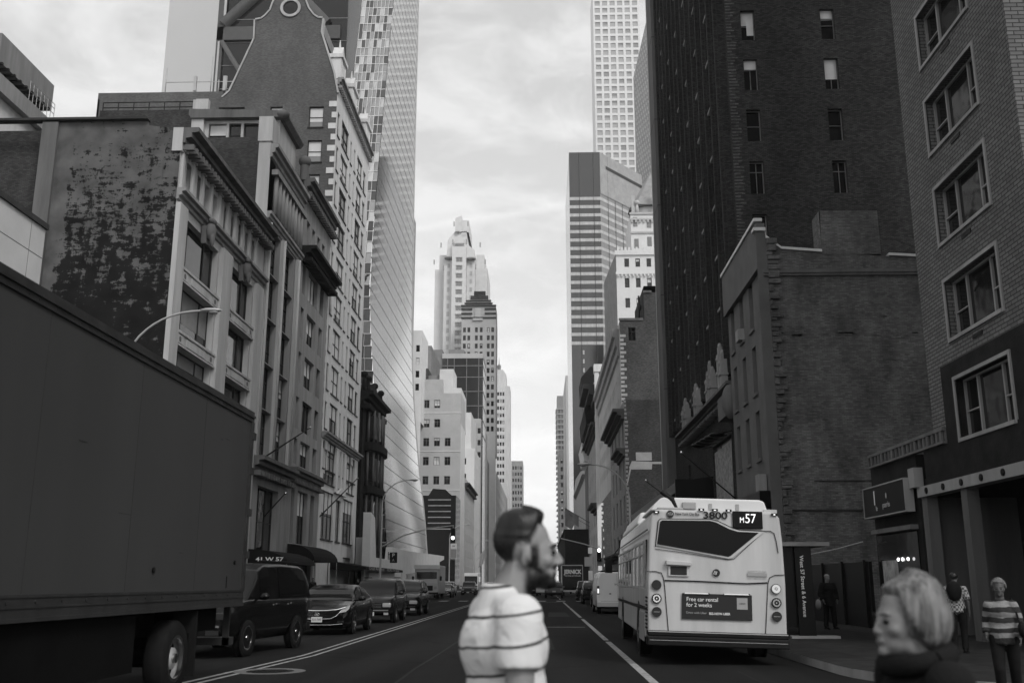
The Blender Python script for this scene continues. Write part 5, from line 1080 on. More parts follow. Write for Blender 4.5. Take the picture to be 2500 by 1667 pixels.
# ================================================================ VEHICLES
def lerp(a, b, t): return a + (b - a) * t
def interp(tab, y):
    if y <= tab[0][0]: return tab[0][1]
    for i in range(len(tab) - 1):
        if y <= tab[i + 1][0]:
            a, b = tab[i], tab[i + 1]; t = (y - a[0]) / max(1e-9, b[0] - a[0]); t = t * t * (3 - 2 * t) * .5 + t * .5; return lerp(a[1], b[1], t)
    return tab[-1][1]
def make_wheel(root, x, y, r, side, w=.2, spokes=5, rimk=.64, rim_mat='alloy', face=True):
    s = side; m = MB(); prof = [(r * rimk, -w / 2), (r * .93, -w / 2), (r, -w * .36), (r, w * .36), (r * .93, w / 2), (r * rimk, w / 2)]
    rows = [[(x + b, y + a * math.cos(t), r + a * math.sin(t)) for t in [2 * math.pi * k / 28 for k in range(29)]] for a, b in prof]; m.grid(rows, 0, True)
    m.disc((x, y, r), (s, 0, 0), r * rimk, 24, 0)
    wh = m.build('wheel', 'rubber', root)
    q = MB(); o = x + s * (w / 2 - .02)
    q.disc((o - s * .03, y, r), (s, 0, 0), r * rimk, 24, 0, r * rimk * .86, .05); q.disc((o - s * .02, y, r), (s, 0, 0), r * .13, 14, 0, 0, .045)
    for k in range(spokes):
        t = 2 * math.pi * k / spokes + .3; c, d = math.cos(t), math.sin(t); w1, w2 = r * .085, r * .06
        a1, a2 = r * .1, r * rimk * .9; q.face([(o + s * .01, y + a1 * c - w1 * d, r + a1 * d + w1 * c), (o + s * .01, y + a1 * c + w1 * d, r + a1 * d - w1 * c), (o, y + a2 * c + w2 * d, r + a2 * d - w2 * c), (o, y + a2 * c - w2 * d, r + a2 * d + w2 * c)])
    q.build('rim', rim_mat, wh); return wh
def make_car(name, label, cat, loc, rz, S, group=None):
    """front points to local -y. S: dimensions and profiles along y (0 = front bumper)"""
    root = thing(name, label, cat, loc, rz, group); L, W = S['L'], S['W'] / 2; lo = S.get('clear', .2)
    hood, roof, belt = S['hood'], S['roof'], S['belt']; body = S['paint']
    # lower body loft
    n = 36; rows = []
    for i in range(n + 1):
        y = L * i / n; e = min(y, L - y); k = 1 - max(0, 1 - e / .55) ** 2.4 * .16; w_ = W * k; top = interp(hood, y); zb = lo + (max(0, 1 - e / .5) ** 2) * .10
        mid = lerp(zb, top, .5); ring = [(0, zb), (.8 * w_, zb), (.95 * w_, zb + .05), (w_ * .985, lerp(zb, top, .3)), (w_, lerp(zb, top, .55)), (w_ * .985, lerp(zb, top, .78)), (w_ * .955, top - .05), (w_ * .89, top), (w_ * .5, top + .022), (0, top + .03)]
        rows.append([(-a, y, b) for a, b in ring] + [(a, y, b) for a, b in ring[::-1][1:]])
    m = MB(); m.grid(rows, 0, True); m.face(rows[0], 0, smooth=False); m.face(rows[-1][::-1], 0, smooth=False)
    # greenhouse
    y0, y1 = roof[0][0], roof[-1][0]; g = []; N_ = 28; tw = S.get('tumble', .80)
    for i in range(N_ + 1):
        y = lerp(y0, y1, i / N_); zt = interp(roof, y); zb = min(interp(belt, y), zt); h = max(.0, zt - zb); full = S['roofz'] - zb; fr = min(1, h / max(.1, full))
        wt = lerp(W * .90, W * tw, fr); wb = W * .915
        ring = [(wb, zb - .02), (lerp(wb, wt, .33), zb + h * .33), (lerp(wb, wt, .66), zb + h * .66), (wt, zb + h * .90), (wt * .96, zb + h * .965), (wt * .86, zb + h), (wt * .45, zb + h + .018 * fr), (0, zb + h + .024 * fr)]
        g.append([(-a, y, b) for a, b in ring] + [(a, y, b) for a, b in ring[::-1][1:]])
    m.grid(g, 0, True)
    m.build('body', body, root)
    J = len(g[0]) - 1
    def panel(ia, ib, ja, jb, nm, off=.008):
        q = MB(); rr = []
        for i in range(ia, ib + 1):
            row = []
            for j in range(ja, jb + 1):
                p = Vector(g[i][j]); a = Vector(g[min(i + 1, N_)][j]) - Vector(g[max(i - 1, 0)][j]); b = Vector(g[i][min(j + 1, J)]) - Vector(g[i][max(j - 1, 0)]); nn = a.cross(b)
                if nn.length < 1e-9: nn = Vector((0, 0, 1))
                nn.normalize(); c = Vector((0, p.y, lo + .6)); nn = nn if nn.dot(p - c) > 0 else -nn; row.append(p + nn * off)
            rr.append(row)
        q.grid(rr, 0, True); return q.build(nm, 'car_glass', root)
    fi = lambda yy: max(0, min(N_, round((yy - y0) / (y1 - y0) * N_)))
    panel(fi(S['ws'][0]), fi(S['ws'][1]), 4, J - 4, 'windscreen'); panel(fi(S['rw'][0]), fi(S['rw'][1]), 4, J - 4, 'rear_window')
    for (a, b) in S['side']: panel(fi(a), fi(b), 0, 3, 'side_window', .01); panel(fi(a), fi(b), J - 3, J, 'side_window', .01)
    r = S['r']
    for y in S['axles']:
        for s_ in (-1, 1):
            a = MB(); a.disc((s_ * (W + .004), y, r + .01), (s_, 0, 0), r * 1.13, 28, 0, 0, 0)
            a.build('wheel_arch', 'black_paint', root); make_wheel(root, s_ * (W - .085), y, r, s_, .2, S.get('spokes', 5), .66, S.get('rim', 'alloy'))
    yb = S.get('mirror_y', roof[0][0] + .45); zb = interp(belt, yb) + .06
    for s_ in (-1, 1):
        q = MB(); q.ell((s_ * (W + .1), yb, zb), (.12, .09, .075), 12, 8); q.bar((s_ * W * .9, yb, zb - .05), (s_ * (W + .05), yb, zb - .02), .03, n=6); q.build('mirror', body, root)
    zf = interp(hood, .1); fw = W * .84
    if S.get('front'):
        f = S['front']
        q = MB()
        if f == 'sedan':
            q.prism([(-.44, .47), (.44, .47), (.60, .60), (.70, .73), (.4, .695), (-.4, .695), (-.70, .73), (-.60, .60)], -.03, .05, 'y'); q.build('grille', 'black_paint', root)
            q = MB(); q.tube([(-.82, .06, .80), (-.6, -.01, .735), (-.3, -.035, .705), (0, -.04, .70), (.3, -.035, .705), (.6, -.01, .735), (.82, .06, .80)], .022, 8); q.tube([(-.70, .02, .72), (-.56, -.03, .55), (-.4, -.045, .475), (0, -.05, .46), (.4, -.045, .475), (.56, -.03, .55), (.70, .02, .72)], .014, 8)
            for k in range(4): q.box(-.6 + .04 * k, .6 - .04 * k, -.04, -.03, .655 - k * .045, .663 - k * .045)
            q.build('grille_trim', 'chrome', root); q = MB(); q.tube([(.07 * math.cos(t), -.052, .60 + .04 * math.sin(t)) for t in [math.pi * 2 * k / 16 for k in range(17)]], .006, 6)
            q.tube([(-.035, -.055, .575), (-.02, -.055, .625)], .008, 6); q.tube([(.02, -.055, .575), (.035, -.055, .625)], .008, 6); q.tube([(-.026, -.055, .603), (.028, -.055, .597)], .007, 6); q.build('emblem', 'chrome', root)
            for s_ in (-1, 1):
                q = MB(); P = [(s_ * .58, .02, .62), (s_ * .80, .07, .66), (s_ * .868, .22, .74), (s_ * .865, .42, .84), (s_ * .84, .34, .86), (s_ * .74, .10, .77)]
                c = Vector((s_ * .78, .15, .74))
                q.face(P); P2 = [tuple(Vector(p) + Vector((s_ * .03, -.04, .012))) for p in P]; q.face(P2)
                for i in range(6): q.face([P[i], P[(i + 1) % 6], P2[(i + 1) % 6], P2[i]])
                q.build('headlight', 'lamp_glass', root)
                q = MB(); q.box(*sorted((s_ * .60, s_ * .78)), -.015, .05, .36, .42); q.build('fog_light', 'chrome', root)
            q = MB(); q.tube([(-.75, -.0, .33), (-.4, -.035, .30), (.4, -.035, .30), (.75, -.0, .33)], .012, 6); q.build('bumper_trim', 'chrome', root)
            q = MB(); q.box(-.16, .16, -.085, -.06, .38, .53); pl = q.build('number_plate', 'plate', root); text('ELX-7640', root, 'lettering_black', (0, -.088, .455), (90, 0, 0), .085, .26, .001)
        else:
            q.box(-.42, .42, -.02, .06, zf - .30, zf - .12); q.build('grille', 'black_paint', root)
            q = MB()
            for k in range(3): q.box(-.42, .42, -.035, -.02, zf - .28 + .055 * k, zf - .27 + .055 * k)
            q.box(-W * .8, W * .8, -.05, .1, zf - .40, zf - .36); q.build('grille_trim', S.get('trim', 'frame_mid'), root)
            for s_ in (-1, 1):
                q = MB(); q.box(*sorted((s_ * .46, s_ * W * .90)), -.02, .16, zf - .27, zf - .11); q.build('headlight', S.get('lamp', 'lamp_glass'), root, bevel=.03)
                q = MB(); q.box(*sorted((s_ * .52, s_ * W * .8)), -.03, .1, zf - .55, zf - .46); q.build('fog_light', S.get('lamp', 'lamp_glass'), root)
            q = MB(); q.box(-.16, .16, -.06, -.03, zf - .58, zf - .44); q.build('number_plate', 'plate', root)
    if S.get('rear'):
        z = interp(hood, L - .05)
        for s_ in (-1, 1):
            q = MB(); q.box(*sorted((s_ * W * .66, s_ * W * .96)), L - .12, L + .02, z - .26, z - .05); q.build('tail_light', S.get('tail', 'ad_grey'), root, bevel=.02)
        q = MB(); q.box(-.17, .17, L, L + .03, z - .42, z - .28); q.build('number_plate', 'plate', root)
        q = MB(); q.box(-W * .9, W * .9, L - .1, L + .09, .36, .58); q.build('bumper', S.get('bumper', 'plastic_black'), root, bevel=.03)
    q = MB()
    for s_ in (-1, 1):
        for yy in S.get('handles', (2.3, 3.2)): q.box(*sorted((s_ * (W - .01), s_ * (W + .025))), yy, yy + .16, interp(belt, yy) - .13, interp(belt, yy) - .10)
    q.build('door_handle', 'chrome', root)
    q = MB()
    for s_ in (-1, 1): q.tube([(s_ * W * .93, lerp(S['side'][0][0], S['side'][-1][1], t), interp(belt, lerp(S['side'][0][0], S['side'][-1][1], t)) - .015) for t in (0, .25, .5, .75, 1)], .009, 5)
    q.build('window_trim', 'chrome', root)
    if S.get('rails'):
        for s_ in (-1, 1): q = MB(); q.bar((s_ * W * .7, roof[0][0] + 1.1, S['roofz'] + .05), (s_ * W * .7, roof[-1][0] - .5, S['roofz'] + .05), .02, n=6); q.build('roof_rail', 'plastic_black', root)
    return root
SEDAN = dict(L=4.82, W=1.84, clear=.18, roofz=1.44, r=.335, axles=(.96, 3.75), hood=[(0, .60), (.12, .74), (.5, .86), (1.3, .97), (2.2, .98), (3.6, 1.0), (4.3, 1.03), (4.7, .98), (4.82, .86)], belt=[(1.1, .95), (1.6, .97), (2.6, .98), (4.2, 1.05)],
    roof=[(1.15, .96), (1.45, 1.10), (1.95, 1.33), (2.4, 1.43), (2.9, 1.44), (3.4, 1.38), (4.0, 1.18), (4.35, 1.04)], ws=(1.2, 2.15), rw=(3.5, 4.25), side=((1.75, 2.75), (2.85, 3.8)), paint='car_black', front='sedan', rear=True, tumble=.74, spokes=10, handles=(2.5, 3.4))
SUV = dict(L=4.3, W=1.74, clear=.28, roofz=1.66, r=.35, axles=(.85, 3.35), hood=[(0, .72), (.1, .86), (.5, .97), (1.2, 1.05), (2.2, 1.05), (4.2, 1.08), (4.3, 1.02)], belt=[(1.0, 1.04), (4.3, 1.06)],
    roof=[(1.0, 1.03), (1.25, 1.2), (1.65, 1.56), (2.0, 1.65), (3.0, 1.66), (3.9, 1.62), (4.15, 1.45), (4.27, 1.1)], ws=(1.05, 1.7), rw=(3.95, 4.25), side=((1.55, 2.35), (2.45, 3.2), (3.3, 3.9)), paint='car_dark', front='suv', rear=True, tumble=.82, rails=1, handles=(2.1, 3.0))
CROSS = dict(SUV, L=4.7, W=1.86, roofz=1.64, axles=(.9, 3.72), hood=[(0, .62), (.1, .8), (.6, .96), (1.3, 1.04), (2.2, 1.04), (4.5, 1.08), (4.7, 1.0)], roof=[(1.15, 1.03), (1.5, 1.25), (2.05, 1.56), (2.5, 1.64), (3.3, 1.63), (4.1, 1.52), (4.5, 1.3), (4.65, 1.1)], ws=(1.25, 2.15), rw=(4.1, 4.6), side=((1.85, 2.75), (2.85, 3.65), (3.75, 4.2)), belt=[(1.1, 1.02), (4.7, 1.1)], paint='car_black', trim='chrome')
BIG = dict(SUV, L=5.0, W=1.98, clear=.3, roofz=1.93, r=.38, axles=(.98, 3.86), hood=[(0, .85), (.1, 1.02), (.5, 1.1), (1.3, 1.17), (2.2, 1.17), (4.9, 1.17), (5.0, 1.1)], belt=[(1.0, 1.15), (5, 1.17)], roof=[(1.1, 1.15), (1.35, 1.36), (1.8, 1.76), (2.2, 1.9), (3.2, 1.93), (4.3, 1.91), (4.65, 1.84), (4.85, 1.6), (4.98, 1.18)], ws=(1.15, 1.85), rw=(4.72, 4.96), side=((1.75, 2.75), (2.85, 3.7), (3.8, 4.6)), paint='car_black', handles=(2.5, 3.4), spokes=6, rim='chrome', lamp='ad_grey')
make_car('black_suv', 'big glossy black four-wheel-drive car half hidden behind the truck box', 'car', (-7.3, 20.8, 0), -7, BIG)
make_car('black_sedan', 'glossy black saloon with chrome grille and number plate waiting behind the big black car', 'car', (-6.6, 30.2, 0), 0, SEDAN)
make_car('dark_suv', 'dark boxy older sport utility car third in the queue facing the camera', 'car', (-6.55, 39.2, 0), 0, SUV)
make_car('black_crossover', 'black crossover with chrome-edged grille last of the near queue on the left', 'car', (-6.7, 48.3, 0), 0, CROSS)
# far cars
c = make_car('dark_suv', 'dark wagon seen from behind in the middle lane down the street', 'car', (1.25, 107.3, 0), 180, dict(CROSS, paint='car_grey', tail='lamp_glass'), 'far traffic')
# (front points away: root sits at the far end)
def far(S, name, label, x, y, rz=0, paint=None, group='far traffic'):
    S = dict(S)
    if paint: S['paint'] = paint
    return make_car(name, label, 'car', (x, y, 0), rz, S, group)
far(SEDAN, 'dark_sedan', 'small dark saloon behind the delivery van on the left', -10.1, 104, 0, 'car_dark', None)
far(CROSS, 'white_car', 'white car standing further behind the delivery van', -11.3, 121, 0, 'car_white', None)
far(SUV, 'dark_suv', 'dark car in front of the pale shuttle van far down the left lanes', -9.2, 128, 0, 'car_dark', None)
far(SUV, 'dark_suv', 'dark car parked just ahead of the white box van on the right', 4.0, 66.5, 180, 'car_black', None)
far(CROSS, 'dark_crossover', 'dark parked car second ahead of the white van on the right', 3.9, 79, 180, 'car_dark', None)
far(SUV, 'dark_suv', 'dark parked car just behind the black moving truck on the right', 3.9, 92, 180, 'car_black', None)
far(SUV, 'dark_suv', 'dark car beyond the black moving truck in the right lane', 3.4, 150, 180, 'car_dark', None)
far(SEDAN, 'pale_sedan', 'pale saloon far ahead in the middle lane', 1.0, 165, 180, 'car_silver', None)
far(CROSS, 'dark_crossover', 'dark car deep in the oncoming left traffic beside the shuttle van', -7.4, 170, 0, 'car_dark', None)
far(SUV, 'pale_suv', 'pale car furthest back in the oncoming left traffic', -9.8, 195, 0, 'car_silver', None)
far(SEDAN, 'dark_sedan', 'dark saloon beside the middle lane wagon further ahead', -1.0, 132, 180, 'car_dark', None)
# --- box truck
T = thing('box_truck', 'huge grey box truck body filling the lower left foreground', 'truck', (-6.2, 17.0, 0))
def tl(m, nm, mt, **k): return m.build(nm, mt, T, **k)
m = MB(); m.box(-1.28, 1.2, -8.9, -.02, 1.38, 4.28); tl(m, 'box_body', 'truck_paint')
m = MB(); m.box(-1.3, 1.225, -8.95, .03, 4.2, 4.38); m.box(-1.3, 1.245, -8.95, .045, 4.27, 4.31); tl(m, 'top_rail', 'truck_rail')
m = MB(); m.box(-1.3, 1.222, -8.95, .0, 1.13, 1.38); m.box(-1.3, 1.236, -8.95, .01, 1.13, 1.17); m.box(-1.3, 1.232, -8.95, .01, 1.26, 1.28); m.box(-1.3, 1.232, -8.95, .01, 1.36, 1.39)
for k in range(16): m.disc((1.223, -.3 - k * .56, 1.32), (1, 0, 0), .018, 8, 0, 0, .01)
tl(m, 'lower_rail', 'truck_rail')
m = MB()
for k in range(46): m.disc((1.226, -.2 - k * .19, 4.24), (1, 0, 0), .009, 6, 0, 0, .006)
for k in range(3): m.box(1.2, 1.2025, -2.4 - k * 2.44, -2.395 - k * 2.44, 1.4, 4.19)
for y_, z_, l_ in ((-1.4, 3.72, .22), (-1.62, 3.68, .1), (-5.2, 2.3, .35), (-3.1, 1.9, .16), (-6.4, 3.0, .2)): m.box(1.2, 1.203, y_, y_ + l_, z_, z_ + .008)
tl(m, 'panel_seam', 'truck_rail')
m = MB(); m.box(1.13, 1.235, -.1, .03, 1.38, 4.2); m.box(-1.28, 1.13, -.02, .04, 1.2, 4.2)
for z in (1.9, 2.6, 3.3, 3.9): m.box(1.2, 1.26, -.06, .09, z, z + .12)
tl(m, 'rear_post', 'truck_rail')
m = MB(); m.disc((1.205, -.55, 1.82), (1, 0, 0), .035, 12, 0, 0, .02); m.disc((1.205, -4.0, 1.66), (1, 0, 0), .035, 12, 0, 0, .02); m.box(1.2, 1.21, -.9, -.88, 1.42, 1.6); tl(m, 'side_marker', 'black_paint')
m = MB(); m.box(-.55, .55, -10.5, -.3, .75, 1.13); m.box(-1.1, 1.1, -2.2, -1.8, .55, .8); tl(m, 'chassis', 'undercarriage')
m = MB(); m.box(.62, 1.12, -8.6, -4.2, .42, 1.12); m.box(-1.12, -.62, -8.6, -3.8, .42, 1.12); m.box(-.6, .6, -8.2, -4.4, .5, 1.12); tl(m, 'shade_filler', 'undercarriage')  # dark boxes added to fill the underside with shade
m = MB(); m.bar((-1.0, -2.9, .5), (1.0, -2.9, .5), .12, n=10); m.ell((0, -2.9, .5), (.3, .25, .25), 12, 8); m.box(-.95, .95, -2.1, -.5, .78, 1.13); tl(m, 'axle', 'undercarriage')  # the box behind the wheels also fills in shade
for yy in (-2.9, -9.6):
    for s_ in (-1, 1): make_wheel(T, s_ * 1.06, yy, .5, s_, .28, 0, .62, 'alloy')
for s_ in (-1, 1):
    m = MB(); o_ = s_ * 1.18; rows = [[(o_ - s_ * d, -2.9 + a * math.cos(t), .5 + a * math.sin(t)) for t in [2 * math.pi * k / 28 for k in range(29)]] for a, d in ((.36, 0), (.345, .0), (.32, .12), (.16, .16), (.14, .02), (.0, .02))]; m.grid(rows, 0, True); tl(m, 'wheel_hub', 'galvanised')
    m = MB(); m.face([(s_ * .85, -2.1, .2), (s_ * 1.2, -2.1, .2), (s_ * 1.2, -2.15, 1.13), (s_ * .85, -2.15, 1.13)]); m.box(*sorted((s_ * .85, s_ * 1.2)), -2.16, -2.12, .2, 1.1); tl(m, 'mudflap', 'rubber')
m = MB(); m.prism([(-10.9, .6), (-9.1, .6), (-9.1, 2.7), (-10.2, 2.75), (-10.7, 1.8), (-11.3, 1.6), (-11.4, .6)], -1.15, 1.15, 'x'); tl(m, 'cab', 'truck_paint', weld=True, bevel=.08)
m = MB(); m.box(-1.0, 1.0, .04, .35, .5, .62); m.box(-1.0, -.9, .04, .1, .5, 1.13); m.box(.9, 1.0, .04, .1, .5, 1.13); tl(m, 'rear_bumper', 'truck_rail')
# --- city bus (local: rear face at y = 0, front towards +y), kneeling slightly to the kerb
BUS = thing('city_bus', 'white city bus seen from behind at the kerb with a black slanted rear window', 'bus', (3.29, 19.6, 0), -1.6); BUS['label'] = 'white city bus seen from behind at the kerb with a black slanted rear window'
BUS.rotation_euler[1] = R(1.6)
HW, HT = 1.30, 2.86
def bp(m, nm, mt, **k): return m.build(nm, mt, BUS, **k)
def q_(zx, zy):      # layout of the rear face measured in metres from its centre line and the ground
    return ((zx - 440) * .002447 - HW, HT - (zy - 205 - (zx - 440) * .038) * .00245)
sec = [(-HW, .42), (HW, .42), (HW, 1.5), (HW - .03, 2.3), (HW - .07, HT - .12), (HW - .16, HT), (-HW + .16, HT), (-HW + .07, HT - .12), (-HW + .03, 2.3), (-HW, 1.5)]
m = MB(); m.prism(sec, .02, 12.0, 'y'); bp(m, 'body', 'bus_white', weld=True, bevel=.05, seg=3)
def rear(poly, y, nm, mt, th=.012, **k):
    m = MB(); m.prism([q_(*p) for p in poly], y - th, y, 'y'); return bp(m, nm, mt, **k)
rear([(505, 487), (530, 300), (545, 288), (930, 297), (985, 312), (1085, 362), (1150, 383), (1345, 398), (1095, 592), (1070, 598)], .012, 'window_surround', 'bus_white', .025)
rear([(512, 480), (537, 308), (555, 296), (925, 305), (975, 318), (1075, 370), (1140, 392), (1305, 402), (1085, 575), (1065, 583)], -.016, 'rear_window', 'bus_window', .006)
m = MB()
def line(pts, r=.007, y=.004): m.tube([(q_(*p)[0], y, q_(*p)[1]) for p in pts], r, 6)
line([(500, 500), (522, 300), (540, 284), (930, 291), (990, 306), (1090, 356), (1160, 378), (1400, 392), (1425, 408), (1440, 470), (1452, 560)]); line([(497, 515), (700, 545), (1060, 605), (1110, 600), (1320, 415)], .005)
line([(432, 688), (500, 688), (545, 700), (562, 740), (570, 800), (597, 1148)]); line([(1498, 725), (1420, 727), (1380, 745), (1366, 790), (1335, 1180)]); line([(570, 757), (800, 765), (1200, 788), (1362, 783)], .012)
bp(m, 'panel_gap', 'plastic_black')
rear([(1103, 232), (1336, 240), (1338, 375), (1105, 368)], -.002, 'route_sign', 'black_paint', .03, weld=True, bevel=.012)
def rtext(s, zx, zy, h, w, mt='lettering_black', y=-.004, bold=0, al='CENTER'): 
    a, b = q_(zx, zy); return text(s, BUS, mt, (a, y, b), (90, 0, 0), h, w, .0015, al, 1, bold)
rtext('M', 1176, 305, .15, .075, 'lit_sign', -.034); rtext('57', 1242, 296, .25, .2, 'lit_sign', -.034)
rtext('3800', 970, 266, .185, .46, 'lettering_black', -.004, .004); rtext('New York City Bus', 752, 250, .075, .46, 'lettering_black', -.004, .001)
a, b = q_(617, 248); m = MB(); m.disc((a, -.002, b), (0, -1, 0), .072, 24, 0, 0, .006); bp(m, 'round_emblem', 'ad_grey'); text('MTA', BUS, 'bus_white', (a + .004, -.0095, b), (90, 0, 0), .085, .105, .001)
for zx, zy in ((508, 231), (862, 218), (968, 222), (1075, 228), (1430, 264)):
    a, b = q_(zx, zy); m = MB(); m.box(a - .058, a + .058, -.012, .004, b - .024, b + .024); bp(m, 'marker_light', 'plastic_black'); m = MB(); m.ell((a, -.014, b - .002), (.024, .01, .011), 10, 6); bp(m, 'marker_lens', 'lit_soft')
m = MB(); a, b = q_(678, 668); m.prism([(a - .24, b + .15), (a + .24, b + .13), (a + .24, b + .05), (a - .24, b + .06)], -.09, .02, 'y'); m.box(a - .2, a + .2, -.02, .01, b - .15, b + .06); bp(m, 'plate_hood', 'bus_white', weld=True, bevel=.015)
m = MB(); m.box(a - .155, a + .155, -.026, .0, b - .12, b + .04); bp(m, 'number_plate', 'ad_grey')
a, b = q_(970, 704); m = MB(); m.disc((a, -.003, b), (0, -1, 0), .07, 24, 0, 0, .008); bp(m, 'hybrid_badge', 'ad_grey'); m = MB()
for k in (-1, 0, 1):
    for j in (-1, 0, 1): m.bar((a - .03 + j * .022 + k * .008, -.0125, b - .008 + k * .022 - j * .006), (a - .012 + j * .022 + k * .008, -.0125, b + .006 + k * .022 - j * .006), .0055, n=5)
bp(m, 'badge_mark', 'lettering_white')
m = MB(); a, b = q_(1285, 722); m.box(a - .185, a + .185, -.002, .003, b - .03, b + .03); bp(m, 'notice_strip', 'bus_grey'); rtext('SAFETY GLASS', 1285, 698, .045, .34, 'bus_grey'); rtext('CALL 1-888-692-8287', 1285, 746, .04, .36, 'bus_grey')
for zx, zys in ((507, (790, 893, 993)), (1425, (830, 935, 1036))):
    for k, zy in enumerate(zys):
        a, b = q_(zx, zy); m = MB(); m.disc((a, -.002, b), (0, -1, 0), .092, 28, 0, 0, .022); lt = bp(m, 'tail_light', 'ad_grey' if k != 1 else 'plastic_black')
        if (zx > 1000 and k == 0): m = MB(); m.disc((a, -.025, b), (0, -1, 0), .08, 24, 0, .03, .004); m.build('lens', 'lettering_white', lt); m = MB(); m.box(a - .02, a + .02, -.03, -.024, b - .02, b - .006); m.box(a - .02, a + .02, -.03, -.024, b + .006, b + .02); m.build('lens', 'lettering_white', lt)
        elif k == 1:
            m = MB()
            for t in range(12): m.disc((a + .058 * math.cos(t * .5236), -.025, b + .058 * math.sin(t * .5236)), (0, -1, 0), .016, 8)
            m.disc((a, -.025, b), (0, -1, 0), .014, 10); m.build('lens', 'lettering_white' if zx < 1000 else 'lettering_grey', lt)
        elif k == 2: m = MB(); m.box(a - .06, a + .06, -.027, -.024, b - .004, b + .004); m.build('lens', 'lettering_grey', lt)
rear([(703, 854), (1238, 876), (1238, 1066), (698, 1046)], -.002, 'advert_panel', 'ad_grey', .012)
rtext('Free car rental', 735, 900, .105, .585, 'lettering_white', -.016, 0, 'LEFT'); rtext('for 2 weeks', 735, 942, .105, .475, 'lettering_white', -.016, 0, 'LEFT')
rtext('Drive with Uber', 732, 1000, .055, .385, 'lettering_grey', -.016, 0, 'LEFT'); rtext('855-NOW-UBER', 908, 1010, .06, .395, 'lettering_white', -.016, .001, 'LEFT')
a, b = q_(1163, 939); m = MB(); m.box(a - .10, a + .10, -.02, -.014, b - .105, b + .105); bp(m, 'advert_logo', 'bus_grey'); text('UBER', BUS, 'lettering_black', (a, -.021, b), (90, 0, 0), .04, .12, .001)
for x0, x1, zy in ((722, 905, 856), (1025, 1215, 867)):
    m = MB(); a, b = q_(x0, zy); c, d = q_(x1, zy + 7); m.bar((a, -.03, b), (c, -.03, d), .012, n=8); bp(m, 'advert_light', 'lettering_white'); m = MB(); m.box(a - .01, a + .01, -.03, 0, b - .015, b + .012); m.box(c - .01, c + .02, -.035, 0, d - .015, d + .02); bp(m, 'light_bracket', 'plastic_black')
m = MB(); m.box(-HW - .02, HW + .02, -.10, .3, .33, .50); m.box(-HW - .01, HW + .01, -.06, .3, .50, .60); bp(m, 'bumper', 'plastic_black', weld=True, bevel=.02); m = MB(); m.box(-HW, HW, -.065, -.06, .575, .59); m.box(-HW + .02, HW - .02, -.104, -.10, .425, .432); bp(m, 'bumper_trim', 'galvanised')
m = MB()
for zx in (770, 1160): a, b = q_(zx, 1158 + (zx - 700) * .04); m.box(a - .06, a + .06, -.015, .01, b - .014, b + .012)
bp(m, 'latch', 'plastic_black')
# roof housing and pods
m = MB(); m.prism([(-1.24, HT - .02), (-1.15, HT + .11), (-1.04, HT + .22), (-.98, HT + .245), (.88, HT + .235), (.97, HT + .20), (1.03, HT + .02), (1.03, HT - .02)], .16, 2.6, 'y'); bp(m, 'roof_housing', 'bus_roof', weld=True, bevel=.05, seg=3)
m = MB(); m.box(-.1, -.04, .14, .2, HT + .02, HT + .14); m.box(.42, .48, .14, .2, HT + .02, HT + .14); bp(m, 'housing_handle', 'bus_grey'); m = MB(); m.box(-.62, -.35, .1, .4, HT + .02, HT + .16); m.box(-1.1, -.6, .1, .5, HT, HT + .05); bp(m, 'roof_vent', 'bus_grey', weld=True, bevel=.02)
m = MB(); m.tube([(-.72, .2, HT + .03), (-.80, .2, HT + .20), (-1.02, .2, HT + .36)], [.05, .06, .045], 10); bp(m, 'roof_lump', 'plastic_black'); m = MB(); m.box(.95, 1.2, .12, .5, HT - .02, HT + .05); bp(m, 'roof_hatch', 'bus_white')  # bent tube stands in for an unidentified dark lump
m = MB(); m.prism([(-1.2, HT - .03), (-1.1, HT + .28), (1.1, HT + .28), (1.2, HT - .03)], 5.0, 10.6, 'y'); bp(m, 'battery_pod', 'bus_roof', weld=True, bevel=.06); m = MB(); m.prism([(-1.2, HT - .03), (-1.12, HT + .16), (1.1, HT + .16), (1.2, HT - .03)], 10.6, 11.7, 'y'); bp(m, 'battery_pod', 'bus_roof', weld=True, bevel=.05)
for s_ in (-1, 1):
    m = MB(); m.box(*sorted((s_ * (HW - .05), s_ * (HW + .004))), .5, 11.7, 1.35, 2.30); bp(m, 'window_band', 'car_glass')
    for k in range(8):
        y = 1.0 + k * 1.36; m = MB(); e = [s_ * (HW + .003), s_ * (HW + .02)]
        for (ya, yb, za, zb) in ((y, y + 1.25, 1.36, 1.40), (y, y + 1.25, 2.24, 2.29), (y, y + .05, 1.4, 2.24), (y + 1.2, y + 1.25, 1.4, 2.24), (y + .05, y + 1.2, 2.0, 2.03)): m.box(*sorted(e), ya, yb, za, zb)
        bp(m, 'window_frame', 'galvanised')
    m = MB(); m.box(*sorted((s_ * HW, s_ * (HW + .012))), .1, 11.9, .95, 1.02); m.box(*sorted((s_ * HW, s_ * (HW + .01))), .02, 12, 2.45, 2.48); bp(m, 'side_trim', 'black_paint')
    m = MB()
    for k in range(9): m.box(*sorted((s_ * HW, s_ * (HW + .02))), .12, .5, .62 + k * .07, .65 + k * .07)
    bp(m, 'engine_grille', 'plastic_black')
    for y in (2.6, 9.2): m = MB(); m.disc((s_ * (HW + .005), y, .5), (s_, 0, 0), .6, 28); bp(m, 'wheel_arch', 'plastic_black'); make_wheel(BUS, s_ * (HW - .13), y, .49, s_, .28, 0, .6)
m = MB(); m.box(-HW - .42, -HW - .2, 11.6, 11.8, 1.75, 2.15); m.bar((-HW, 11.8, 2.5), (-HW - .3, 11.7, 2.1), .02, n=6); bp(m, 'side_mirror', 'plastic_black', weld=True, bevel=.03)
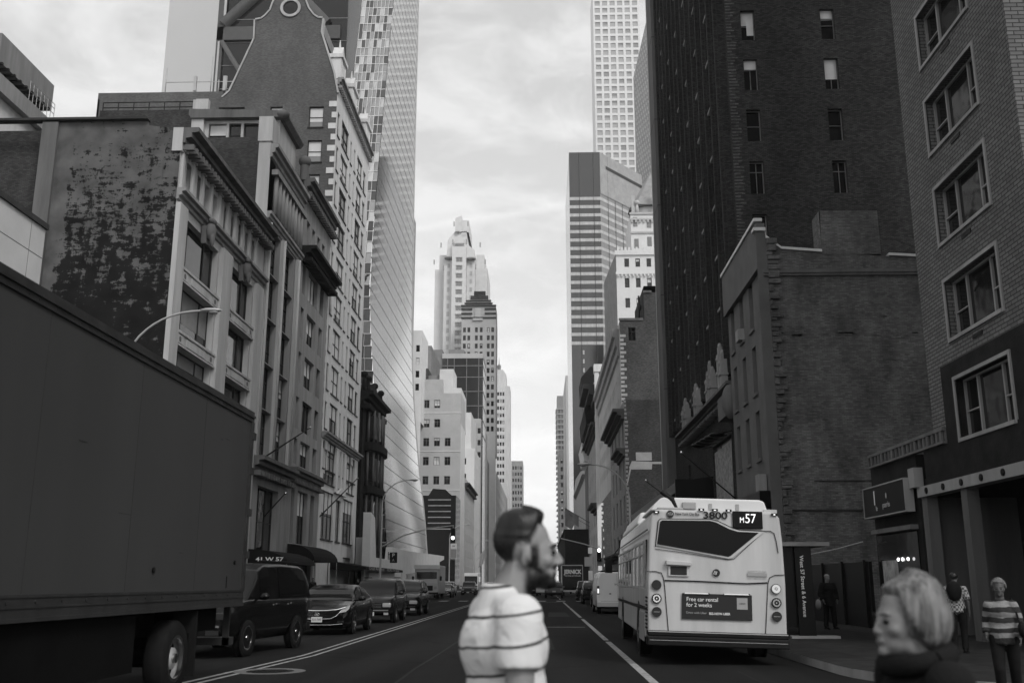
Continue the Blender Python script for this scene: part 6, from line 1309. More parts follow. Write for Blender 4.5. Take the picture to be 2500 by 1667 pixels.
m = MB(); m.box(-HW - .02, -HW, .9, 2.2, .35, .9); bp(m, 'side_advert', 'bus_grey')
# --- white box van on the right
V = thing('white_van', 'white panel van with lettering on its rear doors left of the bus', 'van', (3.75, 51, 0), 0)
def vp(m, nm, mt, **k): return m.build(nm, mt, V, **k)
m = MB(); m.prism([(-1.0, .35), (1.0, .35), (1.02, 1.1), (.93, 1.75), (.82, 2.02), (-.82, 2.02), (-.93, 1.75), (-1.02, 1.1)], 0, 4.2, 'y'); vp(m, 'body', 'car_white', weld=True, bevel=.06, seg=3)
m = MB(); m.prism([(4.2, .35), (5.4, .35), (5.4, 1.0), (5.2, 1.15), (4.7, 1.6), (4.2, 2.0)], -.92, .92, 'x'); vp(m, 'cab', 'car_white', weld=True, bevel=.05)
m = MB(); m.box(-1.0, -.88, -.02, .03, .95, 1.35); vp(m, 'tail_light', 'ad_grey'); m = MB(); m.box(-.98, -.90, -.026, -.02, 1.0, 1.22); vp(m, 'tail_lens', 'lit_soft'); m = MB(); m.box(.86, 1.0, -.02, .03, .95, 1.35); vp(m, 'tail_light', 'ad_grey')
m = MB(); m.box(-1.0, 1.0, -.14, .1, .36, .56); vp(m, 'bumper', 'galvanised'); m = MB(); m.box(-.004, .004, -.006, 0, .6, 1.95); m.box(-.82, .82, -.006, 0, .62, .63); m.box(-.4, -.3, -.02, 0, .95, 1.0); m.box(.14, .5, -.02, 0, .7, .92); vp(m, 'door_gap', 'plastic_black')
text('HARVARD', V, 'lettering_black', (.36, -.012, 1.42), (90, 0, 0), .17, .95, .003)
m = MB(); m.box(-.75, .75, .3, 3.6, 2.06, 2.10); m.box(-.7, -.66, .3, .36, 2.0, 2.1); m.box(.66, .7, .3, .36, 2.0, 2.1); vp(m, 'roof_rack', 'plastic_black')
for y in (1.0, 4.4):
    for s_ in (-1, 1): make_wheel(V, s_ * .9, y, .35, s_, .22, 5)
# --- black moving truck
V = thing('moving_truck', 'black moving truck with white lettering on its tall rear down the right lane', 'truck', (3.55, 118, 0), 0)
m = MB(); m.box(-1.2, 1.2, 0, 6, .9, 3.5); vp(m, 'box_body', 'car_black'); m = MB(); m.box(-1.24, 1.24, -.05, .02, 3.42, 3.52); m.box(-1.24, -1.16, -.05, .02, .9, 3.5); m.box(1.16, 1.24, -.05, .02, .9, 3.5); m.box(-1.2, 1.2, -.2, 0, .5, .7); vp(m, 'rear_frame', 'galvanised')
text('JERNICK', V, 'lettering_white', (.05, -.06, 2.72), (90, 0, 0), .62, 2.05, .01, bold=.03); text('MOVING & STORAGE', V, 'lettering_white', (.05, -.06, 2.28), (90, 0, 0), .2, 1.8, .01)
m = MB(); m.box(-1.1, 1.1, 6, 8, .6, 2.4); vp(m, 'cab', 'car_black', weld=True, bevel=.1)
for y in (1.5, 7.0):
    for s_ in (-1, 1): make_wheel(V, s_ * 1.0, y, .45, s_, .3, 0)
# --- step van, shuttle, cream van
V = thing('delivery_van', 'tall grey step delivery van facing the camera behind the queue of black cars', 'van', (-10.7, 95, 0), 0)
m = MB(); m.box(-1.15, 1.15, .5, 6.5, .5, 3.1); m.prism([(0, .6), (.55, .6), (.55, 3.0), (.35, 3.0), (.05, 1.5)], -1.1, 1.1, 'x'); vp(m, 'body', 'car_silver', weld=True, bevel=.06); m = MB(); m.box(-.95, .95, .12, .5, 1.6, 2.5); vp(m, 'windscreen', 'car_glass'); m = MB(); m.box(-1.2, 1.2, .2, .6, 2.75, 3.12); vp(m, 'roof_cap', 'car_white')
m = MB(); m.box(-.6, .6, -.04, .05, .8, 1.25); m.box(-1.12, 1.12, -.1, .1, .45, .65); vp(m, 'grille', 'black_paint')
for s_ in (-1, 1):
    m = MB(); m.disc((s_ * .85, -.02, 1.05), (0, -1, 0), .13, 12, 0, 0, .02); vp(m, 'headlight', 'lamp_glass'); m = MB(); m.box(*sorted((s_ * 1.2, s_ * 1.4)), .3, .35, 1.7, 2.1); vp(m, 'mirror', 'plastic_black')
    for y in (1.1, 5.2): make_wheel(V, s_ * 1.0, y, .4, s_, .25, 0)
V = thing('shuttle_van', 'pale shuttle van with a big windscreen in the far left lanes', 'van', (-10.2, 147, 0), 0)
m = MB(); m.prism([(0, .5), (0, 1.1), (.5, 1.3), (1.0, 2.5), (1.6, 2.9), (6.5, 2.95), (6.5, .5)], -1.05, 1.05, 'x'); vp(m, 'body', 'car_white', weld=True, bevel=.08); m = MB(); m.prism([(.45, 1.32), (.93, 2.42), (.88, 2.44), (.40, 1.34)], -.92, .92, 'x'); m.box(-1.06, 1.06, 1.4, 6.2, 1.6, 2.4); vp(m, 'windscreen', 'car_glass')
m = MB(); m.box(-.6, .6, -.04, 0, .75, 1.0); vp(m, 'grille', 'black_paint')
for s_ in (-1, 1):
    for y in (1.0, 5.2): make_wheel(V, s_ * .92, y, .36, s_, .22, 0)
V = thing('cream_van', 'pale high-roofed van ahead of the middle lane wagon', 'van', (.35, 118, 0), 0)
m = MB(); m.prism([(-1.0, .4), (1.0, .4), (1.0, 1.2), (.9, 2.2), (-.9, 2.2), (-1.0, 1.2)], 0, 5.2, 'y'); vp(m, 'body', 'van_cream', weld=True, bevel=.08); m = MB(); m.box(-.75, .75, -.02, .02, 1.3, 1.9); vp(m, 'rear_window', 'car_glass')
for s_ in (-1, 1):
    for y in (1.0, 4.2): make_wheel(V, s_ * .88, y, .35, s_, .22, 0)
# ================================================================ STREET FURNITURE
def lamp(x, y, h, reach, side, label, extra=None):
    """cobra-head lamp: straight pole with a curved arm towards the road (side +1: arm to +x)"""
    t = thing('street_lamp', label, 'street lamp', (x, y, 0)); m = MB(); m.bar((0, 0, .14), (0, 0, h - 2.1), .11, .075, 10); m.bar((0, 0, .14), (0, 0, .7), .2, .16, 10); m.build('pole', 'galvanised', t)
    m = MB(); P = []
    for k in range(11): a = k / 10; P.append((side * reach * a ** 1.5, 0, h - 2.1 + 2.1 * math.sin(a * math.pi / 2) ** .85))
    m.tube(P, .045, 8); m.bar((side * .05, 0, h - 3.0), (side * reach * .35, 0, h - .75), .02, n=6) if extra else None; m.build('arm', 'galvanised', t)
    m = MB(); e = P[-1]; m.ell((e[0] + side * .38, 0, e[2] + .02), (.45, .17, .09), 14, 8); m.bar((e[0], 0, e[2]), (e[0] + side * .3, 0, e[2] + .02), .06, n=8); m.build('lamp_head', 'galvanised', t); m = MB(); m.ell((e[0] + side * .48, 0, e[2] - .05), (.22, .13, .09), 12, 6); m.build('lens', 'lamp_glass', t)
    return t
lamp(-16.4, 38, 12.05, 2.9, 1, 'street lamp whose curved arm rises just above the truck box')
t = lamp(-15.2, 96, 11.1, 2.6, 1, 'tall street lamp on the left pavement that also carries a long signal arm')
m = MB(); m.tube([(0, 0, 4.8), (2.2, 0, 5.9), (4.4, 0, 6.5), (6.9, 0, 6.8)], [.07, .06, .05, .04], 8); m.bar((0, 0, 6.3), (5.5, 0, 6.7), .012, n=5); m.build('signal_arm', 'galvanised', t)
def signal(name_label, loc, lit, parent_=None):
    s = thing('traffic_light', name_label, 'traffic light', loc); m = MB(); m.box(-.2, .2, -.15, .15, -1.15, 0); m.build('housing', 'black_paint', s, weld=True, bevel=.03)
    for k in range(3):
        m = MB(); z = -.2 - k * .37; m.disc((0, -.155, z), (0, -1, 0), .15, 16); m.tube([(.16 * math.cos(a), -.26, z + .16 * math.sin(a)) for a in [math.pi * j / 8 for j in range(9)]], .02, 5); m.build('lamp', 'lit_white' if k == lit else 'plastic_black', s)
    m = MB(); m.bar((0, 0, 0), (0, 0, .25), .04, n=6); m.build('hanger', 'galvanised', s); return s
signal('signal head with its bottom lamp lit hanging from the left signal arm', (-8.35, 95.9, 6.55), 2)
t = lamp(-15.1, 167, 10.9, 2.6, 1, 'street lamp with a picture banner further along the left pavement'); m = MB(); m.box(.15, 1.2, -.03, .03, 5.4, 7.8); b = m.build('banner', 'banner', t); m = MB(); m.box(.2, 1.15, -.05, -.031, 5.5, 6.9); m.box(.45, .9, -.05, -.031, 7.3, 7.5); m.prism([(.25, 5.6), (1.1, 5.6), (1.0, 6.2), (.75, 6.1), (.65, 6.8), (.5, 6.1)], -.07, -.055, 'y'); m.build('picture', 'facade_mid', b)
m = MB(); m.box(.1, 1.25, -.05, .05, 5.2, 5.26); m.build('bracket', 'galvanised', t)
lamp(-15.0, 229, 10.7, 2.4, 1, 'distant street lamp beside the hanging flag on the left')
t = lamp(5.55, 63, 8.75, 2.4, -1, 'street lamp on the right whose arm reaches over the bus')
t = thing('signal_pole', 'signal pole with a long rising arm on the right beyond the white van', 'signal pole', (5.6, 93, 0)); m = MB(); m.bar((0, 0, .14), (0, 0, 6.5), .1, .07, 8); m.build('pole', 'galvanised', t); m = MB(); m.tube([(0, 0, 4.4), (-1.7, 0, 4.95), (-3.8, 0, 5.45)], [.06, .05, .04], 8); m.build('arm', 'galvanised', t)
m = MB(); m.box(-.55, .1, -.1, -.05, 3.0, 3.7); m.build('sign_plate', 'lettering_grey', t)
signal('signal head with a bright lamp on the right signal pole', (5.25, 92.7, 4.55), 0)
t = thing('sign_post', 'pole with a square grey notice and smaller plates left of the hanging shop banners', 'sign post', (5.9, 122, 0)); m = MB(); m.bar((0, 0, .14), (0, 0, 6.6), .07, n=8); m.build('pole', 'galvanised', t); m = MB(); m.box(-.75, .2, -.1, -.06, 3.4, 4.5); m.build('notice', 'lettering_grey', t); m = MB(); m.box(-.3, .2, -.1, -.06, 1.8, 2.9); m.box(-.3, .2, -.1, -.06, 4.9, 5.6); m.build('plate', 'lettering_white', t)
for (x, y, label) in ((9.0, 112, 'left one of two black hanging banners with vertical white letters'), (9.4, 104, 'right one of two black hanging banners with vertical white letters')):
    t = thing('hanging_banner', label, 'banner', (x, y, 0)); m = MB(); m.box(-.45, .45, -.04, .04, 1.6, 6.0); m.build('cloth', 'black_paint', t); m = MB(); m.bar((-.5, 0, 6.05), (1.4, 0, 6.05), .03, n=6); m.build('bracket', 'black_paint', t)
    for k, ch in enumerate('MOSAFER'): text(ch, t, 'lettering_grey', (0, -.05, 5.5 - k * .55), (90, 0, 0), .48, None, .004)
# flags
def flag_us(x, y, z, label):
    t = thing('flag', label, 'flag', (x, y, z)); m = MB(); m.bar((-1.9, 0, -1.4), (1.0, 0, 1.9), .04, .03, 6); m.build('pole', 'galvanised', t)
    rows = []; m = MB()
    for j in range(13):
        v0, v1 = -j * .24, -(j + 1) * .24; r0 = []; r1 = []
        for i in range(9): u = i / 8; s_ = math.sin(u * 7) * .12; r0.append((-.9 + u * 1.1 - .12 * j * .3, s_, 0.2 + v0 + u * 1.0)); r1.append((-.9 + u * 1.1 - .12 * (j + 1) * .3, s_, .2 + v1 + u * 1.0))
        m.grid([r0, r1], j % 2, True)
    m.build('cloth', ['facade_mid', 'stone_pale'], t)
flag_us(-12.6, 226, 7.6, 'striped flag drooping from a slanted pole over the left pavement')
t = thing('flag', 'plain dark flag on slanted poles at the far right front', 'flag', (8.6, 220, 17)); m = MB(); m.bar((1.9, 0, -2.8), (-3.4, 0, .4), .07, .04, 6); m.bar((1.9, 0, -3.6), (-2.5, 0, -1.0), .05, .04, 6); m.build('pole', 'frame_dark', t)
m = MB(); m.grid([[(-3.4 + i * .5, .15 * math.sin(i), .4 - i * .3 - j * (.6 + .35 * (i < 4))) for i in range(7)] for j in range(5)], 0, True); m.build('cloth', 'facade_mid', t)
for a, b, l in (((XL, 71.4, 10.3), (XL + 2.1, 76.3, 13.2), 'slanted flagpole fixed to the many-paned studio front'), ((XL, 90.6, 7.3), (XL + 2.1, 97.2, 11.4), 'slanted flagpole fixed to the pale gabled building'), ((XL, 72.5, 6.2), (XL + .9, 74.5, 8.0), 'short slanted pole over the dark entrance of the studio building')):
    m = MB(); m.bar(a, b, .07, .04, 8); m.ell(b, (.1, .1, .1), 8, 6, 1); tag(m.build('flagpole', ['black_paint', 'chrome']), l, 'flagpole')
# awnings
def awning(y0, y1, z0, z1, out, label, round_=False, mt='cloth_black', lab=None):
    t = thing('awning', label, 'awning', (XL, y0, 0), absolute=True); m = MB(); P = []
    for k in range(7):
        a = math.pi / 2 * k / 6; P.append((XL + out * math.sin(a), z0 + (z1 - z0) * math.cos(a)) if round_ else (XL + out * k / 6, z1 + (z0 + .25 - z1) * k / 6))
    P.append((XL + out, z0)) if not round_ else None
    m.prism([(XL, z0)] + [(XL, z1)] + P[1:], y0, y1, 'y'); m.build('canvas', mt, t, off=tuple(t.location))
    for y in (y0 + .1, y1 - .1): m = MB(); m.bar((XL + out - .1, y, .14), (XL + out - .1, y, z0), .03, n=6); m.build('post', 'galvanised', t, off=tuple(t.location))
    return t
t = awning(68.7, 77.2, 2.75, 3.75, 2.8, 'rounded black entrance awning with white street number left of the saloon', True)
text('41 W 57', t, 'lettering_white', (XL + 1.55, 68.66, 3.05), (90, 0, 0), .36, 1.9, .02, bold=.008)
awning(79.5, 88.8, 3.2, 4.5, 2.2, 'black quarter-round awning under the windows in threes', True)
t = awning(96, 122, 2.7, 3.5, 3.4, 'long dark shop awning of the health bar along the left pavement', False, 'cloth_black')
text('Great American', t, 'lettering_grey', (XL + 3.43, 102.6, 2.84), (90, 0, 90), .5, 9.5, .004); text('HEALTH BAR', t, 'lettering_grey', (XL + 3.43, 114, 2.84), (90, 0, 90), .5, 9.5, .004)
t = thing('parking_sign', 'small dark square parking sign with white letters above the shop awning', 'sign', (-17.2, 118, 0)); m = MB(); m.box(-.45, .45, -.06, .06, 3.75, 4.95); m.build('panel', 'black_paint', t); m = MB(); m.bar((-.6, 0, 3.2), (-.6, 0, 5.0), .05, n=6); m.bar((-.6, 0, 4.7), (0, 0, 4.7), .03, n=6); m.build('bracket', 'black_paint', t)
text('P', t, 'lettering_white', (0, -.07, 4.6), (90, 0, 0), .6); text('A', t, 'lettering_grey', (0, -.07, 4.05), (90, 0, 0), .45)
t = thing('blade_sign', 'narrow vertical pale sign on the dark ornate house', 'sign', (-19.2, 107.5, 0)); m = MB(); m.box(-.5, .5, -.1, .1, 3.0, 6.2); m.build('panel', 'lettering_grey', t)
for k in range(5): text('oooooo'[k], t, 'lettering_black', (0, -.11, 5.8 - k * .6), (90, 0, 0), .6) if False else None
# bus shelter
t = thing('bus_shelter', 'dark bus shelter end panel with a vertical white street name beside the bus', 'bus shelter', (6.6, 26.4, 0)); m = MB(); m.box(-.08, .34, 0, .12, .14, 2.42); m.build('end_panel', 'black_paint', t)
m = MB(); m.box(-.5, .8, -.1, 5.2, 2.42, 2.52); m.build('roof', 'frame_mid', t); m = MB(); m.box(-.32, .9, -.15, .3, .14, .2); m.build('base', 'limestone_grey', t)
m = MB(); m.box(.3, .33, .2, 5.0, .4, 2.3); m.build('glass_wall', 'dark_glass', t); m = MB(); m.box(-.36, -.30, .1, .18, .14, 2.42); m.box(-.30, -.08, .1, .15, .4, 2.4); m.build('post', 'black_paint', t)
text('West 57 Street & 6 Avenue', t, 'lettering_white', (.08, -.012, 1.42), (90, 90, 0), .135, 1.52, .003)
m = MB(); m.box(-.2, .2, 3.2, 4.6, .5, .6); m.build('bench', 'galvanised', t)
m = MB(); m.bar((7.6, 34.5, .14), (7.6, 34.5, .9), .28, .32, 12); m.bar((7.6, 34.5, .9), (7.6, 34.5, .98), .34, n=12); tag(m.build('litter_bin', 'galvanised'), 'round wire litter bin behind the bus shelter near the hoarding', 'litter bin')
# ================================================================ PEOPLE
def remesh(m, name, mt, parent, voxel, smooth=6, subd=0, disp=None):
    o = m.build('tmp', mt, None); md = o.modifiers.new('r', 'REMESH'); md.mode = 'VOXEL'; md.voxel_size = voxel; md.use_smooth_shade = True
    md = o.modifiers.new('s', 'SMOOTH'); md.iterations = smooth; md.factor = .5
    bpy.context.view_layer.update(); me = bpy.data.meshes.new_from_object(o.evaluated_get(bpy.context.evaluated_depsgraph_get())); bpy.data.objects.remove(o)
    me.name = name; me.materials.clear(); me.materials.append(MATS[mt])
    for p in me.polygons: p.use_smooth = True; p.material_index = 0
    if disp:
        for v in me.vertices: v.co += disp(v.co)
    o = bpy.data.objects.new(name, me); COL.objects.link(o); o.parent = parent; return o
def cap(m, p, q, r, r2, n=14):
    p, q = Vector(p), Vector(q); m.bar(p, q, r, r2, n); m.ell(p, (r, r, r), n, 8); m.ell(q, (r2, r2, r2), n, 8)
def cone(m, p, q, r, r2, n=16): m.bar(p, q, r, r2, n)
def hair_shell(c, rad, thick, limit, seg=64, rings=44, rim=7):
    """closed cap of hair: outside the skull above the hairline, sunk inside it below"""
    m = MB(); rows = []
    for i in range(rings + 1):
        el = -math.pi / 2 + math.pi * i / rings; row = []
        for j in range(seg + 1):
            az = 2 * math.pi * j / seg                      # 0 = face (-y), pi = back of the head
            d = Vector((math.sin(az) * math.cos(el), -math.cos(az) * math.cos(el), math.sin(el)))
            k = 1 / math.sqrt((d.x / rad[0]) ** 2 + (d.y / rad[1]) ** 2 + (d.z / rad[2]) ** 2)
            a = min(az, 2 * math.pi - az); e0 = limit(math.degrees(a)); e = math.degrees(el); s = max(0, min(1, (e - e0) / rim)); s = s * s * (3 - 2 * s)
            n_ = noise.noise(Vector((d.x * 14, d.y * 14, d.z * 5))) * .10 + noise.noise(Vector((d.x * 40, d.y * 40, d.z * 6))) * .03
            tk = thick(math.degrees(a), e); r = k * (.93 + .075 * s) + tk * s * (1 + n_); row.append(Vector(c) + d * r)
        rows.append(row)
    m.grid(rows, 0, True); return m
def head(m, y=0, z=0, fem=False):
    o = lambda p: (p[0], p[1] + y, p[2] + z)
    m.ell(o((0, .018, .155)), (.074, .094, .083), 24, 14); m.ell(o((0, -.030, .105)), (.064, .062, .086), 20, 12); m.ell(o((0, -.034, .045)), (.050, .057, .045), 20, 12)
    m.ell(o((0, -.082, .018)), (.022, .020, .018), 12, 8); cap(m, o((0, -.090, .128)), o((0, -.112 + .007 * fem, .086 + .002 * fem)), .009 - .002 * fem, .0125 - .003 * fem, 10); m.ell(o((0, -.100, .080)), (.020, .014, .010), 12, 8)
    cap(m, o((-.034, -.080, .137)), o((.034, -.080, .137)), .011 - .004 * fem, .011 - .004 * fem, 10); m.ell(o((0, -.090, .056)), (.024, .013, .0065), 12, 8); m.ell(o((0, -.088, .045)), (.021, .013, .007), 12, 8)
    for s in (-1, 1):
        m.ell(o((s * .040, -.058, .088)), (.024, .026, .022), 12, 8); M = Matrix.Rotation(R(12), 3, 'X'); m.ell(o((s * .076, .008, .098)), (.010, .020, .033), 12, 8, 0, M); m.ell(o((s * .045, -.005, .035)), (.018, .03, .03), 12, 8)
def hand(m, w, d, side, r=.008, curl=.5):
    """hand hanging from wrist w in direction d (unit); five fingers"""
    w, d = Vector(w), Vector(d).normalized(); f = Vector((0, -1, 0)); n = d.cross(f).normalized() * side      # n: palm side
    f = n.cross(d).normalized() * side; f = f if f.y < 0 else -f; n = Vector((-side, 0, 0))
    c = w + d * .045
    for k in range(4): u = (k - 1.5) * .019; cap(m, w + d * .01 + f * u * .7, w + d * .085 + f * u, .014, .011, 8)
    for k, L_ in enumerate((.058, .07, .076, .068)):
        u = (k - 1.5) * .021; a = w + d * .088 + f * u; b = a + (d * (1 - curl * .3) + n * curl * .5).normalized() * L_ * .55; e = b + (d * (1 - curl) + n * curl).normalized() * L_ * .45; cap(m, a, b, r * 1.05, r * .95, 8); cap(m, b, e, r * .95, r * .8, 8)
    a = w + d * .03 + f * .034; b = a + (d * .6 + f * .6 + n * .3).normalized() * .036; cap(m, a, b, r * 1.3, r * 1.1, 8); cap(m, b, b + (d * .9 + f * .2 + n * .4).normalized() * .03, r * 1.1, r * .9, 8)
def person(label, loc, rz, H=1.75, voxel=.012, arms=None, legs=None, lean=0, fem=False, fwd=0, up=0, twist=0):
    """standing figure facing local -y; returns root and joints"""
    k = H / 1.75; t = thing('person', label, 'person', loc, rz); J = {}
    sh = .185 if not fem else .16; hp = .10
    J['neck'] = Vector((0, .02 + lean, 1.47)); J['tw'] = Matrix.Rotation(R(twist), 3, 'Z'); J['sh'] = [J['tw'] @ Vector((s * sh, .02 + lean, 1.385)) for s in (-1, 1)]
    A = arms or [((.06, .02, -.29), (.0, -.06, -.25))] * 2; J['el'] = []; J['wr'] = []
    for i, s in enumerate((-1, 1)):
        e = J['sh'][i] + Vector((s * A[i][0][0], A[i][0][1], A[i][0][2])); J['el'].append(e); J['wr'].append(e + Vector((s * A[i][1][0], A[i][1][1], A[i][1][2])))
    Lg = legs or [((.0, 0), (.0, .02)), ((.0, -.03), (.0, .0))]; J['hip'] = [Vector((s * hp, 0, .92)) for s in (-1, 1)]; J['kn'] = []; J['an'] = []
    for i, s in enumerate((-1, 1)):
        a, b = Lg[i]; J['kn'].append(Vector((s * (hp + a[0]), a[1], .50))); J['an'].append(Vector((s * (hp + b[0]), b[1], .09)))
    m = MB()
    cap(m, (0, .0, .93), (0, .01, 1.05), .115, .10); m.ell((0, .0, .93), (.155, .11, .10), 18, 10); m.ell((0, .01 + lean * .6, 1.15), (.135, .095, .16), 18, 10); m.ell((0, .015 + lean, 1.30), (.165, .112, .14), 18, 10, 0, J['tw'])
    cap(m, J['sh'][0], J['sh'][1], .062, .062); cap(m, (0, .03 + lean, 1.40), (0, .035 + lean - fwd, 1.56 + up), .066, .060)
    for i in (0, 1):
        cap(m, J['sh'][i], J['el'][i], .052, .040); cap(m, J['el'][i], J['wr'][i], .041, .027); hand(m, J['wr'][i], J['wr'][i] - J['el'][i], 1 if i else -1)
        cap(m, J['hip'][i], J['kn'][i], .088, .058); cap(m, J['kn'][i], J['an'][i], .056, .038); a = J['an'][i]; cap(m, a + Vector((0, .03, -.05)), a + Vector((0, -.13, -.06)), .04, .03)
    head(m, .01 + lean - fwd, 1.515 + up, fem); J['fem'] = fem; J['hz'] = 1.515 + up; J['hy'] = .01 + lean - fwd; J['lean'] = lean
    for i in range(len(m.v)): m.v[i] = tuple(c * k for c in m.v[i])
    J['k'] = k; return t, J, m
def clothes(t, J, kind, mt, voxel=.012, sleeve=1.0, hem=.86, pad=.016, fem=False, disp=None, smooth=5):
    k = J['k']; m = MB(); lean = J['lean']
    if kind == 'top':
        m.ell((0, .0, 1.0), (.165 + pad, .118 + pad, .2), 20, 12); m.ell((0, .01 + lean * .6, 1.15), (.150 + pad, .108 + pad, .18), 20, 12, 0, J['tw']); m.ell((0, .018 + lean, 1.29), (.170 + pad, .120 + pad, .15), 20, 12, 0, J['tw'])
        cone(m, (0, 0, hem), (0, .005, 1.06), .165 + pad * .5, .15 + pad * .5); cap(m, J['sh'][0] * .8 + Vector((0, 0, .2 * 1.37)), J['sh'][1] * .8 + Vector((0, 0, .2 * 1.37)), .056 + pad * .4, .056 + pad * .4); cone(m, (0, .03 + lean, 1.40), (0, .025 + lean, 1.482), .088, .070); cap(m, (0, .035 + lean, 1.425), J['sh'][0] + Vector((.03, .01, .012)), .052, .050); cap(m, (0, .035 + lean, 1.425), J['sh'][1] + Vector((-.03, .01, .012)), .052, .050)
        for i in (0, 1):
            a, b, c = J['sh'][i], J['el'][i], J['wr'][i]
            if sleeve <= 1: e = a.lerp(b, sleeve); m.ell(a, (.050 + pad, .052 + pad, .052 + pad), 14, 8); cone(m, a, e, .050 + pad, .050 + pad * 1.1)
            else: cap(m, a, b, .056 + pad, .046 + pad); e = b.lerp(c, sleeve - 1); cone(m, b, e, .046 + pad, .032 + pad)
    else:
        m.ell((0, .0, .93), (.163 + pad, .118 + pad, .11), 18, 10); cone(m, (0, 0, .93), (0, 0, 1.03), .15, .14)
        for i in (0, 1): cap(m, J['hip'][i], J['kn'][i], .094 + pad, .064 + pad); cone(m, J['kn'][i], J['an'][i] + Vector((0, 0, -.02)), .064 + pad, .05 + pad)
    for i in range(len(m.v)): m.v[i] = tuple(c * k for c in m.v[i])
    return remesh(m, 'shirt' if kind == 'top' else 'trousers', mt, t, voxel * k, smooth, disp=disp)
def shoes(t, J, mt='black_paint'):
    k = J['k']
    for i in (0, 1):
        m = MB(); a = J['an'][i]; cap(m, a + Vector((0, .035, -.045)), a + Vector((0, -.14, -.055)), .048, .04, 12); m.box(a.x - .045, a.x + .045, a.y - .18, a.y + .08, a.z - .09, a.z - .06)
        for q in range(len(m.v)): m.v[q] = tuple(c * k for c in m.v[q])
        m.build('shoe', mt, t)
def eyes(t, J, brow='hair_dark'):
    k = J['k']; y, z = J['hy'], J['hz']
    for s in (-1, 1):
        m = MB(); m.ell((s * .031 * k, (y - .083) * k, (z + .113) * k), (.013 * k, .010 * k, .008 * k), 12, 8); m.build('eye', 'eye_dark', t)
        m = MB(); f_ = .45 if J['fem'] else 1; m.tube([(s * .014 * k, (y - .096) * k, (z + .134) * k), (s * .034 * k, (y - .092) * k, (z + .139) * k), (s * .052 * k, (y - .075) * k, (z + .133) * k)], [.004 * f_, .006 * f_, .003 * f_], 6); m.build('eyebrow', brow, t)
def wrinkle(amp, f=9):
    return lambda c: Vector((noise.noise(Vector((c.x * f, c.y * f, c.z * f * .6))), noise.noise(Vector((c.y * f + 9, c.z * f * .6, c.x * f))), 0)) * amp
# --- bearded man crossing right in front
t, J, m = person('bearded man in a pale thin-striped T-shirt walking right across the foreground', (-.105, 3.36, -.0), 98, 1.765, arms=[((.03, .0, -.29), (.01, -.12, -.22)), ((.03, .04, -.29), (.0, -.09, -.23))], legs=[((0, -.18), (0, -.05)), ((0, .04), (0, .32))], fwd=.066, up=-.046, twist=9)
k = J['k']; hy, hz = J['hy'] * k, J['hz'] * k
m.ell((0, hy - .062 * k, hz + .022 * k), (.038, .036, .026), 14, 10)      # fuller bearded chin
b = remesh(m, 'body', 'skin_stubble', t, .0058, 3)
at = b.data.attributes.new('stubble', 'FLOAT', 'POINT')
def sst(a, c, x): x = max(0, min(1, (x - a) / (c - a))); return x * x * (3 - 2 * x)
for i_, v in enumerate(b.data.vertices):
    y, z, x = (v.co.y - hy) / k, (v.co.z - hz) / k, abs(v.co.x) / k; q = 0
    if z > -.035:
        ln = .082 + (y + .03) * .62 if y > -.085 else .062                     # cheek line of the beard
        q = sst(-.004, .022, ln - z) * sst(-.012, .012, .012 - y) * sst(-.035, -.008, z)
        if y < -.08: q = max(q, sst(0, .012, .078 - z) * (1 if z < .038 or z > .060 else .25))
        q = max(q, sst(.04, .056, x) * sst(0, .014, -y + .004) * sst(0, .016, y + .042) * sst(.15, .12, z) * sst(.05, .07, z))     # sideburn
        d = Vector((x, y - .018, z - .155)); el = math.degrees(math.asin(max(-1, min(1, d.z / max(1e-6, d.length))))); az = math.degrees(math.atan2(x, -(y - .018)))
        lim_ = 34 if az < 42 else (34 - (az - 42) * 1.25 if az < 72 else (-12 if az < 108 else -12 - min(44, (az - 108) * 2.2)))
        if not (88 < az < 112 and x > .072 and el < -8): q = max(q, sst(-8, 10, el - lim_) * .97)
    at.data[i_].value = q
clothes(t, J, 'top', 'shirt_thin_stripes', .009, .52, .80, .020, disp=wrinkle(.009, 7))
clothes(t, J, 'bottom', 'cloth_jeans', .012); shoes(t, J); eyes(t, J)
hair_shell((0, hy + .016 * k, hz + .155 * k), (.074 * k, .094 * k, .083 * k), lambda a, e: .001 + .022 * max(0, min(1, (e - 22) / 32)) * (1.35 if a < 60 else .9), lambda a: 34 if a < 45 else max(-8, 34 - (a - 45) * 1.2), rim=16).build('hair', 'hair_dark', t)
m = MB(); m.ell((0, hy - .094 * k, hz + .051 * k), (.019, .006, .0055), 12, 6); m.build('lips', 'lip', t)
# --- fair-haired woman at lower right, walking to the left
t, J, m = person('fair-haired woman in dark clothes walking left at the lower right corner', (1.10, 3.10, 0), -80, 1.54, fem=True, fwd=.04, up=-.05, legs=[((0, -.15), (0, -.03)), ((0, .02), (0, .28))])
remesh(m, 'body', 'skin', t, .0065, 4); clothes(t, J, 'top', 'cloth_black', .010, 1.9, .80, .026, fem=True, disp=wrinkle(.006, 6)); clothes(t, J, 'bottom', 'cloth_black', .012); shoes(t, J); eyes(t, J)
k = J['k']; hy, hz = J['hy'] * k, J['hz'] * k
hair_shell((0, hy + .020 * k, hz + .125 * k), (.082 * k, .100 * k, .114 * k), lambda a, e: (.010 + .024 * max(0, min(1, (a - 50) / 70))) * (1 if e > -42 else max(.2, 1 + (e + 42) / 30)) + .010 * max(0, min(1, (e - 20) / 30)), lambda a: 40 if a < 38 else (40 - (a - 38) * 2.1 if a < 76 else -40 - min(24, (a - 76) * .8)), rim=11).build('hair', 'hair_blond', t)
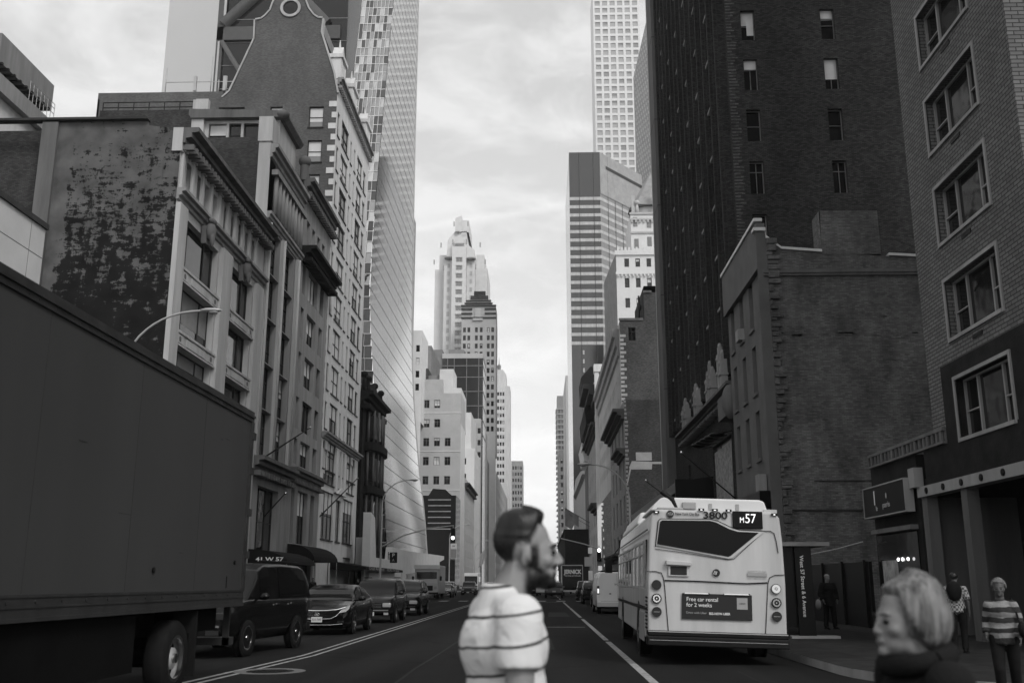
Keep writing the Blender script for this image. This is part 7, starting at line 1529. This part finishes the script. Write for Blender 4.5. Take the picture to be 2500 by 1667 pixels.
m = MB(); m.ell((0, hy - .090 * k, hz + .050 * k), (.021, .010, .008), 12, 6); m.build('lips', 'lip', t)
m = MB(); m.tube([(.10 * math.cos(a), hy + .03 + .085 * math.sin(a), hz - .004 + .022 * math.sin(a)) for a in [2 * math.pi * i / 24 for i in range(25)]], .030, 10); m.build('collar', 'cloth_black', t)
# --- walker in bold stripes and headscarf
t, J, m = person('woman in a boldly striped jumper and headscarf on the right pavement', (5.98, 13.6, 0), -25, 1.53, arms=[((.05, .10, -.26), (.02, -.18, -.16)), ((.06, -.02, -.27), (.0, -.16, -.18))], legs=[((0, -.14), (0, -.05)), ((0, .06), (0, .25))], fem=True)
remesh(m, 'body', 'skin_dark', t, .010, 4); clothes(t, J, 'top', 'shirt_bold_stripes', .012, 1.85, .84, .03, disp=wrinkle(.012, 8)); clothes(t, J, 'bottom', 'cloth_black', .014); shoes(t, J); eyes(t, J)
k = J['k']; hy, hz = J['hy'] * k, J['hz'] * k; hair_shell((0, hy + .02 * k, hz + .15 * k), (.078 * k, .098 * k, .085 * k), lambda a, e: .022 + (.02 if a > 120 else 0), lambda a: 26 if a < 50 else (26 - (a - 50) * .9 if a < 100 else -20)).build('headscarf', 'headscarf', t)
m = MB(); m.ell((.22, -.12, .92), (.05, .12, .10), 14, 10); m.tube([(.2, -.1, 1.0), (.15, 0, 1.25), (.13, .05, 1.3)], .012, 6); m.build('shoulder_bag', 'cloth_black', t)
# --- man in checked shirt
t, J, m = person('man in a checked shirt standing by the pale column with his back to the street', (8.4, 21.1, .14), 150, 1.56, legs=[((0, -.04), (0, .02)), ((0, .04), (0, .1))])
remesh(m, 'body', 'skin_dark', t, .011, 4); clothes(t, J, 'top', 'shirt_plaid', .013, .8, .88, .028, disp=wrinkle(.010, 8)); clothes(t, J, 'bottom', 'cloth_black', .014); shoes(t, J); k = J['k']
hair_shell((0, (J['hy'] + .018) * k, (J['hz'] + .155) * k), (.076 * k, .096 * k, .085 * k), lambda a, e: .014, lambda a: 38 if a < 40 else (38 - (a - 40) * 1.0 if a < 90 else -30)).build('hair', 'hair_dark', t)
m = MB(); m.ell((0, .17, 1.2), (.15, .09, .2), 14, 10); m.build('backpack', 'cloth_black', t)
# --- man in dark clothes by the wall
t, J, m = person('man in a dark coat standing before the blank brick wall', (8.75, 31.6, .14), 12, 1.62, legs=[((.02, 0), (.05, .02)), ((.02, -.03), (.06, .0))], arms=[((.08, .02, -.27), (-.02, -.12, -.2))] * 2)
remesh(m, 'body', 'skin', t, .011, 4); clothes(t, J, 'top', 'cloth_black', .013, 1.9, .72, .045, disp=wrinkle(.010, 6)); clothes(t, J, 'bottom', 'cloth_black', .014, pad=.025); shoes(t, J); k = J['k']
m = MB(); m.ell((0, (J['hy'] + .02) * k, (J['hz'] + .17) * k), (.082, .1, .06), 14, 8); m.build('cap', 'facade_mid', t)
m = MB(); m.ell((-.38, -.05, .72), (.07, .14, .16), 12, 8); m.tube([(-.36, -.05, .85), (-.34, -.08, .93)], .01, 6); m.build('carrier_bag', 'facade_mid', t)
# --- passers-by far left under the awnings
for (x, y, l, rz) in ((-16.6, 74, 'passer-by in dark clothes under the round awning beside the saloon', 20), (-16.2, 90, 'second passer-by in dark clothes beyond the quarter-round awning', -60)):
    t, J, m = person(l, (x, y, .14), rz, 1.7); remesh(m, 'body', 'skin', t, .02, 3); clothes(t, J, 'top', 'cloth_black', .02, 1.9); clothes(t, J, 'bottom', 'cloth_jeans', .02); shoes(t, J); k = J['k']
    hair_shell((0, (J['hy'] + .018) * k, (J['hz'] + .155) * k), (.076 * k, .096 * k, .085 * k), lambda a, e: .014, lambda a: 35 if a < 50 else -20, 24, 14).build('hair', 'hair_dark', t)
# ================================================================ AIR
m = MB(); m.box(-420, 420, -160, 1420, -1.2, 415)
o = tag(m.build('haze', 'black_paint'), kind='stuff'); hm = bpy.data.materials.new('haze'); hm.use_nodes = True; ht = hm.node_tree
ht.nodes.remove(ht.nodes['Principled BSDF']); pv = ht.nodes.new('ShaderNodeVolumePrincipled'); pv.inputs['Color'].default_value = G(.95); pv.inputs['Density'].default_value = .00018; pv.inputs['Anisotropy'].default_value = .3
ht.links.new(pv.outputs[0], ht.nodes['Material Output'].inputs['Volume']); o.data.materials.clear(); o.data.materials.append(hm)
